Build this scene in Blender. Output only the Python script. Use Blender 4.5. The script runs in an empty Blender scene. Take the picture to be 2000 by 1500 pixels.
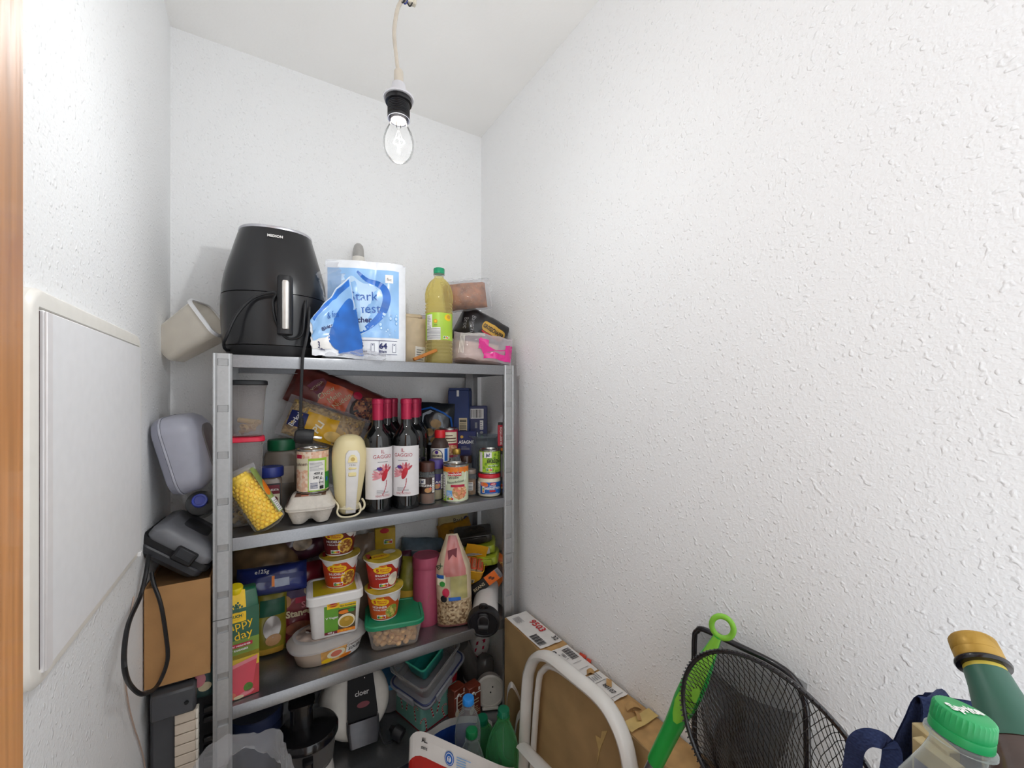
import bpy, bmesh, math, random
from mathutils import Vector, Matrix, Euler, noise

PI = math.pi
R = math.radians
random.seed(7)
scene = bpy.context.scene
COL = scene.collection

# ------------------------------------------------------------------ camera
FPX, HOR = 810.0, 770.0
YAW = math.atan(490 / 810.0)
CAMZ = 1.55
cam_d = bpy.data.cameras.new('camera')
cam_d.sensor_width = 36.0
cam_d.lens = 36.0 * FPX / 2000.0
cam_d.shift_y = (HOR - 750.0) / 2000.0
cam_d.clip_start = 0.01
cam = bpy.data.objects.new('camera', cam_d)
cam.location = (0, 0, CAMZ)
cam.rotation_euler = (PI / 2, 0, -YAW)
COL.objects.link(cam)
scene.camera = cam

# ------------------------------------------------------------------ light
world = bpy.data.worlds.new('hallway_daylight')
scene.world = world
world.use_nodes = True
bg = world.node_tree.nodes['Background']
bg.inputs['Color'].default_value = (0.965, 1.0, 1.03, 1)
bg.inputs['Strength'].default_value = 1.08
scene.view_settings.view_transform = 'Standard'
scene.view_settings.look = 'None'
scene.view_settings.gamma = 1.0
scene.view_settings.exposure = 0.74
scene.view_settings.use_curve_mapping = False
cy = scene.cycles
cy.max_bounces = 8
cy.diffuse_bounces = 6
cy.adaptive_threshold = 0.05
cy.adaptive_min_samples = 16
cy.glossy_bounces = 3
cy.transmission_bounces = 4
cy.transparent_max_bounces = 12
cy.caustics_reflective = False
cy.caustics_refractive = False
cy.sample_clamp_indirect = 4.0
BULB_POWER = 2.1

_s, _c = math.sin(YAW), math.cos(YAW)
def at(px, py, X=None, Y=None, Z=None, d=None):
    """a point of the room seen at a place of the photograph, at a chosen depth"""
    a = (px - 1000) / FPX
    r = Vector((_s + a * _c, _c - a * _s, -(py - HOR) / FPX))
    t = X / r.x if X is not None else Y / r.y if Y is not None else (Z - CAMZ) / r.z if Z is not None else d
    return Vector((0, 0, CAMZ)) + r * t
def face(X, Y):
    """z-rotation that turns a thing's front (-Y) to the doorway"""
    return -math.atan2(X, Y)

# ------------------------------------------------------------------ materials
def lin(h):
    if not isinstance(h, str):
        return tuple(h)
    h = h.lstrip('#')
    o = []
    for i in (0, 2, 4):
        v = int(h[i:i + 2], 16) / 255
        o.append(v / 12.92 if v <= .04045 else ((v + .055) / 1.055) ** 2.4)
    return tuple(o)
MATS = {}
def _new(name):
    m = bpy.data.materials.new(name)
    m.use_nodes = True
    nt = m.node_tree
    nt.nodes.clear()
    out = nt.nodes.new('ShaderNodeOutputMaterial')
    return m, nt, out
def _vary(nt, col, var, scale, detail=1, stretch=None):
    tc = nt.nodes.new('ShaderNodeTexCoord')
    nz = nt.nodes.new('ShaderNodeTexNoise')
    nz.inputs['Scale'].default_value = scale
    nz.inputs['Detail'].default_value = detail
    src = tc.outputs['Object']
    if stretch:
        mp = nt.nodes.new('ShaderNodeMapping')
        mp.inputs['Scale'].default_value = stretch
        nt.links.new(src, mp.inputs['Vector'])
        src = mp.outputs['Vector']
    nt.links.new(src, nz.inputs['Vector'])
    rp = nt.nodes.new('ShaderNodeValToRGB')
    rp.color_ramp.elements[0].position = .3
    rp.color_ramp.elements[1].position = .7
    rp.color_ramp.elements[0].color = (*[max(0, c * (1 - var)) for c in col], 1)
    rp.color_ramp.elements[1].color = (*[min(1, c * (1 + var)) for c in col], 1)
    nt.links.new(nz.outputs['Fac'], rp.inputs['Fac'])
    return rp, nz
def mat(name, col, rough=.5, metal=0., var=.07, scale=60, bump=0., bscale=None, coat=0., stretch=None, spec=.5):
    if name in MATS:
        return MATS[name]
    m, nt, out = _new(name)
    p = nt.nodes.new('ShaderNodeBsdfPrincipled')
    rp, nz = _vary(nt, lin(col), var, scale, stretch=stretch)
    nt.links.new(rp.outputs['Color'], p.inputs['Base Color'])
    p.inputs['Roughness'].default_value = rough
    p.inputs['Metallic'].default_value = metal
    p.inputs['Coat Weight'].default_value = coat
    p.inputs['Specular IOR Level'].default_value = spec
    if bump:
        bp = nt.nodes.new('ShaderNodeBump')
        bp.inputs['Strength'].default_value = 1
        bp.inputs['Distance'].default_value = bump
        n2 = nz
        if bscale:
            n2 = nt.nodes.new('ShaderNodeTexNoise')
            n2.inputs['Scale'].default_value = bscale
            n2.inputs['Detail'].default_value = 0
            tc = nt.nodes.new('ShaderNodeTexCoord')
            nt.links.new(tc.outputs['Object'], n2.inputs['Vector'])
        nt.links.new(n2.outputs['Fac'], bp.inputs['Height'])
        nt.links.new(bp.outputs['Normal'], p.inputs['Normal'])
    nt.links.new(p.outputs['BSDF'], out.inputs['Surface'])
    MATS[name] = m
    return m
def film(name, col, opac=.15, rough=.12, var=.04, scale=30, bump=0.):
    """thin clear plastic or glass: lets light through, reflects at its surface"""
    if name in MATS:
        return MATS[name]
    m, nt, out = _new(name)
    c = lin(col)
    tr = nt.nodes.new('ShaderNodeBsdfTransparent')
    tr.inputs['Color'].default_value = (*[min(1, .25 + .75 * x) if opac < .5 else x for x in c], 1)
    p = nt.nodes.new('ShaderNodeBsdfPrincipled')
    rp, nz = _vary(nt, c, var, scale)
    nt.links.new(rp.outputs['Color'], p.inputs['Base Color'])
    p.inputs['Roughness'].default_value = rough
    fr = nt.nodes.new('ShaderNodeLayerWeight')
    fr.inputs['Blend'].default_value = .5
    pw = nt.nodes.new('ShaderNodeMath'); pw.operation = 'POWER'; pw.inputs[1].default_value = 3.5
    ms = nt.nodes.new('ShaderNodeMath'); ms.operation = 'MULTIPLY'; ms.inputs[1].default_value = .7
    nt.links.new(fr.outputs['Facing'], pw.inputs[0]); nt.links.new(pw.outputs[0], ms.inputs[0])
    ad = nt.nodes.new('ShaderNodeMath')
    ad.operation = 'ADD'
    ad.use_clamp = True
    ad.inputs[1].default_value = opac + .035
    nt.links.new(ms.outputs[0], ad.inputs[0])
    if bump:
        bp = nt.nodes.new('ShaderNodeBump')
        bp.inputs['Distance'].default_value = bump
        nt.links.new(nz.outputs['Fac'], bp.inputs['Height'])
        nt.links.new(bp.outputs['Normal'], p.inputs['Normal'])
        nt.links.new(bp.outputs['Normal'], fr.inputs['Normal'])
    mx = nt.nodes.new('ShaderNodeMixShader')
    nt.links.new(ad.outputs[0], mx.inputs['Fac'])
    nt.links.new(tr.outputs['BSDF'], mx.inputs[1])
    nt.links.new(p.outputs['BSDF'], mx.inputs[2])
    nt.links.new(mx.outputs['Shader'], out.inputs['Surface'])
    MATS[name] = m
    return m
def tint(name, col, dens=.0, rough=.05):
    """coloured see-through liquid or glass: transparent tinted body plus gloss"""
    if name in MATS:
        return MATS[name]
    m = film(name, col, .10 + dens, rough)
    for n in m.node_tree.nodes:
        if n.type == 'BSDF_TRANSPARENT':
            n.inputs['Color'].default_value = (*lin(col), 1)
    return m
def wallpaper():
    m, nt, out = _new('woodchip_wallpaper')
    p = nt.nodes.new('ShaderNodeBsdfPrincipled')
    p.inputs['Roughness'].default_value = .85
    p.inputs['Specular IOR Level'].default_value = .2
    tc = nt.nodes.new('ShaderNodeTexCoord')
    n1 = nt.nodes.new('ShaderNodeTexNoise'); n1.inputs['Scale'].default_value = 230; n1.inputs['Detail'].default_value = 1; n1.inputs['Roughness'].default_value = .55
    n2 = nt.nodes.new('ShaderNodeTexNoise'); n2.inputs['Scale'].default_value = 165; n2.inputs['Detail'].default_value = 0
    n3 = nt.nodes.new('ShaderNodeTexNoise'); n3.inputs['Scale'].default_value = 3; n3.inputs['Detail'].default_value = 0
    mpn = nt.nodes.new('ShaderNodeMapping'); mpn.inputs['Scale'].default_value = (1, 1, 1)
    nt.links.new(tc.outputs['Object'], mpn.inputs['Vector'])
    for n in (n1, n2):
        nt.links.new(mpn.outputs['Vector'], n.inputs['Vector'])
    nt.links.new(tc.outputs['Object'], n3.inputs['Vector'])
    r1 = nt.nodes.new('ShaderNodeMapRange')
    r1.inputs['From Min'].default_value = .35; r1.inputs['From Max'].default_value = .9
    nt.links.new(n1.outputs['Fac'], r1.inputs['Value'])
    r2 = nt.nodes.new('ShaderNodeMapRange')
    r2.inputs['From Min'].default_value = .66; r2.inputs['From Max'].default_value = .84
    nt.links.new(n2.outputs['Fac'], r2.inputs['Value'])
    mul = nt.nodes.new('ShaderNodeMath'); mul.operation = 'MULTIPLY_ADD'
    mul.inputs[1].default_value = 1.9
    nt.links.new(r2.outputs['Result'], mul.inputs[0])
    nt.links.new(r1.outputs['Result'], mul.inputs[2])
    bp = nt.nodes.new('ShaderNodeBump'); bp.inputs['Distance'].default_value = .00062; bp.inputs['Strength'].default_value = .8
    nt.links.new(mul.outputs[0], bp.inputs['Height'])
    nt.links.new(bp.outputs['Normal'], p.inputs['Normal'])
    rp = nt.nodes.new('ShaderNodeValToRGB')
    rp.color_ramp.elements[0].color = (.866, .87, .876, 1)
    rp.color_ramp.elements[1].color = (.89, .895, .90, 1)
    nt.links.new(n3.outputs['Fac'], rp.inputs['Fac'])
    nt.links.new(rp.outputs['Color'], p.inputs['Base Color'])
    nt.links.new(p.outputs['BSDF'], out.inputs['Surface'])
    return m
def speckle(name, c0, c1, c2, scale=120, rough=.5):
    """three-colour cell pattern: muesli, noodles, food pictures in print"""
    if name in MATS:
        return MATS[name]
    m, nt, out = _new(name)
    p = nt.nodes.new('ShaderNodeBsdfPrincipled')
    p.inputs['Roughness'].default_value = rough
    tc = nt.nodes.new('ShaderNodeTexCoord')
    v = nt.nodes.new('ShaderNodeTexVoronoi'); v.inputs['Scale'].default_value = scale
    nt.links.new(tc.outputs['Object'], v.inputs['Vector'])
    sp = nt.nodes.new('ShaderNodeSeparateColor')
    nt.links.new(v.outputs['Color'], sp.inputs['Color'])
    rp = nt.nodes.new('ShaderNodeValToRGB')
    e = rp.color_ramp.elements
    e[0].color = (*lin(c0), 1); e[0].position = .2
    e[1].color = (*lin(c2), 1); e[1].position = .8
    k = e.new(.5); k.color = (*lin(c1), 1)
    nt.links.new(sp.outputs[0], rp.inputs['Fac'])
    nt.links.new(rp.outputs['Color'], p.inputs['Base Color'])
    nt.links.new(p.outputs['BSDF'], out.inputs['Surface'])
    MATS[name] = m
    return m

# ------------------------------------------------------------------ text
_G = {}
def glyphs(s, bold=0.):
    k = (s, bold)
    if k in _G:
        return _G[k]
    cu = bpy.data.curves.new('t', 'FONT')
    cu.body = s
    cu.size = 1
    cu.offset = bold
    cu.resolution_u = 2
    cu.fill_mode = 'FRONT'
    ob = bpy.data.objects.new('t', cu)
    COL.objects.link(ob)
    bpy.context.view_layer.update()
    me = bpy.data.meshes.new_from_object(ob.evaluated_get(bpy.context.evaluated_depsgraph_get()))
    vs = [(v.co.x, v.co.y) for v in me.vertices]
    fs = [tuple(p.vertices) for p in me.polygons]
    bpy.data.objects.remove(ob); bpy.data.curves.remove(cu); bpy.data.meshes.remove(me)
    xs = [v[0] for v in vs] or [0, 1]
    _G[k] = (vs, fs, min(xs), max(xs))
    return _G[k]

# ------------------------------------------------------------------ mesh builder
def rrect(hx, hy, r, n=4):
    r = min(r, hx * .999, hy * .999)
    pts = []
    for cx, cy, a0 in ((hx - r, hy - r, 0), (-hx + r, hy - r, 90), (-hx + r, -hy + r, 180), (hx - r, -hy + r, 270)):
        for i in range(n + 1):
            a = R(a0 + 90 * i / n)
            pts.append((cx + r * math.cos(a), cy + r * math.sin(a)))
    return pts
class B:
    def __init__(s, M=None):
        s.v = []; s.f = []; s.fm = []; s.mats = []
        s.M = M or Matrix.Identity(4)
    def mi(s, m):
        if m not in s.mats:
            s.mats.append(m)
        return s.mats.index(m)
    def add(s, vs, fs, m):
        o = len(s.v)
        s.v += [s.M @ Vector(p) for p in vs]
        k = s.mi(m)
        for f in fs:
            s.f.append([i + o for i in f]); s.fm.append(k)
        return s
    def box(s, c, z, m, ch=0.):
        """box of size z about c, edges chamfered by ch"""
        hx, hy, hz = z[0] / 2, z[1] / 2, z[2] / 2
        ch = min(ch, hx * .95, hy * .95, hz * .95)
        if ch <= 0:
            vs = [(c[0] + a * hx, c[1] + b * hy, c[2] + d * hz) for a in (-1, 1) for b in (-1, 1) for d in (-1, 1)]
            return s.add(vs, [(0, 1, 3, 2), (4, 6, 7, 5), (0, 4, 5, 1), (2, 3, 7, 6), (0, 2, 6, 4), (1, 5, 7, 3)], m)
        vs = []; idx = {}
        for a in (-1, 1):
            for b in (-1, 1):
                for d in (-1, 1):
                    for ax in range(3):
                        h = [hx - ch, hy - ch, hz - ch]
                        h[ax] += ch
                        idx[a, b, d, ax] = len(vs)
                        vs.append((c[0] + a * h[0], c[1] + b * h[1], c[2] + d * h[2]))
        fs = []
        S = (-1, 1)
        for ax in range(3):
            o = [i for i in range(3) if i != ax]
            for sg in S:
                q = []
                for p, r_ in ((-1, -1), (1, -1), (1, 1), (-1, 1)):
                    k = [0, 0, 0]; k[ax] = sg; k[o[0]] = p; k[o[1]] = r_
                    q.append(idx[k[0], k[1], k[2], ax])
                fs.append(q)
            for p in S:
                for r_ in S:
                    k0 = [0, 0, 0]; k0[o[0]] = p; k0[o[1]] = r_
                    a_ = list(k0); a_[ax] = -1
                    b_ = list(k0); b_[ax] = 1
                    fs.append([idx[(*a_, o[0])], idx[(*b_, o[0])], idx[(*b_, o[1])], idx[(*a_, o[1])]])
        for a in S:
            for b in S:
                for d in S:
                    fs.append([idx[a, b, d, 0], idx[a, b, d, 1], idx[a, b, d, 2]])
        return s.add(vs, fs, m)
    def loft(s, rings, m, cap0=True, cap1=True, closed=True, mats=None):
        n = len(rings[0]); vs = [p for r_ in rings for p in r_]
        o = len(s.v)
        s.v += [s.M @ Vector(p) for p in vs]
        e = n if closed else n - 1
        for i in range(len(rings) - 1):
            k = s.mi(mats[i] if mats else m)
            for j in range(e):
                s.f.append([o + i * n + j, o + i * n + (j + 1) % n, o + (i + 1) * n + (j + 1) % n, o + (i + 1) * n + j]); s.fm.append(k)
        if cap0:
            s.f.append([o + j for j in range(n)][::-1]); s.fm.append(s.mi(mats[0] if mats else m))
        if cap1:
            s.f.append([o + (len(rings) - 1) * n + j for j in range(n)]); s.fm.append(s.mi(mats[-1] if mats else m))
        return s
    def lathe(s, prof, m, n=28, c=(0, 0, 0), cap0=True, cap1=True, mats=None, flute=0, fn=0):
        rings = []
        for q in prof:
            r, z = q[0], q[1]
            fl = q[2] if len(q) > 2 else 0
            rings.append([(c[0] + r * (1 + fl * math.cos(fn * 2 * PI * j / n)) * math.cos(2 * PI * j / n),
                           c[1] + r * (1 + fl * math.cos(fn * 2 * PI * j / n)) * math.sin(2 * PI * j / n), c[2] + z) for j in range(n)])
        return s.loft(rings, m, cap0, cap1, mats=mats)
    def rloft(s, secs, m, cap0=True, cap1=True, n=4, mats=None, c=(0, 0)):
        """secs: (z, hx, hy, corner radius)"""
        return s.loft([[(c[0] + x, c[1] + y, z) for x, y in rrect(hx, hy, r, n)] for z, hx, hy, r in secs], m, cap0, cap1, mats=mats)
    def tube(s, pts, r, m, n=8, closed=False, sub=0, rx=None):
        pts = [Vector(p) for p in pts]
        if sub:
            pts = smooth_path(pts, sub, closed)
        N = len(pts); rings = []
        t0 = (pts[1] - pts[0]).normalized()
        up = Vector((0, 0, 1)) if abs(t0.z) < .9 else Vector((1, 0, 0))
        u = t0.cross(up).normalized()
        for i in range(N):
            if closed:
                t = (pts[(i + 1) % N] - pts[i - 1]).normalized()
            else:
                t = (pts[min(i + 1, N - 1)] - pts[max(i - 1, 0)]).normalized()
            u = (u - t * u.dot(t)).normalized()
            w = t.cross(u)
            rr = r[i] if isinstance(r, (list, tuple)) else r
            rings.append([pts[i] + u * rr * math.cos(2 * PI * j / n) + w * (rx or rr) * math.sin(2 * PI * j / n) for j in range(n)])
        if closed:
            rings.append(rings[0])
            return s.loft(rings, m, False, False)
        return s.loft(rings, m)
    def prism(s, poly, t, m, axis='y'):
        """extrude a polygon (u,v) by t about its plane; axis y: u=x, v=z"""
        def q(u, v, w):
            return {'y': (u, w, v), 'x': (w, u, v), 'z': (u, v, w)}[axis]
        return s.loft([[q(u, v, -t / 2) for u, v in poly], [q(u, v, t / 2) for u, v in poly]], m)
    def surf(s, fn, nu, nv, m, wrapu=False):
        vs = [fn(i / nu, j / nv) for j in range(nv + 1) for i in range(nu + (0 if wrapu else 1))]
        w = nu if wrapu else nu + 1
        fs = []
        for j in range(nv):
            for i in range(nu):
                fs.append((j * w + i, j * w + (i + 1) % w, (j + 1) * w + (i + 1) % w, (j + 1) * w + i))
        return s.add(vs, fs, m)
    # ---- flat print laid on a surface sf(u, v, e)
    def p_rect(s, sf, u0, v0, u1, v1, m, lay=1, nu=6, nv=4, slant=0.):
        e = LAY * lay
        vs = [sf(u0 + (u1 - u0) * i / nu + slant * j / nv, v0 + (v1 - v0) * j / nv, e) for j in range(nv + 1) for i in range(nu + 1)]
        fs = [(j * (nu + 1) + i, j * (nu + 1) + i + 1, (j + 1) * (nu + 1) + i + 1, (j + 1) * (nu + 1) + i) for j in range(nv) for i in range(nu)]
        return s.add(vs, fs, m)
    def p_ell(s, sf, u, v, ru, rv, m, lay=2, n=20, rot=0.):
        e = LAY * lay
        vs = [sf(u, v, e)]
        for q in (.5, 1.):
            for j in range(n):
                a = 2 * PI * j / n
                x, y = ru * q * math.cos(a), rv * q * math.sin(a)
                vs.append(sf(u + x * math.cos(rot) - y * math.sin(rot), v + x * math.sin(rot) + y * math.cos(rot), e))
        fs = [(0, 1 + j, 1 + (j + 1) % n) for j in range(n)]
        fs += [(1 + j, 1 + n + j, 1 + n + (j + 1) % n, 1 + (j + 1) % n) for j in range(n)]
        return s.add(vs, fs, m)
    def p_poly(s, sf, pts, m, lay=2):
        return s.add([sf(u, v, LAY * lay) for u, v in pts], [list(range(len(pts)))], m)
    def p_text(s, sf, txt, u, v, size, m, lay=3, align='c', rot=0., sx=1., bold=.02, fit=None):
        vs, fs, x0, x1 = glyphs(txt, bold)
        w = (x1 - x0) * size * abs(sx)
        if fit:
            sx = sx * fit / w; w = fit
        off = {'c': (x0 + x1) / 2, 'l': x0, 'r': x1}[align]
        o = []
        for x, y in vs:
            x, y = (x - off) * size * sx, y * size
            o.append(sf(u + x * math.cos(rot) - y * math.sin(rot), v + x * math.sin(rot) + y * math.cos(rot), LAY * lay))
        return s.add(o, fs, m)
    def p_bars(s, sf, u0, v0, u1, v1, m0, m1, lay=2, n=11, vert=True, seed=1):
        """barcode"""
        s.p_rect(sf, u0, v0, u1, v1, m0, lay, 2, 2)
        rg = random.Random(seed)
        q = [rg.uniform(.4, 1.4) for _ in range(2 * n + 1)]
        S_ = sum(q); a = 0
        mv = .08
        for i, x in enumerate(q):
            if i % 2:
                f0, f1 = .06 + .88 * a / S_, .06 + .88 * (a + x) / S_
                if vert:
                    s.p_rect(sf, u0 + (u1 - u0) * f0, v0 + (v1 - v0) * mv, u0 + (u1 - u0) * f1, v1 - (v1 - v0) * mv, m1, lay + 1, 1, 1)
                else:
                    s.p_rect(sf, u0 + (u1 - u0) * mv, v0 + (v1 - v0) * f0, u1 - (u1 - u0) * mv, v0 + (v1 - v0) * f1, m1, lay + 1, 2, 1)
            a += x
        return s
    def p_lines(s, sf, u0, v0, u1, v1, m, n=5, lay=3, seed=2, th=.35):
        """lines of small print"""
        rg = random.Random(seed)
        h = (v1 - v0) / n
        for i in range(n):
            w = rg.uniform(.6, 1)
            s.p_rect(sf, u0, v0 + i * h, u0 + (u1 - u0) * w, v0 + i * h + h * th, m, lay, 4, 1)
        return s
    def p_nutri(s, sf, u, v, w, lay=3):
        s.p_rect(sf, u, v, u + w, v + w * .55, PR['white'], lay, 2, 1)
        for i, c in enumerate(('g1', 'g2', 'yel', 'org', 'red')):
            s.p_rect(sf, u + w * (.06 + .176 * i), v + w * .08, u + w * (.06 + .176 * (i + 1)), v + w * .36, PR[c], lay + 1, 1, 1)
        return s.p_rect(sf, u + w * .1, v + w * .4, u + w * .8, v + w * .48, PR['ink'], lay + 1, 1, 1)
    def mesh(s, name, angle=38):
        me = bpy.data.meshes.new(name)
        me.from_pydata([tuple(v) for v in s.v], [], s.f)
        for m in s.mats:
            me.materials.append(m)
        me.polygons.foreach_set('material_index', s.fm)
        bm = bmesh.new(); bm.from_mesh(me)
        bmesh.ops.recalc_face_normals(bm, faces=bm.faces)
        bm.to_mesh(me); bm.free()
        me.polygons.foreach_set('use_smooth', [True] * len(me.polygons))
        me.set_sharp_from_angle(angle=R(angle))
        return me
    def build(s, name, parent=None, loc=None, rot=None, label=None, cat=None, group=None, kind=None, angle=38):
        o = bpy.data.objects.new(name, s.mesh(name, angle))
        COL.objects.link(o)
        if parent is not None:
            o.parent = parent
        if loc is not None:
            o.location = loc
        if rot is not None:
            o.rotation_euler = rot
        return tag(o, label, cat, group, kind)
LAY = .0003
def tag(o, label=None, cat=None, group=None, kind=None):
    for k, v in (('label', label), ('category', cat), ('group', group), ('kind', kind)):
        if v:
            o[k] = v
    return o
def thing(name, label, cat, loc=(0, 0, 0), rot=(0, 0, 0), group=None):
    o = bpy.data.objects.new(name, None)
    o.empty_display_size = .02
    COL.objects.link(o)
    o.location = loc
    o.rotation_euler = rot if isinstance(rot, (tuple, list, Euler)) else (0, 0, rot)
    return tag(o, label, cat, group)
def copy_tree(o, parent=None):
    c = o.copy()
    COL.objects.link(c)
    c.parent = parent
    for ch in list(o.children):
        copy_tree(ch, c)
    return c
def smooth_path(pts, sub, closed=False):
    out = []; N = len(pts)
    rng = range(N if closed else N - 1)
    for i in rng:
        g = (lambda k: pts[k % N]) if closed else (lambda k: pts[max(0, min(N - 1, k))])
        a, b, c, d = g(i - 1), g(i), g(i + 1), g(i + 2)
        for k in range(sub):
            t = k / sub
            out.append(.5 * ((2 * b) + (c - a) * t + (2 * a - 5 * b + 4 * c - d) * t * t + (3 * b - a - 3 * c + d) * t ** 3))
    if not closed:
        out.append(pts[-1])
    return out
# surfaces for print
def cyl(r, a0=0., c=(0, 0)):
    """wrap: u along the girth, v up; r a number or a function of v"""
    def f(u, v, e):
        q = (r(v) if callable(r) else r)
        q0 = r(0) if callable(r) else r
        a = a0 + u / max(q0, .001)
        return (c[0] + (q + e) * math.sin(a), c[1] - (q + e) * math.cos(a), v)
    return f
def flat_front(y):
    return lambda u, v, e: (u, y - e, v)
def flat_right(x):
    return lambda u, v, e: (x + e, u, v)
def flat_left(x):
    return lambda u, v, e: (x - e, -u, v)
def flat_top(z):
    return lambda u, v, e: (u, v, z + e)
def pillow(w, h, t, seed=1, crk=.004, p=2.6, fr=22., base=False, gus=0.):
    """bag skin: returns f(u, v, side) in metres, u in -w/2..w/2, v in 0..h, plus a print surface of its front"""
    sv = Vector((seed * 3.7, seed * 1.3, seed * 2.1))
    def th(u, v):
        a = min(1, abs(2 * u / w)); b = min(1, max(-1, 2 * v / h - 1))
        if base and b < 0:
            k = (1 - a ** p) ** .5 * (1 - abs(b) ** 9) ** .35
        else:
            k = max(0, 1 - a ** p) ** .5 * max(0, 1 - abs(b) ** p) ** .5
        return t / 2 * k
    def f(u, v, sd, e=0.):
        q = th(u, v)
        fade = min(1, q / (t * .18 + 1e-6))
        n = noise.noise(Vector((u * fr, v * fr, sd * 3.)) + sv) + .5 * noise.noise(Vector((u * fr * 2.3, v * fr * 2.3, sd * 5.)) + sv)
        n2 = noise.noise(Vector((u * fr * .6, v * fr * .6, 9.)) + sv)
        y = sd * (q + crk * n * (.25 + .75 * fade)) + crk * .8 * n2
        return (u + crk * .5 * n2, y + sd * e, v + crk * .4 * n)
    return f, (lambda u, v, e: f(u, v, -1, e * 2.2 + .0004))
def bagmesh(b, f, w, h, m, nu=18, nv=22, back=None):
    b.surf(lambda a, c: f(-w / 2 + w * a, h * c, -1), nu, nv, m)
    b.surf(lambda a, c: f(-w / 2 + w * a, h * c, 1), nu, nv, back or m)
    return b
# print inks
PR = {}
for k, h in dict(white='#e9e7e4', ink='#1b1b20', red='#c01722', g1='#1f7a43', g2='#86b93a', yel='#efc416', org='#e07a1a', navy='#1c2560', blue='#1f5fb4', sky='#9cc6ea',
                 cream='#e9dfc3', green='#2f8a34', lime='#9ac43a', pink='#d8418f', grey='#8a8a8e', brown='#5a3020', gold='#c79b3a', maroon='#6e1426', purple='#4b2a86',
                 orange='#e06a1c', tan='#b98a58', black='#111114', lightblue='#6aa6dd', teal='#7cc4b4', crimson='#b3123c', beige='#d8c8a4', salmon='#d87860',
                 dgreen='#12513a', rose='#d9808a', violet='#6b4fb0').items():
    PR[k] = mat('ink_' + k, h, .45, var=.04, scale=90)
# ------------------------------------------------------------------ the room
XL, XR, YB, ZC = -.203, .706, 1.39, 2.512
WP = wallpaper()
PAINT = mat('white_ceiling_paint', '#f4f3f1', .9, var=.02, scale=4, bump=.0004, bscale=200)
FLOORM = mat('pale_bounce_floor', '#c2b7a6', .6, var=.12, scale=30)  # unseen floor, made pale to bounce light up to the ceiling
JAMB = mat('beech_veneer', '#b87f4e', .42, var=.16, scale=14, stretch=(26, 26, 1.1), bump=.0002, coat=.2)
def struct(name, c, z, m, ch=0., label=None):
    return B().box(c, z, m, ch).build(name, kind='structure', label=label)
struct('floor', (.25, .5, -.05), (1.6, 3.2, .1), FLOORM)
struct('ceiling', (.25, .68, ZC + .05), (1.3, 1.6, .1), PAINT)
struct('wall_left', (XL - .05, .78, ZC / 2), (.1, 1.32, ZC), WP)
struct('wall_right', (XR + .05, .665, ZC / 2), (.1, 1.45, ZC), WP)
struct('wall_back', (.25, YB + .05, ZC / 2), (1.3, .1, ZC), WP)
struct('wall_front', (-.33, .02, ZC / 2), (.45, .2, ZC), WP)
# door lining of light brown wood at the very left, its corner close to the viewer
b = B()
b.box((-.0746, .02, 1.25), (.05, .26, 2.5), JAMB, .002)
b.box((-.15, .132, 1.25), (.10, .014, 2.5), JAMB, .003)
b.build('trim_1', kind='structure', label='light brown wooden door lining at the left edge')

# ------------------------------------------------------------------ bare bulb
LX, LY = .193, .678
bl = thing('pendant_bulb', 'bare clear glass light bulb glowing in black socket on beige cable', 'lamp', (LX, LY, 0))
CABLE = mat('beige_cable', '#cfc6b8', .5)
b = B()
b.tube([(.002, 0, 2.052), (-.003, 0, 2.095), (-.007, .001, 2.14), (-.002, .001, 2.18), (.006, 0, 2.21), (.006, 0, 2.3), (0, 0, 2.42), (.0, 0, 2.509)], .0032, CABLE, 8, sub=5)
b.build('cable', bl)
b = B()
b.lathe([(.0075, 2.056), (.0075, 2.078), (.006, 2.081)], CABLE, 16)
b.build('strain_relief', bl)
b = B()
b.lathe([(.0105, 2.058), (.013, 2.045), (.0155, 2.041), (.0245, 2.036), (.0245, 2.033), (.021, 2.033)], mat('socket_shade_grey', '#d9d9de', .35, var=.02), 28, cap1=False)
b.build('socket_shade', bl)
SK = mat('black_bakelite', '#17171b', .35)
b = B()
pr = [(.02, 2.036), (.021, 2.033), (.021, 2.026), (.0175, 2.0255)]
z = 2.0255
for i in range(8):
    pr += [(.0178, z - .0008), (.0168, z - .0017), (.0168, z - .0022)]
    z -= .0027
pr += [(.0178, z), (.0178, z - .004), (.0165, z - .004), (.0155, z + .002), (.0145, z + .012)]
b.lathe(pr, SK, 28, cap0=True, cap1=True)
b.build('socket', bl)
b = B()
b.lathe([(.0125, z + .010), (.0125, z - .006)], mat('bulb_screw_metal', '#d8d2cc', .35, .9), 20, cap1=False)
b.build('screw_base', bl)
GLB, nt, out = _new('bulb_glass')
g1 = nt.nodes.new('ShaderNodeBsdfTransparent'); g2 = nt.nodes.new('ShaderNodeBsdfGlossy'); g2.inputs['Roughness'].default_value = .03
g3 = nt.nodes.new('ShaderNodeBsdfDiffuse'); gn = nt.nodes.new('ShaderNodeTexNoise'); gn.inputs['Scale'].default_value = 60
gf = nt.nodes.new('ShaderNodeFresnel'); gf.inputs['IOR'].default_value = 1.12
gm = nt.nodes.new('ShaderNodeMixShader'); gk = nt.nodes.new('ShaderNodeMixShader')
gr_ = nt.nodes.new('ShaderNodeMapRange'); gr_.inputs['To Min'].default_value = .0018; gr_.inputs['To Max'].default_value = .0026
nt.links.new(gn.outputs['Fac'], gr_.inputs['Value']); nt.links.new(gr_.outputs['Result'], gk.inputs['Fac'])
nt.links.new(gf.outputs['Fac'], gm.inputs['Fac']); nt.links.new(g1.outputs[0], gm.inputs[1]); nt.links.new(g2.outputs[0], gm.inputs[2])
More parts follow.
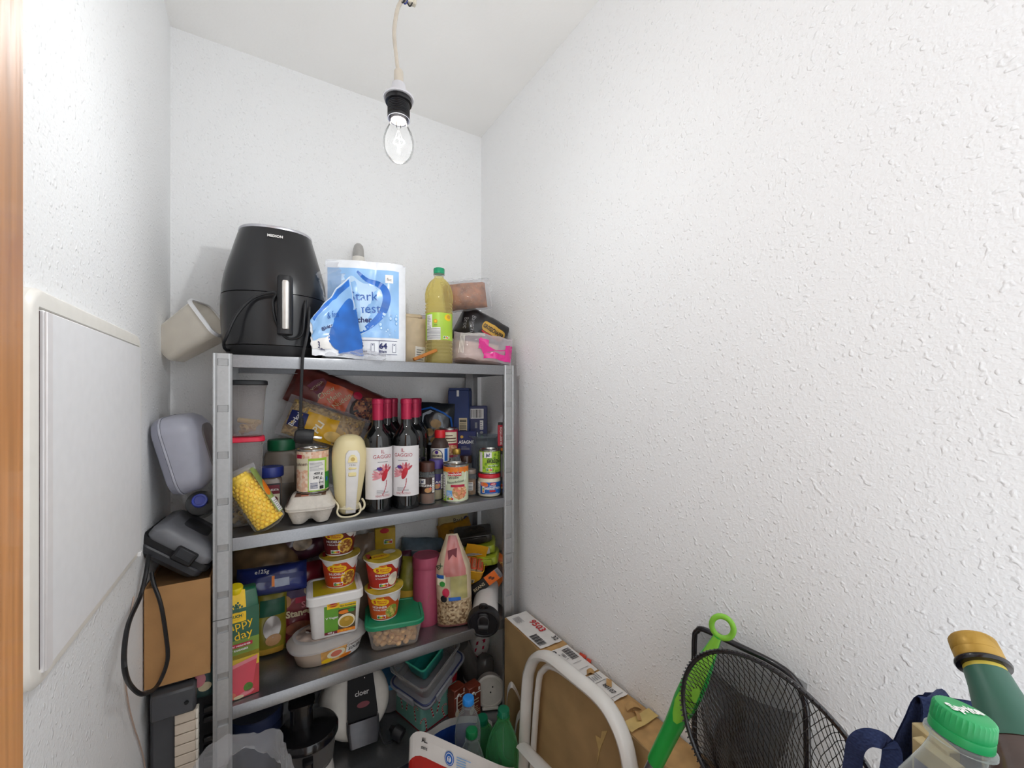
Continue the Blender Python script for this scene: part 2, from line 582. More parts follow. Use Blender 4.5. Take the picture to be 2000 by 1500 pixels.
nt.links.new(gm.outputs[0], gk.inputs[1]); nt.links.new(g3.outputs[0], gk.inputs[2]); nt.links.new(gk.outputs[0], out.inputs['Surface'])
b = B()
zt = 2.000
gp = [(.0125, 0), (.0135, -.006), (.0165, -.013), (.021, -.022), (.0238, -.032), (.0244, -.041), (.0232, -.050), (.0196, -.059), (.0138, -.0658), (.007, -.0694), (.001, -.0705)]
b.lathe([(r, zt + z_) for r, z_ in gp], GLB, 28, cap0=False, cap1=True)
b.build('glass_envelope', bl)
em, nt, out = _new('glowing_filament')
e_ = nt.nodes.new('ShaderNodeEmission'); e_.inputs['Strength'].default_value = 60; e_.inputs['Color'].default_value = (1, .95, .86, 1)
nt.links.new(e_.outputs[0], out.inputs['Surface'])
b = B()
b.tube([(.009 * math.cos(a), .009 * math.sin(a), zt - .036 + .001 * math.sin(5 * a)) for a in [R(x) for x in range(-140, 141, 20)]], .0006, em, 6)
b.build('filament', bl)
b = B()
b.lathe([(.004, zt + .006), (.004, zt - .012), (.0015, zt - .016), (.0015, zt - .028)], GLB, 12)
WR = mat('support_wire', '#d8d8d8', .3, 1.)
for a in (-140, -60, 60, 140):
    b.tube([(.0015 * math.cos(R(a)), .0015 * math.sin(R(a)), zt - .018), (.005 * math.cos(R(a)), .005 * math.sin(R(a)), zt - .026), (.009 * math.cos(R(a)), .009 * math.sin(R(a)), zt - .036)], .0004, WR, 5)
b.build('filament_mount', bl)
ld = bpy.data.lights.new('bulb_light', 'POINT')
ld.energy = BULB_POWER
ld.color = (.985, 1, .995)
ld.shadow_soft_size = .012
lo = bpy.data.objects.new('bulb_light', ld)
lo.location = (0, 0, zt - .038)
lo.parent = bl
COL.objects.link(lo)
b = B()
b.box((0, 0, 0), (.016, .009, .012), mat('terminal_plastic', '#ddd6c6', .5), .0015)
b.box((.010, 0, 0), (.006, .009, .011), mat('terminal_plastic', '#ddd6c6', .5), .0015)
for k, (mm, dx) in enumerate(((SK, -.006), (mat('blue_wire', '#2a3c8c', .4), -.002), (SK, .006))):
    b.tube([(dx, -.003, -.004), (dx - .002, -.004, -.010), (dx - .005, -.002, -.012), (dx - .008, 0, -.004)], .0011, mm, 6, sub=3)
b.build('terminal_block', bl, loc=(.016, 0, 2.205))

# ------------------------------------------------------------------ fuse box on the left wall
fz = thing('fuse_box', 'white wall-mounted fuse box with flat door on the left wall', 'fuse box', (XL, 0, 0))
FB = mat('fuse_frame_plastic', '#f3f0e9', .4, var=.02)
FD = mat('fuse_door_metal', '#f4f4f6', .45, var=.015)
b = B()
y0, y1, z0, z1 = .583, 1.024, 1.252, 1.658
def fr(x, g, rad):
    return [(x, (y0 + y1) / 2 + p, (z0 + z1) / 2 + q) for p, q in rrect((y1 - y0) / 2 - g, (z1 - z0) / 2 - g, rad, 5)]
b.loft([fr(0.0005, 0, .03), fr(.007, 0, .03), fr(.011, .003, .028), fr(.012, .007, .025), fr(.012, .0195, .002), fr(.004, .0195, .002)], FB, True, True)
b.build('frame', fz)
b = B()
b.box((.0095, (y0 + y1) / 2 + .001, 1.451), (.010, y1 - y0 - .046, .369), FD, .0012)
d = b.build('door', fz)
b = B(); b.box((.0085, y0 + .0217, 1.451), (.0055, .0044, .367), mat('gap_shade_dark', '#3a1e1c', .8)); b.build('gap_shade_strip', fz)  # dark strip laid in the door gap, its shade put into the colour
b = B()
b.box((.0152, y0 + .0315, 1.451), (.0024, .014, .367), mat('fuse_door_edge', '#ece9ea', .4, var=.02), .0008)
b.build('edge_strip', d)
b = B()
b.box((.014, y1 - .026, 1.260), (.006, .014, .008), mat('latch_clear', '#e8e8ea', .2), .001)
b.build('latch', fz)

# ------------------------------------------------------------------ galvanised rack
ZN = mat('galvanised_steel', '#8a8b8e', .29, .85, var=.05, scale=260)
ZNP = mat('galvanised_post', '#b2b3b4', .40, .75, var=.04, scale=160)
HOLE = mat('dark_hole', '#141416', .9)  # near-black colour standing in for the shade inside holes
RX0, RX1, RY0, RY1 = -.088, .662, 1.084, 1.366
SH = [1.637, 1.2375, .872, .572, .12]
rack = thing('metal_rack', 'galvanised steel storage rack of shelves holding groceries', 'rack', (0, 0, 0))
def post(x, sx, y, sy, za, zb, slots):
    """L-shaped post; sx, sy point inward; front flange carries punched slots"""
    b = B()
    w, d_, t = .0345, .034, .0016
    # front flange with slots: columns across, rows up
    us = [0, .004, .008, .0275, .031, w]
    dy = [.0, .0012, 0, 0, .0012, 0]
    vs_ = [za]
    for s_ in sorted(slots):
        vs_ += [s_ - .0075, s_ + .0075]
    vs_.append(zb)
    def p(i, j, off=0.):
        return (x + sx * us[i], y - sy * (-.0 + off) + sy * dy[i] * .0, vs_[j])
    for j in range(len(vs_) - 1):
        for i in range(5):
            slot = (j % 2 == 1) and i == 2
            if not slot:
                off = 0
                q = [(x + sx * us[i], y + sy * dy[i], vs_[j]), (x + sx * us[i + 1], y + sy * dy[i + 1], vs_[j]), (x + sx * us[i + 1], y + sy * dy[i + 1], vs_[j + 1]), (x + sx * us[i], y + sy * dy[i], vs_[j + 1])]
                b.add(q, [(0, 1, 2, 3)], ZNP)
            else:
                r0 = [(x + sx * us[i], y, vs_[j]), (x + sx * us[i + 1], y, vs_[j]), (x + sx * us[i + 1], y, vs_[j + 1]), (x + sx * us[i], y, vs_[j + 1])]
                r1 = [(x + sx * (us[i] + .0012), y + sy * .0032, vs_[j] + .001), (x + sx * (us[i + 1] - .0012), y + sy * .0032, vs_[j] + .001), (x + sx * (us[i + 1] - .0012), y + sy * .001, vs_[j + 1] - .0004), (x + sx * (us[i] + .0012), y + sy * .001, vs_[j + 1] - .0004)]
                b.add(r0 + r1, [(0, 1, 5, 4), (1, 2, 6, 5), (2, 3, 7, 6), (3, 0, 4, 7), (4, 5, 6, 7)], ZNP)
    # back skin of the flange, side flange
    b.box((x + sx * w / 2, y + sy * .0038, (za + zb) / 2), (w, t, zb - za), ZNP)
    b.box((x + sx * .0008, y + sy * d_ / 2, (za + zb) / 2), (t, d_, zb - za), ZNP)
    b.box((x + sx * (w - .0008), y + sy * .0045, (za + zb) / 2), (t, .008, zb - za), ZNP)
    return b
ZJ = 1.066
for sx, x in ((1, RX0), (-1, RX1)):
    for sy, y in ((1, RY0), (-1, RY1)):
        up = [1.619 - .1 * k for k in range(6)]
        lo_ = [1.066 - .022 - .1 * k for k in range(10)]
        for za, zb, sl, hz in ((ZJ + .0006, SH[0] + .001, up, 1.597), (.004, ZJ - .0006, lo_, 1.021)):
            b = post(x, sx, y, sy, za, zb, sl)
            o = b.build('post', rack)
            h = B()
            hc = (x + sx * .0175, y - sy * .0004)
            h.loft([[(hc[0] + .0036 * math.cos(k * PI / 6), hc[1], hz + .0036 * math.sin(k * PI / 6)) for k in range(12)],
                    [(hc[0] + .003 * math.cos(k * PI / 6), hc[1] + sy * .003, hz + .003 * math.sin(k * PI / 6)) for k in range(12)]], HOLE, False, True)
            h.build('rivet_hole', o)
        f = B()
        f.box((x + sx * .017, y + sy * .017, .006), (.038, .037, .012), mat('black_foot', '#1c1c1e', .6), .002)
        f.build('foot', rack)
for zs in SH:
    b = B()
    cx, cy = (RX0 + RX1) / 2, (RY0 + RY1) / 2
    w, d_ = RX1 - RX0 - .004, RY1 - RY0
    hl = .029
    ix = w - .066
    # folded sheet: plate, rounded front and back edge, lips, inward returns
    prof = [(RY0 + .016, zs - hl + .001), (RY0 + .0012, zs - hl), (RY0 + .0002, zs - hl + .001), (RY0, zs - .0025), (RY0 + .0008, zs - .0008), (RY0 + .0028, zs)]
    rp_ = [(2 * cy - p_, q) for p_, q in prof[::-1]]
    outer = prof + rp_
    inner = [(min(max(p_, RY0 + .0014), RY1 - .0014), q - .0009 if q > zs - .01 else q + .0012) for p_, q in outer]
    loop = outer + inner[::-1]
    b.loft([[(cx - ix / 2, p_, q) for p_, q in loop], [(cx + ix / 2, p_, q) for p_, q in loop]], ZN)
    for s_ in (-1, 1):
        b.box((cx + s_ * (ix / 2 + .0165), cy, zs - .0012), (.033, d_ - .010, .0018), ZN)
        b.box((cx + s_ * (w / 2 - .002), cy, zs - .014), (.0015, d_ - .012, .026), ZN)
    for yy in (cy - .06, cy + .06):
        b.box((cx, yy, zs - .007), (w - .07, .03, .008), ZN, .002)
    b.build('shelf_board', rack)
# ================================================================== top shelf
Z1 = SH[0]
BLK = mat('black_appliance_plastic', '#18181b', .28, var=.05, coat=.15)
BLKM = mat('matt_black_rubber', '#17171a', .5)
CHROME = mat('satin_aluminium', '#d6d3ce', .3, .85, var=.04)
SILV = mat('silver_trim', '#c9c9cf', .25, .8)
CLEAR = film('clear_plastic', '#eef0f2', .10, .1)
HAZY = film('hazy_plastic', '#e8e6e3', .34, .3)
CRINK = film('crinkled_clear_film', '#f0f0f2', .12, .12, bump=.0013, scale=26)
def logo_font(b, sf, s, u, v, h, m, **k):
    b.p_text(sf, s, u, v, h, m, **k)

# ---- air fryer
AX, AY = .034, 1.222
af = thing('air_fryer', 'tall black air fryer with silver-edged handle standing on the top shelf', 'air fryer', (AX, AY, Z1), (0, 0, face(AX, AY) - R(2)))
def fryer_ring(r, z, sq=.0):
    o = []
    for j in range(44):
        a = 2 * PI * j / 44
        k = 1 / (abs(math.cos(a)) ** 2.5 + abs(math.sin(a)) ** 2.5) ** (1 / 2.5)
        o.append((r * k * math.cos(a), r * k * math.sin(a), z))
    return o
up = [(.1165, .150), (.1155, .170), (.111, .200), (.105, .225), (.098, .250), (.090, .280), (.0835, .303), (.081, .310)]
b = B(); b.loft([fryer_ring(r, z) for r, z in up], BLK)
hous = b.build('housing', af)
b = B(); b.loft([fryer_ring(r, z) for r, z in [(.0815, .3095), (.0822, .312), (.0815, .3155), (.078, .317)]], SILV); b.build('top_trim', hous)
b = B()
b.p_text(lambda u, v, e: (u, -.0905 - (.28 - v) * .32 - e - .0012, v), 'MEDION', 0, .285, .0095, PR['white'], bold=.03, fit=.032)
b.build('lettering', hous)
b = B(); b.loft([fryer_ring(r, z) for r, z in [(.113, .028), (.1145, .04), (.117, .08), (.1180, .12), (.1170, .148), (.114, .1485)]], BLK)
bas = b.build('basket', af)
b = B(); b.loft([fryer_ring(r, z) for r, z in [(.098, .002), (.104, .010), (.110, .0225), (.112, .0265)]], mat('fryer_base_grey', '#2c2b2c', .45)); b.build('base', af)
b = B()
b.rloft([(-.130, .0135, .011, .0105), (-.128, .016, .0135, .013), (-.06, .0165, .0135, .013), (.0, .016, .0135, .013), (.005, .0135, .011, .0105)], BLKM, c=(0, 0))
b.rloft([(-.060, .012, .02, .008), (-.02, .012, .02, .008)], BLKM, c=(0, .022))
h = b.build('handle', bas, loc=(.022, -.142, .178))
b = B(); b.rloft([(-.118, .0058, .0035, .0034), (-.116, .0074, .0045, .0044), (-.012, .0074, .0045, .0044), (-.008, .0058, .0035, .0034)], CHROME)
b.build('handle_inlay', h, loc=(.001, -.0125, 0))
b = B(); b.lathe([(.016, -.118), (.020, -.132)], BLKM, 20); b.M = Matrix.Identity(4)
cordp = [at(600, 560, Y=1.16), at(596, 590, Y=1.112), at(594, 620, Y=1.10), at(588, 655, Y=1.10), at(560, 660, Y=1.105), at(540, 630, Y=1.095), at(533, 590, Y=1.09), at(540, 573, Y=1.085), at(520, 573, Y=1.09), at(490, 585, Y=1.10), at(462, 615, Y=1.105), at(443, 655, Y=1.11), at(437, 672, Y=1.13), at(444, 684, Y=1.16), at(470, 683, Y=1.31)]
cr = B(); cr.tube(cordp, .0034, BLKM, 8, sub=5)
cord = cr.build('power_cord'); cord.parent = af
bpy.context.view_layer.update()
cord.matrix_parent_inverse = af.matrix_world.inverted()
cordp = [at(604, 600, Y=1.10), at(602, 640, Y=1.085), at(596, 672, Y=1.075), at(592, 690, Y=1.066), at(590, 720, Y=1.066), at(588, 770, Y=1.068), at(587, 822, Y=1.068)]
cr = B(); cr.tube(cordp, .0033, BLKM, 8, sub=5)
cord = cr.build('power_cord'); cord.parent = af; cord.matrix_parent_inverse = af.matrix_world.inverted()
pl = at(588, 842, Y=1.066)
b = B()
pr = []
for i in range(5):
    pr += [(.0075 - .0006 * i, .004 + .0055 * i), (.0078 - .0006 * i, .0075 + .0055 * i), (.0060 - .0004 * i, .0078 + .0055 * i)]
b.lathe(pr, BLKM, 14)
b.M = Matrix.Translation((0, 0, -.012)) @ Matrix.Rotation(R(97), 4, 'Y')
b.lathe([(.010, -.014), (.0155, -.010), (.017, -.002), (.0178, .004), (.0180, .024), (.0165, .026)], BLKM, 22)
pg = b.build('plug', loc=tuple(pl)); pg.parent = af; pg.matrix_parent_inverse = af.matrix_world.inverted()
pg.rotation_euler = (0, 0, R(-8))
b = B(Matrix.Rotation(R(97), 4, 'Y'))
for s_ in (-.0095, .0095):
    b.lathe([(.0024, .026), (.0024, .042), (.0016, .044)], mat('plug_pin', '#e0dcd8', .2, 1.), 10, c=(0, s_, 0))
pn = b.build('pins', pg, loc=(0, 0, -.012))

# ---- kitchen paper pack, torn open on its left
KX, KY = .262, 1.235
kp = thing('kitchen_paper_pack', 'pack of white kitchen paper rolls in torn blue and white film on the top shelf', 'kitchen paper', (KX, KY, Z1), (0, 0, R(-14)))
PAPER = mat('tissue_paper', '#e9e7e4', .9, var=.05, scale=200, bump=.0006, bscale=350)
for k, (x, y) in enumerate(((.052, .052), (.052, -.054), (-.056, .052))):
    b = B(); n = 30
    b.lathe([(.019, .002), (.0505, .001), (.052, .006), (.052, .252), (.0505, .258), (.019, .256), (.019, .1)], PAPER, n, c=(x, y, 0), cap0=False, cap1=False)
    b.build('paper_roll', kp)
FILMW = mat('printed_white_film', '#e6e9ee', .25, var=.03, coat=.3)
SKY = mat('print_sky_blue', '#8fbcea', .25, var=.14, scale=18, coat=.3)
WAT = mat('print_water_blue', '#1668c4', .25, var=.25, scale=22, coat=.3)
WATL = mat('print_pale_water', '#bcd8f2', .25, var=.10, scale=24, coat=.3)
def kfront(u, v, e):
    # front of the pack, wraps round the right roll
    n = .0035 * noise.noise(Vector((u * 26, v * 14, 3.))) + .002 * noise.noise(Vector((u * 60, v * 40, 7.)))
    y = -.1095 - e - n
    if u > .06:
        a = min((u - .06) / .054, 1.5)
        return (.06 + (.0555 + e) * math.sin(a), -.054 - (.0555 + e + n) * math.cos(a), v)
    if u < -.03:
        y += (-.03 - u) * .25
    return (u, y, v)
b = B()
b.surf(lambda a, c: kfront(-.10 + .205 * a, .262 * c, 0), 34, 26, FILMW)
b.surf(lambda a, c: (-.10 + .2 * a, -.10 + .205 * c, .260 + .012 * math.sin(PI * a) * math.sin(PI * c) + .004 * noise.noise(Vector((a * 7, c * 7, 1)))), 14, 14, CRINK)
wr = b.build('wrapper', kp)
b = B()
b.p_rect(kfront, -.095, .062, .083, .242, SKY, 2, 30, 24)
dp = [(q.x, q.y) for q in smooth_path([Vector(q) for q in ((-.02, .236, 0), (.005, .217, 0), (.03, .212, 0), (.052, .198, 0), (.062, .172, 0), (.058, .145, 0), (.045, .118, 0), (.02, .092, 0), (-.012, .072, 0), (-.05, .064, 0))], 4)]
def ribbon(b, sf, pts, w, m, lay):
    N = len(pts); L_ = []
    for i in range(N):
        a_, c_ = Vector(pts[max(0, i - 1)]), Vector(pts[min(N - 1, i + 1)])
        t_ = (c_ - a_).normalized()
        k = w(i / (N - 1)) if callable(w) else w
        L_.append((Vector(pts[i]), Vector((t_.y, -t_.x)) * k))
    for i in range(N - 1):
        (p0, n0), (p1, n1) = L_[i], L_[i + 1]
        b.p_poly(sf, [tuple(p0), tuple(p1), tuple(p1 - n1), tuple(p0 - n0)], m, lay)
ribbon(b, kfront, dp, lambda x: -.006 - .014 * math.sin(PI * x), WAT, 4)
inner = [(u - .016, v - .012) for u, v in dp]
b.p_poly(kfront, [(-.06, .225)] + [(u, v) for u, v in inner[1:]] + [(-.07, .08)], WATL, 3)
rg = random.Random(5)
for k in range(16):
    u, v, r = rg.uniform(.035, .078), rg.uniform(.07, .13), rg.uniform(.0015, .005)
    b.p_ell(kfront, u, v, r, r * 1.3, PR['lightblue'], 5, 10)
    b.p_ell(kfront, u, v, r * .7, r * .9, WATL, 6, 10)
BT = mat('print_script_blue', '#2b5fae', .3)
b.p_text(kfront, 'Stark', -.005, .158, .034, BT, lay=6, rot=.06, bold=.0)
b.p_text(kfront, '& fest', -.002, .126, .034, BT, lay=6, rot=.06, bold=.0)
b.p_text(kfront, 'tücher', -.012, .101, .020, PR['navy'], lay=6, rot=.05, bold=.03)
b.p_rect(kfront, .048, .208, .068, .230, PR['white'], 5, 3, 3)
b.p_text(kfront, 'fsc', .058, .214, .011, PR['grey'], lay=6)
for v in (.018, .054):
    b.p_rect(kfront, -.05, v, .078, v + .0012, PR['navy'], 4, 16, 1)
for u in (-.022, .032):
    b.p_rect(kfront, u, .018, u + .0012, .054, PR['navy'], 4, 1, 4)
b.p_text(kfront, '4', -.012, .034, .020, PR['navy'], lay=5, bold=.04)
b.p_text(kfront, 'Rollen', -.010, .023, .010, PR['navy'], lay=5)
b.p_text(kfront, '64', .043, .034, .020, PR['navy'], lay=5, bold=.04)
b.p_text(kfront, 'Blatt', .043, .023, .010, PR['navy'], lay=5)
for u in (.012, .066):
    b.p_rect(kfront, u, .024, u + .009, .047, PR['navy'], 4, 1, 1)
    b.p_rect(kfront, u + .001, .025, u + .008, .046, FILMW, 5, 1, 1)
    b.p_ell(kfront, u + .0045, .043, .0022, .0014, PR['navy'], 6, 8)
b.build('print', wr)
# the torn flap, folded outward with its print showing through mirrored
def flap(a, c):
    # a: 0 at the pack, 1 at the outer edge; c up
    top, bot = Vector((-.040, -.114, .218)), Vector((-.004, -.118, .002))
    t2, b2 = Vector((-.125, -.172, .085)), Vector((-.118, -.182, .006))
    p0 = bot.lerp(top, c); p1 = b2.lerp(t2, c ** .8)
    p = p0.lerp(p1, a)
    p.y -= .018 * math.sin(PI * a)
    nn = noise.noise(Vector((a * 5, c * 6, 2.)))
    return p + Vector((.003 * nn, .006 * nn, .004 * noise.noise(Vector((a * 9, c * 9, 8.)))))
b = B(); b.surf(lambda a, c: flap(a, c), 16, 22, FILMW)
fl = b.build('torn_flap', kp)
def fsf(u, v, e):
    p = flap(u, v)
    q = flap(min(u + .02, 1.02), v) - p; r_ = flap(u, min(v + .02, 1.02)) - p
    n_ = q.cross(r_).normalized()
    if n_.y > 0:
        n_ = -n_
    return p + n_ * (e * 2 + .0005)
b = B()
b.p_rect(fsf, .02, .34, .96, .985, SKY, 2, 12, 16)
b.p_rect(fsf, .0, .05, .50, .62, WAT, 3, 12, 14); b.p_ell(fsf, .28, .60, .27, .13, WAT, 3, 24, rot=-.5); b.p_ell(fsf, .50, .30, .14, .20, WAT, 3, 20)
b.p_rect(fsf, .05, .90, .9, .975, WAT, 3, 10, 3)
b.p_rect(fsf, .62, .12, .99, .34, PR['white'], 3, 5, 4)
b.build('print', fl)
b = B()
def fmir(u, v, e):
    return fsf(.5 - u * 9.5, .5 + v * 5.2, e)
b.p_text(lambda u, v, e: fsf(.86 + u, .16 + v, e), '3', 0, 0, .16, PR['navy'], lay=5, sx=-.9, rot=.25)
b.p_text(lambda u, v, e: fsf(.8 + u, .12 + v, e), 'Lagen', 0, -.02, .07, PR['navy'], lay=5, sx=-.8, rot=.25)
b.p_text(lambda u, v, e: fsf(.66 + u, .50 + v, e), 'tücher', 0, 0, .10, PR['navy'], lay=5, sx=-.9, rot=.25, bold=.03)
b.p_text(lambda u, v, e: fsf(.5 + u, .64 + v, e), '& fest', 0, 0, .13, BT, lay=5, sx=-.8, rot=.3, bold=0)
b.build('mirrored_print', fl)
# clear film torn and standing off the pack's upper left
b = B()
b.surf(lambda a, c: Vector((-.105 + .07 * a - .02 * math.sin(4 * c), -.115 + .01 * math.cos(6 * c) + .02 * a, .150 + .105 * c)) + Vector((.006 * noise.noise(Vector((a * 5, c * 7, 4))), .012 * noise.noise(Vector((a * 6, c * 6, 9))), 0)), 10, 14, CRINK)
b.build('clear_film', kp)
b = B()
b.surf(lambda a, c: Vector((-.09 + .14 * a, -.185 + .065 * c + .02 * a, .004 + .05 * c * (1 - .6 * a))) + Vector((0, .008 * noise.noise(Vector((a * 8, c * 6, 9))), .010 * noise.noise(Vector((a * 6, c * 7, 4))))), 16, 10, CRINK)
b.build('clear_film', kp)

# ---- bottle with grey cap behind the paper pack
gb = thing('spray_bottle', 'white bottle with grey domed cap behind the kitchen paper', 'bottle', (.259, 1.349, Z1), 0)
b = B(); b.lathe([(.022, .002), (.024, .006), (.024, .27), (.021, .315), (.018, .335), (.0175, .338)], mat('off_white_plastic', '#e2ded6', .4), 24); b.build('body', gb)
b = B(); b.lathe([(.0165, .338), (.0168, .342), (.0155, .362), (.013, .373), (.007, .380), (.001, .382)], mat('grey_translucent_cap', '#a8a6a3', .3), 20); b.build('cap', gb)

# ---- oil bottle
OX, OY = .449, 1.158
oil = thing('oil_bottle', 'ribbed clear bottle of yellow cooking oil with green cap and green label', 'oil bottle', (OX, OY, Z1), (0, 0, face(OX, OY)))
OILM = tint('cooking_oil', '#efe4a6', .08, .06)
b = B()
pr = [(.012, .004), (.034, .0), (.0385, .004), (.040, .012), (.0385, .018), (.0398, .022)]
for k in range(4):
    z = .026 + k * .010
    pr += [(.0398, z), (.0375, z + .003), (.0375, z + .0045), (.0398, z + .0075)]
pr += [(.0385, .068), (.0385, .148), (.0400, .151)]
for k in range(3):
    z = .154 + k * .010
    pr += [(.0400, z), (.0378, z + .003), (.0378, z + .0045), (.0400, z + .0075)]
pr += [(.0400, .190, .02), (.0395, .205, .035), (.036, .222, .045), (.029, .238, .045), (.020, .249, .03), (.0145, .254), (.0135, .258)]
b.lathe(pr, OILM, 48, fn=16, cap1=False)
b.build('body', oil)
b = B(); b.lathe([(.0135, .2575), (.0135, .263), (.0165, .2635), (.0165, .2655), (.0130, .266), (.0130, .272)], CLEAR, 24, cap0=False, cap1=False); b.build('neck', oil)
b = B()
pr_ = [(.0158, .2668), (.0160, .281), (.0150, .283), (.001, .2835)]
b.lathe([(r, z, .015 if z < .282 else 0) for r, z in pr_], mat('green_cap', '#139468', .35), 48, fn=24); b.build('cap', oil)
b = B(); sf = cyl(.0388)
LG = mat('label_leaf_green', '#a9cc3f', .35, var=.15, scale=14)
b.p_rect(sf, -.062, .069, .062, .147, LG, 1, 36, 4)
b.p_rect(sf, -.040, .100, -.020, .142, PR['white'], 2, 4, 2)
b.p_lines(sf, -.038, .103, -.023, .139, PR['grey'], 8, 3)
b.p_rect(sf, -.040, .069, .004, .104, PR['white'], 3, 8, 2)
for k in range(9):
    b.p_rect(sf, -.0395, .0715 + k * .0034, .0035, .0715 + k * .0034 + .0014 + (k % 3) * .0004, PR['grey'], 4, 8, 1)
b.p_ell(sf, -.010, .122, .0052, .0052, PR['org'], 3, 14)
b.p_ell(sf, -.010, .122, .0036, .0036, PR['yel'], 4, 14)
b.p_lines(sf, -.014, .110, -.005, .114, PR['dgreen'], 2, 3)
b.p_ell(sf, .028, .134, .012, .010, PR['yel'], 2, 16)
b.p_ell(sf, .030, .136, .007, .006, PR['gold'], 3, 14)
b.p_nutri(sf, .012, .072, .015)
b.p_text(sf, 'A', .031, .074, .009, PR['white'], lay=3)
b.build('label', oil)

# ---- folded paper bag, lilac bag, wooden stick behind the oil
KRAFT = mat('pale_kraft_paper', '#cbb99f', .85, var=.08, scale=40, bump=.0006)
pb = thing('paper_bag', 'crumpled beige paper bag rolled shut beside the kitchen paper', 'bag', (.392, 1.235, Z1 + .001), (0, R(2), R(-14)))
f, sf = pillow(.085, .165, .06, 11, .004, base=True)
b = B(); bagmesh(b, f, .085, .14, KRAFT); 
b.box((-.006, -.004, .146), (.062, .022, .016), KRAFT, .006)
b.box((-.010, -.010, .137), (.050, .018, .012), KRAFT, .005)
b.build('body', pb)
b = B(); b.p_rect(sf, .006, .012, .036, .055, PR['white'], 2, 4, 4); b.p_lines(sf, .010, .016, .032, .051, PR['grey'], 5, 4); b.build('label', pb)
b = B(); b.p_rect(sf, -.043, .06, -.036, .105, PR['dgreen'], 2, 2, 4); b.build('stripe', pb)
f, sf = pillow(.07, .17, .05, 12, .004, base=True)
b = B(); bagmesh(b, f, .07, .17, mat('lilac_film', '#b9adb9', .4, var=.08))
b.p_ell(sf, -.018, .085, .009, .012, PR['ink'], 3, 16); b.p_ell(sf, -.018, .085, .005, .007, PR['grey'], 4, 12); b.p_ell(sf, -.014, .045, .007, .010, PR['ink'], 3, 16)
b.p_poly(sf, [(-.024, .15), (-.010, .135), (.004, .14), (-.008, .150)], PR['grey'], 3)
b.build('storage_bag', loc=(.447, 1.312, Z1 + .001), rot=(0, 0, R(-16)), label='pale lilac bag with black dots tucked behind the oil bottle', cat='bag')
b = B(); b.box((0, 0, 0), (.075, .012, .009), mat('orange_carton', '#b5702a', .55, var=.1), .0015)
b.build('incense_packet', loc=(.395, 1.125, Z1 + .024), rot=(0, R(-24), R(4)), label='small orange-brown packet leaning left of the oil bottle', cat='packet')

# ---- bread and snack bags on the right of the top shelf
CRUST = mat('brown_bread_crust', '#a5673c', .75, var=.35, scale=45, bump=.002)
brd = thing('bread_loaf', 'seeded brown bread loaf in clear plastic lying on the black bread bag', 'bread', (.566, 1.215, 1.823), (R(4), R(-8), R(-22)))
b = B()
f, sf = pillow(.135, .084, .10, 21, .005, p=2.1)
bagmesh(b, f, .135, .078, CRUST)
rg = random.Random(3)
for k in range(30):
    u, v = rg.uniform(-.05, .05), rg.uniform(.012, .064)
    p = sf(u, v, 0)
    b.lathe([(.0005, -.0012), (.0022, 0), (.0005, .0012)], mat('bread_seed', '#d0a67a', .6), 6, c=p)
b.build('loaf', brd)
b = B(); f, sf = pillow(.155, .098, .118, 22, .008, p=2.8, fr=30); bagmesh(b, f, .155, .098, CRINK, 22, 18)
b.build('plastic_wrap', brd, loc=(.004, 0, -.006))
BLKF = mat('black_gloss_film', '#19181b', .3, coat=.2)
bb = thing('bread_bag', 'black bread bag with yellow name badge leaning on the right wall', 'bread bag', (.585, 1.225, 1.70), (R(-8), R(28), R(-24)))
f, sf = pillow(.165, .125, .085, 31, .006)
b = B(); bagmesh(b, f, .165, .125, BLKF, 22, 18); b.build('bag', bb)
b = B()
b.p_rect(sf, .006, .062, .070, .092, PR['gold'], 3, 12, 4)
b.p_ell(sf, .006, .077, .008, .015, PR['gold'], 3, 14); b.p_ell(sf, .070, .077, .008, .015, PR['gold'], 3, 14)
b.p_text(sf, 'GROSSCHAFER', .038, .070, .017, PR['ink'], lay=6, fit=.072, bold=.03)
b.p_rect(sf, .004, .056, .072, .0605, PR['red'], 3, 12, 1)
b.p_text(sf, 'Bauern', -.035, .060, .020, PR['grey'], lay=5, bold=0, rot=R(-72))
b.p_text(sf, 'Brot', -.058, .052, .020, PR['grey'], lay=5, bold=0, rot=R(-72))
b.build('print', bb)
zb = thing('zip_bag', 'clear zip bag with bright pink strip lying on the top shelf by the wall', 'bag', (.578, 1.138, Z1 + .001), (R(-12), R(6), R(-20)))
f, sf = pillow(.185, .098, .09, 41, .008, fr=26, base=True)
b = B(); bagmesh(b, f, .185, .098, film('snack_zip_film', '#e8dfe4', .28, .15, bump=.002), 24, 18); b.build('film', zb)
f2, sf2 = pillow(.13, .07, .06, 43, .004, base=True)
b = B(); bagmesh(b, f2, .13, .07, mat('pale_flatbread', '#d9bfa4', .8, var=.15, scale=30)); b.build('contents', zb, loc=(-.015, .003, .003))
MAG = mat('magenta_film', '#d31f86', .25, var=.12, scale=25, coat=.4)
b = B()
b.p_poly(sf, [(-.02, .066), (-.012, .072), (.006, .052), (.034, .036), (.062, .046), (.078, .064), (.092, .07), (.09, .045), (.07, .024), (.04, .012), (.006, .014), (-.004, .03)], MAG, 3)
vv = []
b.p_rect(sf, .000, .012, .086, .030, MAG, 2, 16, 6); b.p_rect(sf, .066, .028, .091, .062, MAG, 2, 8, 8); b.p_rect(sf, -.018, .040, .012, .068, MAG, 2, 8, 6)
b.build('pink_strip', zb)
b = B()
for k in range(4):
    b.p_rect(sf, -.074 + .004 * k, .018, -.0725 + .004 * k, .078, PR['white'], 4, 1, 14)
    b.p_rect(sf, -.074, .078 + .0032 * k, .0, .0795 + .0032 * k, PR['white'], 4, 12, 1)
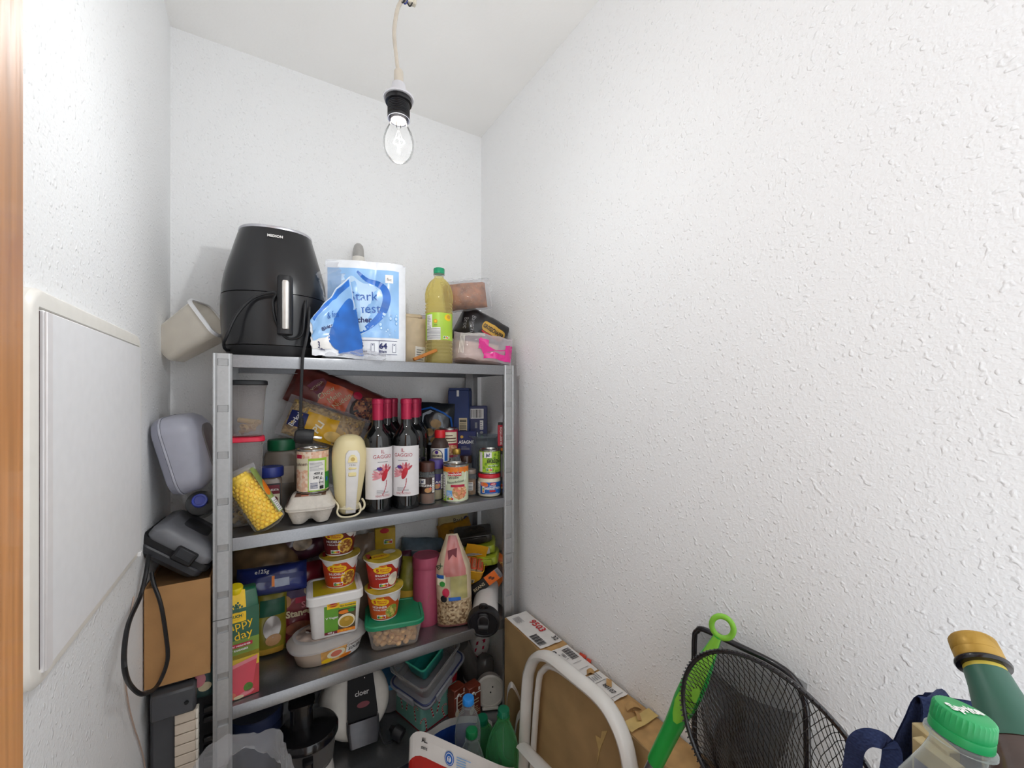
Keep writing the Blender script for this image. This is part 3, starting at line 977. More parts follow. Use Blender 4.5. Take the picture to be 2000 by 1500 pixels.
b.build('zip_seal', zb)

# ================================================================== left gap between rack and wall
ctn = thing('plastic_tub', 'empty translucent plastic tub tilted in the corner left of the air fryer', 'tub', (0, 0, 0))
c0 = Vector((-.146, 1.285, 1.702))
ctn.scale = (.93, .93, .93); ctn.location = c0; ctn.rotation_euler = Vector((.74, -.34, .58)).to_track_quat('Z', 'Y').to_euler()
b = B()
b.rloft([(-.075, .034, .040, .014), (-.072, .037, .043, .016), (.060, .047, .054, .02), (.0605, .0455, .0525, .02), (-.068, .0355, .0415, .015), (-.070, .033, .039, .014)], film('frosted_tub', '#fbf7f0', .30, .35), n=5)
b.build('body', ctn)
b = B()
b.rloft([(.056, .0475, .0545, .02), (.056, .051, .058, .022), (.064, .051, .058, .022), (.0645, .0465, .0535, .02), (.060, .0465, .0535, .02)], mat('white_rim_plastic', '#e8e8ea', .3, var=.02), n=5, cap0=False, cap1=False)
b.build('rim', ctn)

LAV = mat('lavender_grey_plastic', '#a3a4b1', .4, var=.03)
lb = thing('lunch_case', 'lavender-grey rounded plastic case standing on edge against the left wall', 'case', (-.143, 1.185, 1.420), (R(4), R(-13), R(-10)))
def casering(x, gy, gz, r):
    return [(x, p, q) for p, q in rrect(gy, gz, r, 6)]
b = B()
b.loft([casering(x, gy, gz, r) for x, gy, gz, r in [(-.016, .066, .082, .034), (-.012, .070, .086, .036), (.020, .067, .083, .035), (.036, .058, .074, .034), (.046, .046, .062, .03), (.049, .036, .052, .026)]], LAV)
bd = b.build('body', lb)
b = B()
b.loft([casering(x, gy, gz, r) for x, gy, gz, r in [(-.034, .058, .074, .03), (-.030, .066, .082, .034), (-.022, .0695, .0855, .036), (-.0175, .0705, .0865, .037), (-.0165, .068, .084, .036)]], mat('lavender_lid', '#9293a1', .4, var=.03))
b.build('lid', lb)
b = B()
b.loft([casering(x, gy, gz, r) for x, gy, gz, r in [(.047, .040, .056, .027), (.0505, .037, .053, .026), (.051, .030, .046, .022)]], mat('grey_case_base', '#6f6b6c', .5))
b.build('base_plate', lb)
b = B(); b.loft([casering(x, gy, gz, r) for x, gy, gz, r in [(-.0165, .071, .087, .037), (-.0135, .0715, .0875, .037), (-.0125, .071, .087, .037)]], mat('lavender_bead', '#b3b4c0', .3), False, False); b.build('rim_bead', lb)

wb = thing('water_bottle', 'clear squashed water bottle with blue cap wedged above the grey grill', 'bottle', (-.118, 1.165, 1.308), (R(72), 0, R(4)))
b = B(); b.lathe([(.001, -.14), (.026, -.138), (.028, -.13), (.028, -.03), (.026, -.015), (.018, .0), (.0125, .008), (.0125, .014)], film('dull_clear_pet', '#9a9a9c', .3, .15, bump=.003, scale=30), 24, cap1=False); b.build('body', wb)
b = B(); b.lathe([(.0148, .010, .03), (.0148, .024, .03), (.0135, .026), (.010, .0262), (.0095, .0245), (.001, .0243)], mat('royal_blue_cap', '#2f3fa0', .3), 40, fn=20); b.build('cap', wb)

GR0 = .92
GR1 = mat('grill_mid_grey', '#6a6b70', .4, var=.04)
GR2 = mat('grill_dark_grey', '#303135', .4, var=.05)
gr = thing('contact_grill', 'dark grey electric contact grill standing on edge on a cardboard box', 'grill', (-.146, 1.168, 1.218), (R(0), R(-52), R(-6)))
gr.scale = (GR0, GR0, GR0)
def gring(x, gy, gz, r):
    return [(x, p, q) for p, q in rrect(gy, gz, r, 5)]
b = B(); b.loft([gring(x, gy, gz, r) for x, gy, gz, r in [(.008, .082, .068, .018), (.012, .085, .071, .02), (.026, .085, .071, .02), (.040, .076, .061, .02), (.046, .060, .056, .02)]], GR1); b.build('upper_shell', gr)
b = B(); b.loft([gring(x, gy, gz, r) for x, gy, gz, r in [(-.038, .06, .056, .02), (-.032, .074, .061, .02), (-.020, .085, .071, .02), (-.009, .085, .071, .02), (-.006, .082, .068, .018)]], GR2); b.build('lower_shell', gr)
b = B(); b.loft([gring(x, .079, .077, .016) for x in (-.0065, .0085)], BLKM); b.build('hinge_band', gr)
b = B(); b.box((.010, -.088, -.018), (.030, .014, .046), BLKM, .003); b.box((.014, -.0945, -.018), (.020, .003, .034), GR2, .001); b.build('latch', gr)
b = B(); b.loft([gring(x, gy, gz, .012) for x, gy, gz in ((.0455, .034, .030), (.048, .03, .026))], GR2); b.build('vent', gr)
cp = [at(290, 1085, Y=1.09), at(285, 1120, Y=1.055), at(274, 1165, Y=1.035), at(252, 1215, X=-.192), at(243, 1265, X=-.186), at(244, 1310, X=-.178), at(256, 1340, X=-.186), at(280, 1356, X=-.178), at(308, 1338, Y=1.065), at(327, 1290, Y=1.075), at(324, 1240, Y=1.072), at(314, 1180, Y=1.068), at(300, 1140, Y=1.085), at(296, 1118, Y=1.10)]
b = B(); b.tube(cp, .0036, BLKM, 8, sub=6)
cd = b.build('power_cord'); cd.parent = gr
bpy.context.view_layer.update(); cd.matrix_parent_inverse = gr.matrix_world.inverted()

CARD = mat('brown_cardboard', '#b08454', .8, var=.06, scale=24, bump=.0002, bscale=160)
CARDE = mat('cardboard_edge', '#86613a', .9, var=.1)
cb = thing('cardboard_carton', 'open brown cardboard carton between the left wall and rack', 'box', (-.1465, 1.168, .956), (0, 0, 0))
b = B(); w, d_, h_, t = .108, .155, .203, .003
b.box((0, -d_ / 2 + t / 2, h_ / 2), (w, t, h_), CARD, .0006); b.build('front_panel', cb)
b = B(); b.box((0, d_ / 2 - t / 2, h_ / 2), (w, t, h_), CARD, .0006); b.build('back_panel', cb)
for s_ in (-1, 1):
    b = B(); b.box((s_ * (w / 2 - t / 2), 0, h_ / 2), (t, d_ - 2 * t, h_), CARD, .0006); b.build('side_panel', cb)
b = B(); b.box((0, 0, t / 2), (w - 2 * t, d_ - 2 * t, t), CARD); b.build('base_panel', cb)
b = B(); b.box((0, -.004, h_ - .020), (w - 2 * t, d_ - .02, .030), CARDE, .002); b.build('packing', cb)

# ---- electric piano keyboard standing on end
kb = thing('piano_keyboard', 'grey electric keyboard standing upright beside the left wall', 'keyboard', (-.1445, 1.17, .002), (0, 0, 0))
KG = mat('keyboard_grey', '#47484c', .45, var=.04)
# upright: keys face the camera side (-y); long axis z
b = B()
b.box((-.020, .03, .475), (.058, .20, .945), KG, .006)
b.box((.030, .055, .475), (.046, .14, .93), mat('keyboard_dark', '#26272b', .5), .004)
b.box((-.008, -.082, .920), (.072, .034, .052), KG, .004)
b.build('body', kb)
b = B(); b.lathe([(.004, 0), (.0032, .003)], HOLE, 12); b.M = Matrix.Identity(4)
b.build('screw_hole', kb, loc=(.014, -.1002, .918), rot=(R(90), 0, 0))
KW = mat('aged_white_keys', '#cfc1b0', .4, var=.03); KE = mat('key_front_edge', '#dfd8cc', .35, var=.03)
k0 = B().box((0, 0, 0), (.034, .016, .0195), KW, .001); 
k0.box((.0195, .002, 0), (.005, .018, .0195), KE, .001)
kme = k0.mesh('white_key')
for k in range(36):
    o = bpy.data.objects.new('white_key', kme); COL.objects.link(o); o.parent = kb
    o.location = (.010, -.0795, .880 - k * .0215)
bme = B().box((0, 0, 0), (.020, .012, .011), mat('black_keys', '#101013', .3), .0015).mesh('black_key')
for k in range(36):
    if k % 7 in (2, 6):
        continue
    o = bpy.data.objects.new('black_key', bme); COL.objects.link(o); o.parent = kb
    o.location = (.048, -.062, .869 - k * .0215)
# little colourful pouch squeezed behind the post
f, sf = pillow(.05, .07, .03, 51, .003)
b = B(); bagmesh(b, f, .05, .07, mat('pouch_teal', '#38504f', .4, var=.3)); b.p_ell(sf, -.008, .045, .011, .014, PR['rose'], 3, 14); b.p_ell(sf, .004, .03, .012, .010, PR['beige'], 2, 14)
b.build('small_pouch', loc=(-.114, 1.135, .884), rot=(0, R(8), R(5)), label='small colourful pouch half hidden behind the left rack post', cat='pouch')
# thin beige cable hanging on the left wall
b = B(); b.tube([at(262, 1165, X=-.2005), at(248, 1240, X=-.2005), at(243, 1300, X=-.2005), at(250, 1370, X=-.2005), at(262, 1420, X=-.2005), at(272, 1450, X=-.2005), at(282, 1490, X=-.2005), at(290, 1560, X=-.2005)], .0012, mat('thin_beige_wire', '#b9a294', .6), 6, sub=4)
b.build('thin_wire', label='thin beige wire hanging down the left wall beside the carton', cat='wire')
# ================================================================== second shelf
Z2 = SH[1]
TIN = mat('tin_can_metal', '#b9b7b2', .25, .95, var=.05)
GLASS = film('clear_glass', '#e9eef0', .07, .03)
BEAN = speckle('white_bean_print', '#e8c0a4', '#d8a184', '#f0d9c4', 160)
BEANO = speckle('baked_bean_print', '#d89a6c', '#b86a3a', '#edc49c', 150)
PASTA = mat('dry_pasta', '#d8b56a', .6, var=.15, scale=50)
LID = {}
def lidm(name, c, r=.4):
    return mat('lid_' + name, c, r, var=.05)
def can(name, label, loc, r, h, rz=None):
    t = thing(name, label, 'can', loc, (0, 0, face(loc[0], loc[1]) if rz is None else rz))
    b = B()
    b.lathe([(r - .004, .002), (r - .001, 0), (r + .0006, .001), (r + .0006, .003), (r - .0006, .004), (r - .0006, h - .004), (r + .0006, h - .003), (r + .0006, h - .0005), (r - .001, h), (r - .0022, h - .003), (r - .010, h - .0035), (r - .012, h - .0025), (.001, h - .0025)], TIN, 36)
    b.build('tin', t)
    return t
def jar(name, label, cat, loc, prof, bodym, lidprof, lidmat, rz=None, fill=None, flute=20):
    t = thing(name, label, cat, loc, (0, 0, face(loc[0], loc[1]) if rz is None else rz))
    b = B(); b.lathe(prof, bodym, 28, cap1=False); b.build('body', t)
    if lidprof:
        b = B(); b.lathe([(r, z, .012 if i in (1, 2) else 0) for i, (r, z) in enumerate(lidprof)], lidmat, 60, fn=30); b.build('lid', t)
    if fill:
        b = B(); b.lathe(fill[0], fill[1], 24); b.build('contents', t)
    return t

# ---- two stacked pasta canisters behind the left post
def canister(name, label, z0, h, lidm_, pasta_n, x, y, seed):
    t = thing(name, label, 'canister', (x, y, z0), (0, 0, face(x, y)))
    b = B()
    b.rloft([(.0005, .028, .028, .012), (.002, .031, .031, .014), (h - .012, .0375, .0375, .016), (h - .010, .040, .040, .017), (h - .006, .040, .040, .017), (h - .006, .0385, .0385, .016), (.004, .0295, .0295, .013), (.003, .026, .026, .012)], film('canister_haze', '#e6e3e2', .10, .2), n=5)
    b.build('body', t)
    b = B()
    b.rloft([(h - .0055, .0405, .0405, .0175), (h - .004, .042, .042, .018), (h + .004, .0415, .0415, .018), (h + .006, .039, .039, .017), (h + .0062, .034, .034, .014), (h + .0045, .033, .033, .014)], lidm_, n=5)
    b.build('lid', t)
    rg = random.Random(seed)
    tub = B()
    n = 12
    rings = [[(r_ * math.cos(2 * PI * j / n), r_ * math.sin(2 * PI * j / n), z) for j in range(n)] for r_, z in ((.0062, -.021), (.0062, .021), (.0048, .021), (.0048, -.021), (.0062, -.021))]
    tub.loft(rings, PASTA, False, False)
    me = tub.mesh('penne')
    for k in range(pasta_n):
        o = bpy.data.objects.new('penne', me); COL.objects.link(o); o.parent = t
        a = rg.uniform(0, 2 * PI); q = rg.uniform(0, .015)
        lay = k // 5
        o.location = (q * math.cos(a), q * math.sin(a), .018 + lay * .011 + rg.uniform(0, .006))
        o.rotation_euler = (rg.uniform(.7, 1.9), rg.uniform(-.3, .3), rg.uniform(0, PI))
    return t
canister('pasta_canister', 'clear canister of penne with bright red lid, lower of two stacked', Z2, .205, lidm('red', '#e02446'), 26, -.034, 1.195, 3)
canister('pasta_canister', 'clear canister with a few penne and black lid, upper of two stacked', Z2 + .2118, .128, lidm('black', '#26282c'), 7, -.028, 1.197, 4)

# ---- vacuum-packed corn cobs leaning on the post
CORN = mat('corn_kernel', '#f6d040', .35, var=.10, scale=60)
co = thing('corn_pack', 'vacuum pack of yellow corn cobs leaning against the left post', 'corn', tuple(at(497, 976, Y=1.118)), (R(-6), R(-30), R(-4)))
ker = B(); ker.lathe([(.0008, -.0018), (.0042, -.0012), (.0048, .0006), (.0036, .0024), (.0008, .0032)], CORN, 7)
def cob(name, x, y, L, r, rows, cols):
    t = B()
    t.lathe([(r * .8, -L / 2), (r * .94, -L / 2 + .006), (r * .97, 0), (r * .9, L / 2 - .01), (r * .6, L / 2)], CORN, 20, c=(x, y, 0))
    for i in range(rows):
        z = -L / 2 + .006 + (L - .010) * i / (rows - 1)
        rr = r * (.97 if i < rows - 3 else .97 - .10 * (i - rows + 4))
        for j in range(cols):
            a = 2 * PI * (j + .5 * (i % 2)) / cols
            t.M = Matrix.Translation((x, y, 0)) @ Matrix.Rotation(a, 4, 'Z') @ Matrix.Translation((rr, 0, z)) @ Matrix.Rotation(R(90), 4, 'Y')
            t.add([tuple(v) for v in ker.v], ker.f, CORN)
    t.M = Matrix.Identity(4)
    return t
cob('cob', 0, .002, .132, .0285, 16, 15).build('cob', co, kind='stuff')
b = B()
ring = lambda z, k: [(x * k, y * k + .002, z) for x, y in rrect(.0345, .0335, .030, 5)]
b.loft([ring(-.073, .55), ring(-.066, .92), ring(-.06, 1), ring(.058, 1), ring(.066, .92), ring(.072, .6)], film('corn_wrap', '#fffdf6', .0, .05, bump=.0008), True, True)
b.loft([[(-.038, -.006, .060), (.038, -.006, .060), (.042, -.010, .075), (-.044, -.012, .082)], [(-.038, -.005, .060), (.038, -.005, .060), (.042, -.009, .075), (-.044, -.011, .082)]], CRINK)
b.build('wrap', co)
def csf(u, v, e):
    # right flank of the pack
    a = u / .026
    return ((.0352 + e) * math.sin(a), .002 - (.0345 + e) * math.cos(a), v)
b = B()
b.p_rect(csf, .024, -.052, .058, .066, mat('husk_print', '#8fa258', .35, var=.3, scale=40), 2, 10, 10)
b.p_ell(csf, .034, .012, .008, .02, PR['org'], 4, 16, rot=-.3)
b.p_rect(csf, .026, -.050, .038, -.016, PR['white'], 5, 6, 3); b.p_lines(csf, .027, -.048, .037, -.02, PR['grey'], 6, 6)
b.build('label', co)

# ---- spice tubs behind
jb = thing('spice_tub', 'large square clear tub with dark green screw lid behind the beans', 'tub', (.048, 1.305, Z2), (0, 0, face(.048, 1.305)))
b = B(); b.rloft([(.001, .037, .037, .010), (.004, .040, .040, .012), (.145, .041, .041, .012), (.158, .037, .037, .014), (.160, .030, .030, .028)], film('brown_hazy_tub', '#8f8478', .55, .2), n=4); b.build('body', jb)
b = B(); b.lathe([(.0325, .160), (.0335, .161, .012), (.0335, .186, .012), (.0315, .189), (.001, .1895)], lidm('dark_green', '#0f5a38'), 60, fn=30); b.build('lid', jb)
b = B(); b.p_rect(flat_front(-.0412), -.016, .075, .03, .12, mat('tub_emboss', '#a3978a', .4), 1, 2, 2); b.build('emboss', jb)
jb2 = thing('spice_jar', 'spice jar with royal blue lid and maroon label behind the corn', 'jar', (.022, 1.205, Z2), (0, 0, face(.022, 1.205)))
b = B(); b.rloft([(.001, .021, .021, .006), (.003, .0235, .0235, .008), (.098, .0235, .0235, .008), (.106, .020, .020, .012), (.108, .019, .019, .018)], mat('ground_spice_jar', '#7a6d62', .25, var=.15, coat=.3), n=4); b.build('body', jb2)
b = B(); b.lathe([(.0265, .107), (.0272, .1085, .015), (.0272, .128, .015), (.0255, .131), (.001, .1312)], lidm('navy_blue', '#25337e'), 60, fn=30); b.build('lid', jb2)
b = B(); sf = flat_front(-.0237)
b.p_rect(sf, -.016, .030, .020, .092, PR['ink'], 1, 2, 2); b.p_rect(sf, -.013, .060, .018, .088, PR['maroon'], 2, 2, 2); b.p_rect(sf, -.013, .036, .018, .066, PR['cream'], 3, 2, 2)
b.p_text(sf, 'VINKAYA', .003, .074, .0075, PR['white'], lay=4, fit=.026); b.p_ell(sf, .008, .052, .006, .008, PR['maroon'], 4, 14); b.p_ell(sf, .003, .046, .004, .003, PR['crimson'], 5, 10)
b.build('label', jb2)

# ---- egg carton with the can on top
EGG = mat('pulp_egg_carton', '#cfc8be', .9, var=.05, scale=90, bump=.0008, bscale=220)
ec = thing('egg_carton', 'grey-white pulp egg carton at the front of the second shelf', 'egg carton', (.107, 1.142, Z2), (0, 0, R(-9)))
b = B()
def eggring(z, hx, hy, cup):
    out = []
    for x, y in rrect(hx, hy, .014, 5):
        k = 1 - cup * (.5 + .5 * math.cos(2 * PI * x / (hx * 1.02) + 0)) * .5
        out.append((x * (1 - cup * .15), y * (1 - cup * .42 * math.exp(-(x / .012) ** 2)), z))
    return out
def egg2(z, hx, hy, cup):
    P_ = []
    N = 48
    for j in range(N):
        a = 2 * PI * j / N
        k = 1 / (abs(math.cos(a)) ** 5 + abs(math.sin(a)) ** 5) ** .2
        x, y = hx * k * math.cos(a), hy * k * math.sin(a)
        dnt = math.exp(-(x / .011) ** 2)
        P_.append((x, y * (1 - cup * .35 * dnt), z + (0 if z > .02 else cup * .010 * dnt)))
    return P_
b.loft([egg2(.001, .034, .036, 1), egg2(.004, .040, .042, 1), egg2(.022, .047, .049, .8), egg2(.034, .051, .053, .2), egg2(.036, .055, .057, 0), egg2(.040, .055, .057, 0)], EGG)
b.build('base', ec)
b = B()
b.loft([egg2(.0405, .0555, .0575, 0), egg2(.043, .0555, .0575, 0), egg2(.046, .052, .054, 0), egg2(.064, .044, .046, .06), egg2(.067, .041, .043, .1), egg2(.0675, .038, .040, .1)], EGG)
lid_ = b.build('lid', ec)
b = B()
et = lambda u, v, e: (u, v, .0675 + e)
b.p_rect(et, -.034, -.037, .034, .036, mat('egg_label_brown', '#6a4636', .5, var=.3, scale=30), 1, 6, 6)
b.p_rect(et, -.020, -.036, .016, -.026, PR['salmon'], 2, 3, 1); b.p_rect(et, -.004, -.035, .024, -.024, PR['white'], 3, 2, 1); b.p_lines(et, -.002, -.034, .022, -.025, PR['ink'], 3, 4)
b.build('label', lid_)
lf = B(); lf.surf(lambda a, c: (-.0525 + .006 * c, -.045 + .09 * a, .046 + .019 * c), 6, 4, mat('egg_label_brown', '#6a4636', .5, var=.3)); lf.build('label_side', lid_)
cx, cy = .112, 1.158
bc = can('bean_can', 'can of white beans with pull ring standing on the egg carton', (cx, cy, Z2 + .0688), .0365, .108)
b = B(); sf = cyl(.0362)
b.p_rect(sf, -.108, .005, .108, .103, PR['cream'], 1, 44, 6)
b.p_rect(sf, -.108, .086, .108, .1028, BEAN, 2, 44, 2); b.p_rect(sf, -.060, .005, -.0115, .058, BEAN, 2, 16, 4)
b.p_rect(sf, -.046, .086, -.026, .095, PR['crimson'], 3, 4, 2); b.p_text(sf, 'Bohnen', -.030, .068, .012, PR['brown'], lay=4, bold=0, rot=.08)
b.p_rect(sf, -.011, .005, .036, .086, PR['lime'], 2, 12, 4); b.p_rect(sf, -.009, .008, .029, .080, PR['white'], 3, 10, 4)
b.p_lines(sf, -.007, .056, .026, .077, PR['grey'], 7, 4); b.p_text(sf, '400 g', .012, .046, .009, PR['ink'], lay=5); b.p_text(sf, '240 g', .010, .036, .009, PR['ink'], lay=5)
b.p_bars(sf, -.007, .011, .012, .028, PR['white'], PR['navy'], 4, 8, False); b.p_rect(sf, .015, .010, .025, .018, PR['ink'], 4, 2, 2); b.p_rect(sf, .015, .020, .025, .036, PR['grey'], 4, 2, 2); b.p_rect(sf, .016, .021, .024, .035, PR['white'], 5, 2, 2); b.p_text(sf, 'KDE', .019, .024, .006, PR['ink'], lay=6)
b.p_rect(sf, .030, .008, .05, .05, PR['green'], 3, 6, 4); b.p_ell(sf, .036, .032, .004, .006, PR['blue'], 4, 12)
b.build('label', bc)
b = B(); b.tube([(.006 + .011 * math.cos(a), .011 * math.sin(a) - .004, .109 + .001) for a in [2 * PI * k / 16 for k in range(16)]], .0012, TIN, 6, closed=True); b.build('pull_ring', bc)

# ---- cream hand mixer standing on end
CREAM = mat('aged_cream_plastic', '#dfd0a0', .4, var=.05, scale=14)
MW = mat('mixer_white_plate', '#dedbd8', .4, var=.03)
mx = thing('hand_mixer', 'cream yellow hand mixer standing upright with its cord wound round', 'mixer', (.1915, 1.143, Z2), (R(-3), R(2), face(.19, 1.14) + R(3)))
b = B()
b.rloft([(.004, .014, .016, .011), (.012, .022, .024, .018), (.050, .032, .034, .026), (.110, .040, .037, .030), (.150, .0425, .036, .033), (.172, .0415, .033, .032), (.190, .036, .027, .026), (.201, .027, .019, .018), (.2065, .016, .011, .010), (.208, .006, .004, .004)], CREAM, n=6)
b.build('body', mx)
b = B()
b.loft([[(x, y + yo, z) for x, y in rrect(hx, .003, .0028, 3)] for z, hx, yo in ((.008, .0125, -.0215), (.03, .013, -.0285), (.06, .0135, -.0360), (.100, .0150, -.0385), (.145, .0180, -.0375), (.160, .0165, -.0365), (.168, .010, -.0355))], MW)
plt = b.build('front_plate', mx, loc=(.006, 0, 0))
BT2 = mat('mixer_button', '#e8d89c', .35)
b = B(); b.prism([(-.0115, .138), (.0115, .138), (.0095, .150), (.004, .157), (-.004, .157), (-.0095, .150)], .006, BT2); bt_ = b.build('button', plt, loc=(0, -.0405, 0))
b = B(); b.lathe([(.0052, 0), (.004, -.0015)], mat('mixer_button_dark', '#c7a85c', .4), 16); b.build('dimple', bt_, loc=(0, -.0034, .146), rot=(R(90), 0, 0))
b = B(); b.box((0, -.041, .123), (.019, .005, .004), BT2, .001); b.box((-.005, -.0425, .123), (.003, .006, .007), BT2, .001); b.build('speed_slider', plt)
b = B(); b.box((0, -.0415, .108), (.019, .005, .010), BT2, .0015); b.build('eject_button', plt)
b = B(); b.p_text(flat_front(-.0412), '1 2 3 4', 0, .1295, .005, PR['ink'], lay=1); b.build('scale_print', plt)
CC = mat('cream_cord', '#ddd3b4', .45)
b = B()
pts = []
for k in range(64):
    a = 2 * PI * k / 16
    pts.append((.028 * math.cos(a) + .002, .028 * math.sin(a), .018 + .0022 * k / 16 + .004 * math.sin(a * .5 + 1)))
b.tube(pts, .0024, CC, 7)
b.tube([(.020, -.022, .020), (.027, -.032, .030), (.028, -.036, .012), (.010, -.040, .003), (-.016, -.038, .0035), (-.026, -.034, .014), (-.024, -.028, .03), (-.037, -.012, .046), (-.038, 0, .05)], .0024, CC, 7, sub=5)
b.tube([(.034, -.008, .040), (.040, -.014, .03), (.038, -.02, .018), (.026, -.026, .012)], .0028, CC, 7, sub=5)
b.build('cord', mx)

# ---- pasta bag and chow mein bag behind
f, sf = pillow(.225, .115, .06, 61, .006)
bk = thing('pasta_bag', 'clear bag of short pasta with yellow label behind the hand mixer', 'pasta bag', (.135, 1.283, 1.405), (R(-10), R(21), R(-6)))
b = B(); bagmesh(b, f, .225, .115, CRINK, 24, 16); b.build('film', bk)
fp, _ = pillow(.20, .100, .05, 62, .006, fr=60)
b = B(); bagmesh(b, fp, .20, .10, speckle('pasta_heap', '#b98f3e', '#d6b265', '#8c6a2c', 150), 24, 16); b.build('pasta_filling', bk, loc=(0, 0, .006), kind='stuff')
b = B()
b.p_poly(sf, [(-.055, .012), (-.055, .088), (.0, .083), (.060, .052), (.082, .018), (.06, .010)], PR['gold'], 3)
b.p_rect(sf, -.055, .012, .030, .080, mat('pasta_label_yellow', '#d8a41c', .35), 3, 16, 10)
b.p_rect(sf, -.094, .030, -.050, .072, PR['navy'], 5, 8, 6); b.p_text(sf, 'Birkel', -.073, .046, .017, PR['white'], lay=8, rot=R(72)); b.p_rect(sf, -.066, .036, -.0645, .068, PR['gold'], 8, 1, 4)
b.p_text(sf, 'PLI', -.008, .045, .026, PR['cream'], lay=7, rot=R(75), bold=.03)
b.p_ell(sf, .030, .032, .026, .014, PASTA, 6, 18)
b.build('label', bk)
# short curly pasta pieces showing at the clear end
pme = None
rg = random.Random(9)
pc = B(); pc.tube([(.0045 * math.cos(a), .0045 * math.sin(a), .0022 * a) for a in [k * .8 for k in range(6)]], .0021, PASTA, 6)
pme = pc.mesh('pasta_piece')
for k in range(44):
    u, v = rg.uniform(-.100, -.052) if k < 28 else rg.uniform(-.05, .09), rg.uniform(.025, .1) if k < 28 else rg.uniform(.084, .102)
    o = bpy.data.objects.new('pasta_piece', pme); COL.objects.link(o); o.parent = bk
    p = fp(u * .95, v * .9, -1); o.location = (p[0], p[1], p[2] + .006); o.rotation_euler = (rg.uniform(0, 3), rg.uniform(0, 3), rg.uniform(0, 3))
f, sf = pillow(.30, .118, .05, 71, .007)
cm = thing('noodle_bag', 'brown red chow mein noodle bag leaning on the back wall', 'noodle bag', (.188, 1.342, 1.478), (R(-6), R(23), R(-4)))
b = B(); bagmesh(b, f, .30, .118, mat('brown_red_film', '#6b2f2a', .3, var=.35, scale=24, coat=.3), 30, 18); b.build('bag', cm)
b = B()
b.p_poly(sf, [(-.105, .058), (-.095, .082), (-.075, .098), (-.060, .088), (-.05, .062), (-.072, .044)], mat('mauve_badge', '#7c4658', .35), 3); b.p_text(sf, 'VITASIA', -.078, .066, .011, PR['beige'], lay=7, rot=R(66), bold=.0)
b.p_rect(sf, -.062, .020, .018, .092, mat('noodle_orange', '#d0562a', .3, var=.12, scale=20), 4, 14, 10)
for k, s_ in enumerate(('Chow', 'Mein', 'Nudeln')):
    b.p_text(sf, s_, -.045 + .024 * k, .055 - .003 * k, .023, PR['beige'], lay=8, rot=R(60), bold=0, sx=.9)
NOOD = speckle('noodle_dish_print', '#7a3d34', '#c98a5c', '#3c2430', 170)
b.p_ell(sf, .075, .050, .048, .044, mat('dark_bowl_print', '#2c2226', .4), 3, 24); b.p_ell(sf, .078, .056, .043, .038, NOOD, 5, 24)
b.p_ell(sf, .034, .086, .014, .012, PR['crimson'], 6, 16); b.p_ell(sf, -.02, .012, .020, .010, PR['ink'], 4, 16); b.p_ell(sf, .11, .09, .02, .012, NOOD, 4, 14)
b.build('print', cm)
# ---- red lidded jar peeping behind the mixer
jar('preserve_jar', 'small jar with red lid between the mixer and wine bottles', 'jar', (.243, 1.232, Z2), [(.026, .0), (.030, .003), (.030, .155), (.026, .163)], mat('dark_preserve', '#4a3428', .25, coat=.3), [(.028, .163), (.029, .164), (.029, .176), (.027, .178), (.001, .1782)], lidm('signal_red', '#c8231f'))

# ---- six wine bottles, two wide and three deep
WG = mat('dark_wine_glass', '#0d0f10', .06, var=.1, coat=.6)
CAPM = mat('wine_capsule', '#ad1d45', .33, .25, var=.06)
WLAB = mat('wine_label_paper', '#e2dfe0', .6, var=.02)
def winebottle():
    t = thing('wine_bottle', '', 'wine bottle', (0, 0, 0), 0, 'red wine bottles')
    b = B()
    b.lathe([(.020, .010), (.030, .001), (.0355, .001), (.0372, .004), (.0375, .010), (.0375, .178), (.0372, .186), (.035, .197), (.030, .207), (.0225, .217), (.0165, .226), (.0148, .236), (.0145, .25)], WG, 36, cap1=False)
    b.build('glass', t)
    b = B()
    b.lathe([(.0149, .243), (.0150, .286), (.0160, .2865), (.0160, .2965), (.0152, .299), (.013, .3005), (.001, .301)], CAPM, 28)
    b.build('capsule', t)
    b = B(); sf = cyl(.0376)
    b.p_rect(sf, -.050, .036, .050, .172, WLAB, 1, 36, 4)
    sf0 = sf; sf = lambda u, v, e: sf0(u * 1.15, .036 + (v - .038) * 1.21, e)
    ink = mat('wine_print_red', '#b0434f', .5); pk = mat('wine_print_pink', '#d99098', .5, var=.2)
    b.p_text(sf, 'IL', 0, .1375, .0115, ink, bold=0)
    b.p_text(sf, 'GAGGIO', 0, .1265, .0115, ink, bold=0, fit=.044)
    b.p_lines(sf, -.012, .118, .012, .122, PR['grey'], 1, 3)
    # humming-bird picture: body, wings, tail
    b.p_ell(sf, .004, .090, .006, .014, mat('bird_red', '#c02434', .5, var=.2), 4, 16, rot=-.35)
    for k in range(7):
        a = R(38 + k * 24)
        b.p_ell(sf, .006 + .009 * math.cos(a), .094 + .010 * math.sin(a), .011, .0030, (ink, pk)[k % 2], 3, 12, rot=a)
    for k in range(4):
        a = R(150 + k * 16)
        b.p_ell(sf, -.002 + .011 * math.cos(a), .092 + .012 * math.sin(a) - .004, .012, .0028, pk, 3, 12, rot=a)
    b.p_ell(sf, -.008, .104, .006, .0036, PR['purple'], 5, 12, rot=-.3)
    b.p_poly(sf, [(-.013, .104), (-.022, .1015), (-.013, .1022)], PR['ink'], 5)
    for k in range(6):
        b.p_ell(sf, .008 - .0010 * k * k * .35, .076 - .0055 * k, .0010, .0034, ink, 4, 8, rot=-.15 - .05 * k)
    b.p_lines(sf, -.014, .050, .014, .059, PR['grey'], 4, 3)
    b.p_text(sf, 'VINO ROSSO', 0, .0425, .007, ink, bold=0, fit=.034)
    b.build('label', t)
    return t
w0 = winebottle()
WT = ['front left', 'front right']
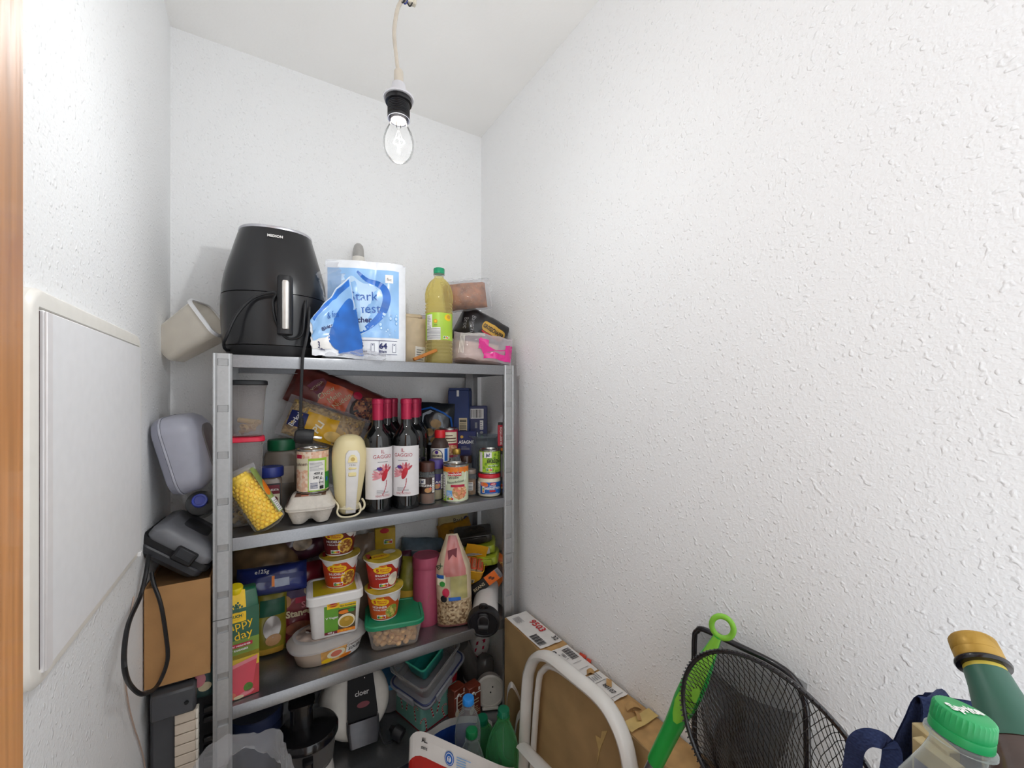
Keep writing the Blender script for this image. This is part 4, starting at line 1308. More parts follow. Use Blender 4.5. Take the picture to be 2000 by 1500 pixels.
wl = {(0, 0): 'dark wine bottle with hummingbird label, front left beside the mixer', (1, 0): 'dark wine bottle with hummingbird label, front right beside the spice jars',
      (0, 1): 'dark wine bottle in the middle row behind the front left wine bottle', (1, 1): 'dark wine bottle in the middle row behind the front right wine bottle',
      (0, 2): 'rearmost left wine bottle by the back wall', (1, 2): 'rearmost right wine bottle by the back wall'}
for (i, j), l in wl.items():
    o = w0 if (i, j) == (0, 0) else copy_tree(w0)
    x, y = {(0, 0): (.271, 1.1505), (1, 0): (.348, 1.1465), (0, 1): (.314, 1.225), (1, 1): (.396, 1.223), (0, 2): (.352, 1.3015), (1, 2): (.4285, 1.301)}[i, j]
    o.location = (x, y, Z2); o['label'] = l
    o.rotation_euler = (0, 0, face(x, y) + (R(20) if i == 0 else R(-14)) if j == 0 else R(150 + 20 * i))

# ---- right part of the second shelf
f, sf = pillow(.11, .17, .045, 81, .006)
ch = thing('snack_bag', 'black and blue half-clear snack bag behind the soy sauce', 'snack bag', (.492, 1.318, 1.352), (R(-4), R(4), R(-20)))
b = B(); bagmesh(b, f, .12, .17, mat('black_blue_film', '#1c2026', .28, var=.3, scale=14, coat=.4), 18, 18); b.build('bag', ch)
b = B(); b.p_poly(sf, [(-.045, .05), (-.045, .13), (-.02, .145), (.015, .125), (.03, .08), (.02, .03), (-.02, .03)], mat('snack_window', '#8f9aa6', .3, var=.25, scale=20), 3)
for u, v, r_ in ((.0, .10, .018), (.012, .075, .016), (-.02, .07, .016), (.0, .045, .014)):
    b.p_ell(sf, u, v, r_, r_ * .8, mat('tan_snack', '#a08050', .5, var=.2), 5, 14)
ribbon(b, sf, [(-.05, .14), (-.02, .150), (.02, .135), (.045, .12), (.052, .09), (.05, .06)], .006, PR['blue'], 6); b.build('print', ch)

so = jar('soy_sauce_bottle', 'soy sauce bottle with red cap and cream round label', 'sauce bottle', (.478, 1.225, Z2), [(.022, 0), (.0285, .003), (.0285, .012), (.0275, .06), (.0285, .115), (.029, .140), (.0285, .150), (.024, .164), (.017, .174), (.0145, .178)], tint('soy_glass', '#6a5650', .35, .06), [(.0150, .176), (.0168, .178), (.0168, .192), (.0155, .201), (.001, .2015)], lidm('bright_red', '#d5232c'))
b = B(); sf = cyl(.0289); b.p_rect(sf, -.040, .105, .040, .147, PR['white'], 1, 24, 3); b.p_ell(sf, -.010, .124, .019, .0205, PR['navy'], 2, 20); b.p_ell(sf, -.010, .124, .0165, .018, PR['cream'], 3, 20); b.p_ell(sf, -.010, .135, .0055, .0055, PR['purple'], 4, 12)
b.p_text(sf, 'KIKKOMAN', -.010, .121, .0085, PR['ink'], lay=5, fit=.032, bold=.03); b.p_text(sf, 'SOJASAUCE', -.010, .113, .0055, PR['ink'], lay=5, fit=.024); b.p_rect(sf, .014, .107, .026, .146, PR['blue'], 2, 4, 2); b.build('label', so)
bc2 = can('bean_can', 'small bean can with white and brown label behind the soy sauce', (.525, 1.268, Z2 + .105), .030, .098)
b = B(); sf = cyl(.0297); b.p_rect(sf, -.09, .005, .09, .093, PR['crimson'], 1, 40, 3); b.p_rect(sf, -.014, .05, .03, .086, PR['cream'], 2, 10, 2); b.p_lines(sf, -.010, .055, .026, .082, PR['brown'], 3, 4); b.p_rect(sf, -.03, .012, .03, .044, BEANO, 2, 12, 2); b.build('label', bc2)
b2 = can('bean_can', 'plain can hidden under the small bean can behind the soy sauce', (.525, 1.268, Z2), .030, .1045)
CB = mat('blue_carton', '#283c70', .45, var=.08, scale=30); CB2 = mat('dark_blue_carton', '#1d2558', .45, var=.06)
tp = thing('tomato_carton', 'tall blue drink carton with tomato picture by the back right post', 'carton', (.590, 1.322, Z2), (0, 0, R(-36)))
b = B(); b.box((0, 0, .163), (.072, .058, .326), CB, .002); b.prism([(-.036, .326), (.036, .326), (.033, .334), (-.033, .334)], .05, CB); b.build('carton', tp)
b = B(); sf = flat_front(-.0292); sl = flat_left(-.0362)
b.p_bars(sf, .002, .185, .030, .232, PR['beige'], PR['ink'], 1, 9, False); b.p_rect(sf, -.006, .305, .002, .326, PR['white'], 1, 1, 2)
b.p_rect(sl, -.022, .27, .014, .312, PR['beige'], 1, 2, 2); b.p_text(sl, 'Tomaten', -.003, .290, .010, PR['ink'], lay=2); b.p_lines(sl, -.018, .274, .01, .286, PR['grey'], 3, 2); b.p_ell(sl, -.016, .314, .005, .005, PR['red'], 2, 12); b.p_ell(sl, -.004, .235, .018, .017, mat('tomato_print', '#7a2430', .4, var=.3), 1, 18)
b.build('print', tp)
lp = thing('lasagne_box', 'dark blue lasagne sheet box with white lettering behind the open jar', 'pasta box', (.584, 1.260, Z2), (0, 0, R(-34)))
b = B(); b.box((0, 0, .095), (.068, .03, .19), CB2, .0015); b.build('box', lp)
b = B(); sf = flat_front(-.0152); b.p_ell(sf, -.012, .172, .005, .005, PR['gold'], 1, 12); b.p_text(sf, 'LASAGNE', 0, .150, .015, PR['white'], lay=1, fit=.056); b.p_lines(sf, -.014, .13, .014, .143, PR['grey'], 3, 1); b.p_rect(sf, -.026, .02, .026, .10, mat('lasagne_print', '#46406a', .4, var=.2), 1, 2, 2); b.build('print', lp)
pp = thing('pasta_box', 'dark blue pasta box showing a barcode on its narrow side', 'pasta box', (.648, 1.318, Z2), (0, 0, R(-24)))
b = B(); b.box((0, 0, .136), (.078, .05, .272), CB2, .002); b.build('box', pp)
b = B(); sf = flat_front(-.0252); b.p_bars(sf, -.024, .228, .026, .262, PR['white'], PR['ink'], 1, 13, True, 4); b.p_rect(sf, .013, .190, .025, .222, PR['white'], 1, 2, 2); b.p_lines(sf, .0145, .194, .0235, .219, PR['navy'], 4, 2); b.p_rect(sf, -.004, .195, .004, .215, PR['grey'], 1, 1, 1); b.p_ell(sf, .019, .180, .006, .005, PR['grey'], 1, 12); b.p_rect(sf, -.006, .165, .006, .18, PR['white'], 1, 1, 1); b.p_ell(sf, .02, .165, .004, .004, PR['green'], 1, 10); b.build('print', pp)

def ja(b, sf, u, v, s_, lay=4):
    b.p_rect(sf, u - s_ * .9, v - s_ * .35, u + s_ * .9, v + s_ * 1.0, PR['white'], lay, 4, 2)
    b.p_text(sf, 'ja!', u, v, s_, PR['navy'], lay=lay + 1, bold=.04)
def spice(name, label, loc, fillc, lidc, word, band):
    t = jar(name, label, 'spice jar', loc, [(.017, 0), (.0205, .002), (.021, .005), (.021, .082), (.019, .090), (.017, .093)], GLASS, [(.0195, .0925), (.0208, .0935), (.0208, .1165), (.0195, .1185), (.001, .119)], lidc, fill=([(.018, .003), (.0200, .006), (.0200, .060), (.001, .062)], fillc))
    b = B(); sf = cyl(.0213); b.p_rect(sf, -.040, .032, .040, .078, band, 1, 30, 3)
    ja(b, sf, -.015, .063, .011); b.p_text(sf, word, -.004, .0515, .0085, PR['white'], lay=3, bold=.03); b.p_rect(sf, .014, .034, .024, .076, PR['white'], 2, 4, 2); b.p_lines(sf, .015, .04, .023, .072, PR['grey'], 6, 3)
    b.p_ell(sf, .002, .042, .010, .007, PR['tan'], 3, 14); b.p_ell(sf, .008, .046, .004, .004, PR['salmon'], 4, 10)
    b.build('label', t)
    return t
spice('spice_jar', 'nutmeg jar with brown lid at the foot of the wine bottles', (.4075, 1.142, Z2), mat('ground_nutmeg', '#8a5a3c', .9, var=.12), lidm('chestnut', '#4c2c22'), 'MUSKATNUSS', mat('nutmeg_label', '#33201c', .4))
spice('spice_jar', 'garlic powder jar with purple lid between nutmeg and bean can', (.447, 1.176, Z2), mat('garlic_powder', '#c9b48c', .9, var=.1), lidm('violet', '#4a3a86'), 'KNOBLAUCH', mat('garlic_label', '#352a66', .4))
fx = can('bean_can', 'can of giant beans with red banner at the front of the shelf', (.492, 1.134, Z2), .0370, .1085)
b = B(); sf = cyl(.0367)
b.p_rect(sf, -.112, .005, .112, .1035, mat('can_pale_green', '#cfd8b8', .4, var=.1, scale=14), 1, 44, 4)
b.p_rect(sf, -.112, .090, .112, .1033, mat('carrot_print', '#d9773a', .4, var=.3, scale=60), 2, 44, 1)
for k in range(7):
    b.p_ell(sf, -.040 + .0135 * k, .094, .0075, .0055, PR['org'], 3, 12, rot=.3 * k)
b.p_poly(sf, [(-.030, .052), (.028, .062), (.032, .088), (-.032, .080)], PR['white'], 4)
b.p_rect(sf, -.024, .078, .016, .0885, PR['red'], 5, 8, 2, slant=.0); b.p_text(sf, 'Freshona', -.004, .0805, .0095, PR['white'], lay=7, rot=.08, fit=.038)
b.p_text(sf, 'Weiße', -.006, .070, .0105, PR['ink'], lay=7, bold=0, rot=.12); b.p_text(sf, 'Riesenbohnen', 0, .058, .0105, PR['ink'], lay=7, bold=0, rot=.12, fit=.048)
b.p_rect(sf, -.014, .046, .026, .053, PR['crimson'], 6, 8, 1); b.p_ell(sf, .012, .032, .022, .021, BEANO, 4, 24); rg = random.Random(2)
for k in range(22):
    a, q = rg.uniform(0, 6.28), rg.uniform(0, .018)
    b.p_ell(sf, .012 + q * math.cos(a), .032 + q * math.sin(a), .0048, .0034, (PR['salmon'], PR['tan'], mat('bean_skin', '#e0a070', .4))[k % 3], 5, 10, rot=a)
b.p_rect(sf, -.028, .020, -.010, .036, PR['lightblue'], 5, 3, 2); b.p_lines(sf, -.026, .022, -.012, .034, PR['white'], 4, 6); b.p_nutri(sf, -.026, .008, .020, 5); b.p_rect(sf, -.112, .005, -.030, .02, PR['lime'], 3, 16, 1); b.p_rect(sf, -.045, .010, -.034, .085, PR['white'], 3, 4, 3); b.p_lines(sf, -.044, .012, -.035, .083, PR['grey'], 9, 4)
b.build('label', fx)
jar('vinegar_bottle', 'slim bottle with gold cap behind the giant bean can', 'bottle', (.527, 1.208, Z2), [(.017, 0), (.0195, .003), (.0195, .085), (.013, .105), (.0105, .115), (.0105, .125)], GLASS, [(.0118, .124), (.0125, .125), (.0125, .139), (.0115, .1405), (.001, .1408)], mat('gold_cap', '#c4a04c', .3, .7), fill=([(.0165, .003), (.0185, .006), (.0185, .075), (.001, .078)], mat('amber_fill', '#6a3018', .3)))
jar('spice_jar', 'glass spice jar with dark brown lid left of the open jar', 'spice jar', (.566, 1.222, Z2), [(.017, 0), (.0195, .003), (.0195, .085), (.017, .093)], GLASS, [(.019, .0925), (.0198, .0935), (.0198, .1135), (.0185, .1155), (.001, .116)], mat('dark_clear_lid', '#3c2824', .2), fill=([(.0165, .003), (.0185, .005), (.0185, .05), (.001, .052)], mat('brown_spice', '#4a2c1c', .9)))
am = jar('amber_jar', 'small jar of brown spice with barcode label behind the giant beans', 'jar', (.556, 1.170, Z2), [(.016, 0), (.0185, .003), (.0185, .06), (.016, .068)], GLASS, [(.0175, .067), (.0182, .068), (.0182, .078), (.017, .08), (.001, .0802)], mat('clear_lid', '#8d8078', .2), fill=([(.0155, .003), (.0175, .005), (.0175, .048), (.001, .05)], mat('brown_seeds', '#8a6034', .8, var=.4, scale=120)))
b = B(); sf = cyl(.0187); b.p_bars(sf, -.006, .018, .008, .042, PR['white'], PR['ink'], 1, 8, False); b.build('label', am)
oj = thing('glass_jar', 'empty wide-mouthed clear glass jar behind the pea can', 'jar', (.638, 1.232, Z2), 0)
b = B(); b.lathe([(.036, .004), (.046, .0), (.049, .004), (.049, .150), (.044, .162), (.046, .168), (.056, .172), (.056, .176), (.053, .1765), (.0425, .167), (.0405, .160), (.0455, .148), (.0455, .006)], film('jar_glass', '#cfd6da', .06, .03), 40, cap1=True); b.build('body', oj)
hm = jar('horseradish_jar', 'jar of cream horseradish with red lid and blue label', 'jar', (.606, 1.138, Z2), [(.028, 0), (.0335, .003), (.0350, .009), (.0352, .048), (.0335, .056), (.031, .058)], mat('cream_horseradish', '#dcd4bc', .25, var=.04, coat=.4), [(.0335, .0575), (.0348, .0585), (.0348, .0665), (.0330, .069), (.001, .0692)], lidm('glossy_red', '#c4182c', .3))
b = B(); sf = cyl(.0354); LB = mat('horseradish_blue', '#1f5aa8', .35, var=.2, scale=20)
b.p_rect(sf, -.10, .010, .10, .046, LB, 1, 40, 3); b.p_rect(sf, -.10, .010, -.030, .046, PR['white'], 2, 16, 2); b.p_bars(sf, -.045, .014, -.032, .042, PR['white'], PR['grey'], 3, 8, False)
b.p_ell(sf, -.016, .039, .013, .007, PR['salmon'], 3, 14, rot=-.2); b.p_ell(sf, -.012, .041, .008, .004, PR['orange'], 4, 12, rot=-.2); b.p_rect(sf, -.022, .014, -.014, .034, PR['white'], 5, 2, 2)
for k, c in enumerate(('red', 'org', 'yel', 'g2', 'g1')):
    b.p_rect(sf, -.020, .016 + .0028 * k, -.016, .0186 + .0028 * k, PR[c], 6, 1, 1)
b.p_ell(sf, .012, .041, .010, .004, PR['red'], 4, 14); b.p_rect(sf, .006, .040, .018, .042, PR['white'], 5, 2, 1); b.p_text(sf, 'SAHNE', .010, .0325, .0062, PR['white'], lay=4); b.p_text(sf, 'MEERRETTICH', .012, .0245, .0090, PR['white'], lay=4, fit=.048, bold=.03); b.p_rect(sf, .001, .017, .019, .0225, PR['red'], 4, 4, 1); b.p_lines(sf, -.012, .0115, .028, .0145, PR['white'], 1, 4)
b.build('label', hm)
pe = can('pea_can', 'small can of peas with green label standing on the horseradish jar', (.610, 1.142, Z2 + .0695), .0335, .0725)
b = B(); sf = cyl(.0332); b.p_rect(sf, -.10, .005, .10, .068, mat('pea_label_green', '#a6c83c', .4, var=.08), 1, 40, 3); rg = random.Random(6)
for k in range(46):
    b.p_ell(sf, rg.uniform(-.05, .05), rg.uniform(.008, .065), .0042, .0042, mat('pea_print', '#6f9a26', .4, var=.2), 2, 10)
b.p_rect(sf, -.038, .006, -.024, .066, PR['white'], 3, 4, 3); ja(b, sf, -.006, .054, .013, 4); b.p_text(sf, 'ERBSEN', .012, .034, .015, PR['ink'], lay=4, bold=.03, fit=.040); b.p_text(sf, 'extra fein', .010, .024, .008, PR['white'], lay=4, bold=0); b.p_nutri(sf, -.010, .009, .017, 4)
b.build('label', pe)
mb = thing('match_box', 'narrow red and black upright packet beside the right front post', 'packet', (.652, 1.144, Z2), (0, 0, R(-30)))
b = B(); b.box((0, 0, .075), (.022, .040, .15), mat('packet_black', '#1b1a1e', .4), .0015); b.build('lower_box', mb)
b = B(); b.box((0, 0, .183), (.022, .040, .066), mat('packet_red', '#b81a34', .4), .0015); b.box((0, 0, .219), (.020, .036, .008), mat('packet_black', '#1b1a1e', .4), .001); b.build('upper_box', mb)
b = B(); sf = flat_front(-.0203); b.p_text(sf, '24 ADET STÜCK', .003, .183, .009, PR['white'], lay=1, rot=R(90), fit=.056); b.p_rect(sf, -.001, .055, .004, .125, PR['grey'], 1, 1, 4); b.p_ell(sf, .002, .14, .004, .005, PR['org'], 1, 10); b.p_ell(sf, .002, .025, .005, .008, PR['gold'], 1, 12); b.p_ell(sf, .002, .027, .003, .005, PR['red'], 2, 10); b.build('print', mb)
# ================================================================== third shelf
Z3 = SH[2]
def carton_bag(name, label, cat, loc, rot, w, h, t, m, seed, prints=None, crk=.006, base=False, nu=18, nv=20):
    o = thing(name, label, cat, loc, rot)
    f, sf = pillow(w, h, t, seed, crk, base=base)
    b = B(); bagmesh(b, f, w, h, m, nu, nv); b.build('bag', o)
    if prints:
        b = B(); prints(b, sf); b.build('print', o)
    return o
# ---- juice carton
jc = thing('juice_carton', 'green and red juice carton with yellow cap behind the left post', 'juice carton', (-.040, 1.134, Z3), (0, 0, R(6)))
JG = mat('juice_dark_green', '#1d5a40', .35, var=.1, scale=10)
b = B()
W, D = .066, .062
b.rloft([(.0008, W / 2, D / 2, .004), (.200, W / 2, D / 2, .004), (.230, W / 2 * .9, D / 2 * .55, .004), (.236, W / 2 * .88, D / 2 * .3, .003)], JG, n=2)
b.build('carton', jc)
def jsf(u, v, e):
    if v > .2:
        q = (v - .2) / .03
        return (u * (1 - .1 * q), -D / 2 * (1 - .45 * q) - e, v)
    return (u, -D / 2 - e, v)
b = B()
b.p_rect(jsf, -.033, .09, .033, .2, JG, 1, 2, 2); b.p_rect(jsf, -.033, .09, .033, .132, mat('juice_fade', '#7c9a30', .35, var=.3, scale=12), 2, 2, 2)
b.p_rect(jsf, -.033, .060, .033, .100, mat('juice_yellow', '#d9b62c', .35, var=.15, scale=14), 2, 2, 2); b.p_rect(jsf, -.033, .002, .033, .068, mat('juice_red_ground', '#b83a42', .35, var=.2, scale=14), 3, 2, 2)
b.p_rect(jsf, -.033, .172, .008, .236, PR['yel'], 3, 3, 4)
b.p_ell(jsf, -.013, .186, .0165, .0085, PR['gold'], 4, 20); b.p_ell(jsf, -.013, .186, .0155, .0075, PR['yel'], 5, 20); b.p_text(jsf, 'RAUCH', -.013, .183, .0085, PR['dgreen'], lay=6, bold=.04, fit=.026)
for k in range(14):
    a = k * 2.4; q = .0009 * k
    b.p_ell(jsf, -.010 + q * math.cos(a) * .9, .206 + q * math.sin(a) * .7, .0022, .0022, PR['dgreen'], 5, 8)
b.p_rect(jsf, -.0106, .195, -.0094, .204, PR['dgreen'], 5, 1, 1)
b.p_text(jsf, 'happy', -.006, .158, .026, PR['yel'], lay=5, rot=.14, bold=.0, fit=.056); b.p_text(jsf, 'day', .004, .134, .026, PR['yel'], lay=5, rot=.14, bold=.0)
b.p_rect(jsf, -.030, .116, .020, .124, PR['crimson'], 5, 4, 1); b.p_text(jsf, 'super naturtrüb', -.006, .118, .006, PR['white'], lay=6, fit=.044); b.p_text(jsf, 'MIT RHABARBER', -.006, .108, .006, PR['white'], lay=6, fit=.036)
b.p_poly(jsf, [(-.022, .004), (.018, .004), (.030, .088), (-.024, .078)], mat('rhubarb_juice', '#d2485a', .3, var=.12, scale=20), 4)
b.p_poly(jsf, [(-.024, .078), (.030, .088), (.029, .080), (-.0235, .070)], PR['rose'], 5)
b.p_rect(jsf, -.033, .002, -.020, .060, mat('rhubarb_stalk', '#9c2336', .4, var=.3), 3, 2, 2); b.p_ell(jsf, -.026, .078, .008, .014, mat('herb_green', '#4f7a2c', .4, var=.3), 4, 12); b.p_ell(jsf, .012, .022, .009, .010, mat('herb_green', '#4f7a2c', .4, var=.3), 6, 14)
b.p_ell(jsf, -.022, .012, .011, .008, PR['salmon'], 6, 12); b.p_ell(jsf, .008, .010, .016, .005, PR['rose'], 6, 12, rot=.2); b.p_ell(jsf, -.006, .006, .01, .004, PR['beige'], 7, 12)
sr = flat_right(W / 2)
b.p_rect(sr, -.030, .004, .030, .09, PR['crimson'], 1, 2, 2); b.p_rect(sr, -.030, .09, .030, .13, mat('juice_fade', '#7c9a30', .35), 1, 2, 2)
b.build('print', jc)
b = B(); b.lathe([(.0135, 0), (.0140, .001, .03), (.0140, .012, .03), (.0125, .0140), (.001, .0142)], mat('yellow_screw_cap', '#ead21c', .35), 48, fn=24)
b.build('screw_cap', jc, loc=(-.010, -.006, .231), rot=(R(14), 0, 0))

# ---- bags at the back left
carton_bag('crisp_bag', 'clear bag of brown crisps lying on top at the back left', 'crisp bag', (.010, 1.295, 1.035), (R(-30), R(3), 0), .165, .115, .09, mat('crisp_brown', '#806648', .35, var=.5, scale=30, coat=.3), 101)
def pr_blue(b, sf):
    b.p_rect(sf, -.07, .030, .07, .042, PR['navy'], 2, 16, 2); b.p_text(sf, 'e125g', -.022, .052, .013, PR['white'], lay=6, rot=-.06)
    b.p_rect(sf, .000, .016, .006, .042, PR['org'], 4, 2, 6); b.p_rect(sf, .006, .014, .038, .034, mat('silver_window', '#8d96ac', .3), 4, 8, 6)
carton_bag('crisp_bag', 'shiny dark blue 125 g crisp bag draped above the juice carton', 'crisp bag', (.024, 1.215, 1.043), (R(-24), R(1), R(-3)), .155, .070, .05, mat('navy_foil', '#1f2a66', .28, var=.25, scale=20, coat=.4), 102, pr_blue)
def pr_red(b, sf):
    b.p_rect(sf, -.045, .125, .052, .150, mat('stripe_mauve', '#4a3560', .35), 3, 10, 3); b.p_rect(sf, -.01, .110, .052, .125, PR['crimson'], 3, 6, 2)
    b.p_text(sf, 'Salz', .022, .098, .022, PR['rose'], lay=6, rot=.05, bold=.03); b.p_text(sf, 'Stangen', .004, .078, .024, PR['beige'], lay=6, rot=.05, bold=.04)
    b.p_ell(sf, .0, .045, .035, .018, mat('pretzel_print', '#8a5038', .4, var=.4, scale=50), 4, 20); b.p_ell(sf, -.034, .118, .014, .016, PR['tan'], 5, 14)
    b.p_ell(sf, .022, .140, .012, .012, PR['beige'], 5, 14)
carton_bag('pretzel_bag', 'large red pretzel stick bag standing behind the white bucket', 'snack bag', (.090, 1.284, Z3 + .001), (R(-5), 0, R(-3)), .130, .205, .07, mat('deep_red_foil', '#7e1f2c', .3, var=.3, scale=18, coat=.3), 103, pr_red, base=True)
def pr_gy(b, sf):
    b.p_rect(sf, -.028, .10, .028, .140, PR['dgreen'], 3, 6, 6); b.p_ell(sf, .0, .07, .020, .030, mat('silver_foil_print', '#a29c98', .25, .3), 4, 18); b.p_ell(sf, .004, .04, .018, .014, PR['tan'], 5, 14); b.p_rect(sf, -.03, .004, .03, .02, PR['gold'], 3, 6, 2)
carton_bag('snack_pouch', 'yellow and green snack pouch standing beside the juice carton', 'snack bag', (.020, 1.262, Z3 + .001), (R(-4), R(2), R(4)), .075, .165, .05, mat('pouch_yellow', '#8f8428', .35, var=.3, scale=18), 104, pr_gy, base=True)
def pr_logo(b, sf):
    b.p_ell(sf, .0, .085, .022, .014, PR['navy'], 4, 16); b.p_ell(sf, .002, .084, .017, .009, PR['crimson'], 5, 16); b.p_ell(sf, .0, .05, .025, .02, mat('snack_mix_print', '#a08a70', .4, var=.4, scale=60), 4, 16)
carton_bag('crisp_bag', 'dark red and blue crisp bag at the back under the upper shelf', 'crisp bag', (.105, 1.325, 1.075), (R(-12), R(-6), R(4)), .14, .125, .06, mat('wine_foil', '#4a1f30', .3, var=.4, scale=22, coat=.4), 105, pr_logo)
carton_bag('noodle_bag', 'clear bag of dry noodles behind the stacked noodle cups', 'noodle bag', (.245, 1.290, Z3 + .001), (R(-3), R(-3), R(-8)), .125, .255, .07, film('noodle_clear_bag', '#a58f7c', .5, .15, bump=.003), 106, base=True)
fq, _ = pillow(.105, .19, .05, 107, .008, fr=70, base=True)
b = B(); bagmesh(b, fq, .105, .19, speckle('dry_noodles', '#6a5138', '#8c7250', '#453528', 140), 16, 20)
b.build('noodle_heap', bpy.data.objects['noodle_bag.001'], loc=(0, 0, .006), kind='stuff')

# ---- ice-cream tub, bouillon bucket and noodle cups
ic = thing('ice_cream_tub', 'oval clear ice cream tub with orange label under the white bucket', 'tub', (.150, 1.182, Z3), (0, 0, R(7)))
def oval(z, hx, hy, p=2.6, n=44):
    o = []
    for j in range(n):
        a = 2 * PI * j / n
        k = 1 / (abs(math.cos(a)) ** p + abs(math.sin(a)) ** p) ** (1 / p)
        o.append((hx * k * math.cos(a), hy * k * math.sin(a), z))
    return o
ICM = mat('ice_cream_side', '#c4b09c', .35, var=.08, scale=20, coat=.3)
b = B(); b.loft([oval(.0008, .066, .044), oval(.004, .070, .047), (oval(.060, .084, .058)), oval(.0605, .082, .056)], ICM); b.build('tub', ic)
b = B()
LIDC = film('tub_lid_clear', '#dedcdc', .35, .15)
b.loft([oval(.052, .0855, .0595), oval(.052, .0885, .0625), oval(.057, .0885, .0625), oval(.060, .086, .060), oval(.076, .076, .051), oval(.0765, .072, .047)], LIDC); l_ = b.build('lid', ic)
b = B(); tf = flat_top(.0766)
b.p_ell(tf, 0, 0, .070, .045, mat('choc_cream_print', '#b9a79c', .4, var=.5, scale=40), 1, 28)
for k in range(26):
    rg = random.Random(k); b.p_ell(tf, rg.uniform(-.055, .055), rg.uniform(-.03, .03), .006, .003, PR['brown'] if k % 2 else PR['white'], 2, 8, rot=rg.uniform(0, 3))
b.build('lid_print', l_)
b = B()
def icsf(u, v, e):
    q = v / .06; hx, hy = .070 + .014 * q, .047 + .011 * q
    a = -PI / 2 + u / .062
    k = 1 / (abs(math.cos(a)) ** 2.6 + abs(math.sin(a)) ** 2.6) ** (1 / 2.6)
    return ((hx + e) * k * math.cos(a), (hy + e) * k * math.sin(a), v)
b.p_rect(icsf, -.022, .006, .062, .052, PR['white'], 2, 24, 5); b.p_rect(icsf, -.022, .006, .022, .052, mat('vanilla_print', '#dca55c', .4, var=.4, scale=40), 3, 14, 5)
b.p_ell(icsf, .004, .030, .016, .015, PR['cream'], 4, 18); b.p_ell(icsf, .004, .030, .010, .010, PR['salmon'], 5, 16); b.p_ell(icsf, -.012, .014, .010, .007, PR['yel'], 4, 12); b.p_ell(icsf, .022, .012, .012, .006, PR['org'], 4, 12)
b.p_text(icsf, 'Cremissimo', .040, .038, .012, PR['brown'], lay=6, bold=0, fit=.040); b.p_text(icsf, 'SOLERO', .042, .023, .014, PR['ink'], lay=6, bold=.02, fit=.032)
b.build('label', ic)
ic.scale = (1.08, 1.08, .82)
bu = thing('bouillon_bucket', 'white square bucket with yellow lid and green vegetable broth label', 'bucket', (.166, 1.184, Z3 + .0632), (0, 0, R(-5)))
bu.scale = (1.09, 1.09, 1.0)
BW = mat('white_bucket', '#e3e1df', .35, var=.02)
b = B(); b.rloft([(.0008, .048, .044, .010), (.003, .050, .046, .012), (.098, .057, .053, .014)], BW, n=5); b.build('bucket', bu)
b = B(); b.rloft([(.090, .0585, .0545, .015), (.090, .0615, .0575, .016), (.108, .0615, .0575, .016), (.111, .059, .055, .015), (.111, .054, .050, .013), (.1085, .053, .049, .013)], BW, n=5); bl_ = b.build('lid', bu)
b = B(); b.p_rect(flat_top(.1086), -.047, -.044, .047, .044, mat('broth_yellow', '#b9a51e', .4, var=.06), 1, 2, 2); b.p_ell(flat_top(.1086), -.008, 0, .02, .016, PR['gold'], 2, 16); b.build('lid_label', bl_)
def busf(u, v, e):
    return (u * (1 + (v - .05) * .6), -(.046 + .007 * v / .098) - e, v)
b = B()
b.p_rect(busf, -.024, .008, .044, .082, mat('broth_green', '#5f9a2c', .4, var=.06), 1, 3, 3); b.p_rect(busf, .006, .008, .044, .068, mat('broth_soup', '#4a3c22', .4, var=.5, scale=40), 2, 3, 3)
b.p_ell(busf, .024, .036, .019, .018, PR['cream'], 3, 22); b.p_ell(busf, .024, .034, .016, .014, mat('broth_gold', '#b08a1e', .2), 4, 20); b.p_ell(busf, .025, .040, .006, .005, PR['gold'], 5, 12); b.p_ell(busf, .018, .060, .012, .005, PR['org'], 3, 12); b.p_ell(busf, .034, .062, .008, .005, PR['green'], 4, 12)
b.p_rect(busf, -.018, .074, .008, .092, PR['yel'], 3, 2, 2); b.p_ell(busf, -.005, .083, .010, .005, PR['red'], 4, 16); b.p_text(busf, 'MAGGI', -.005, .0812, .0055, PR['yel'], lay=5); b.p_rect(busf, .008, .072, .044, .082, PR['yel'], 2, 2, 1); b.p_text(busf, 'Klare Gemüsebrühe', .026, .075, .006, PR['dgreen'], lay=4, fit=.034)
b.p_text(busf, 'V Vegan', -.008, .048, .008, PR['white'], lay=4); b.p_rect(busf, .004, .008, .044, .016, PR['org'], 4, 2, 1); b.p_text(busf, 'für 45 Liter', .024, .0105, .0055, PR['yel'], lay=5); b.p_rect(busf, -.024, .008, .004, .015, PR['maroon'], 4, 2, 1); b.p_text(busf, '900 g', -.010, .0098, .0065, PR['white'], lay=5)
bs = lambda u, v, e: (-(.050 + .007 * v / .098) - e, -u, v)
b.p_rect(bs, -.03, .03, .03, .08, PR['gold'], 1, 2, 2); b.p_lines(bs, -.025, .034, .02, .076, PR['maroon'], 7, 2)
b.build('label', bu)
FOIL = mat('cup_lid_foil', '#b8a030', .35, var=.3, scale=30)
CUPR = mat('cup_red', '#b0281e', .4, var=.12, scale=20); CUPD = mat('cup_dark_red', '#6e1f1c', .4, var=.2, scale=20)
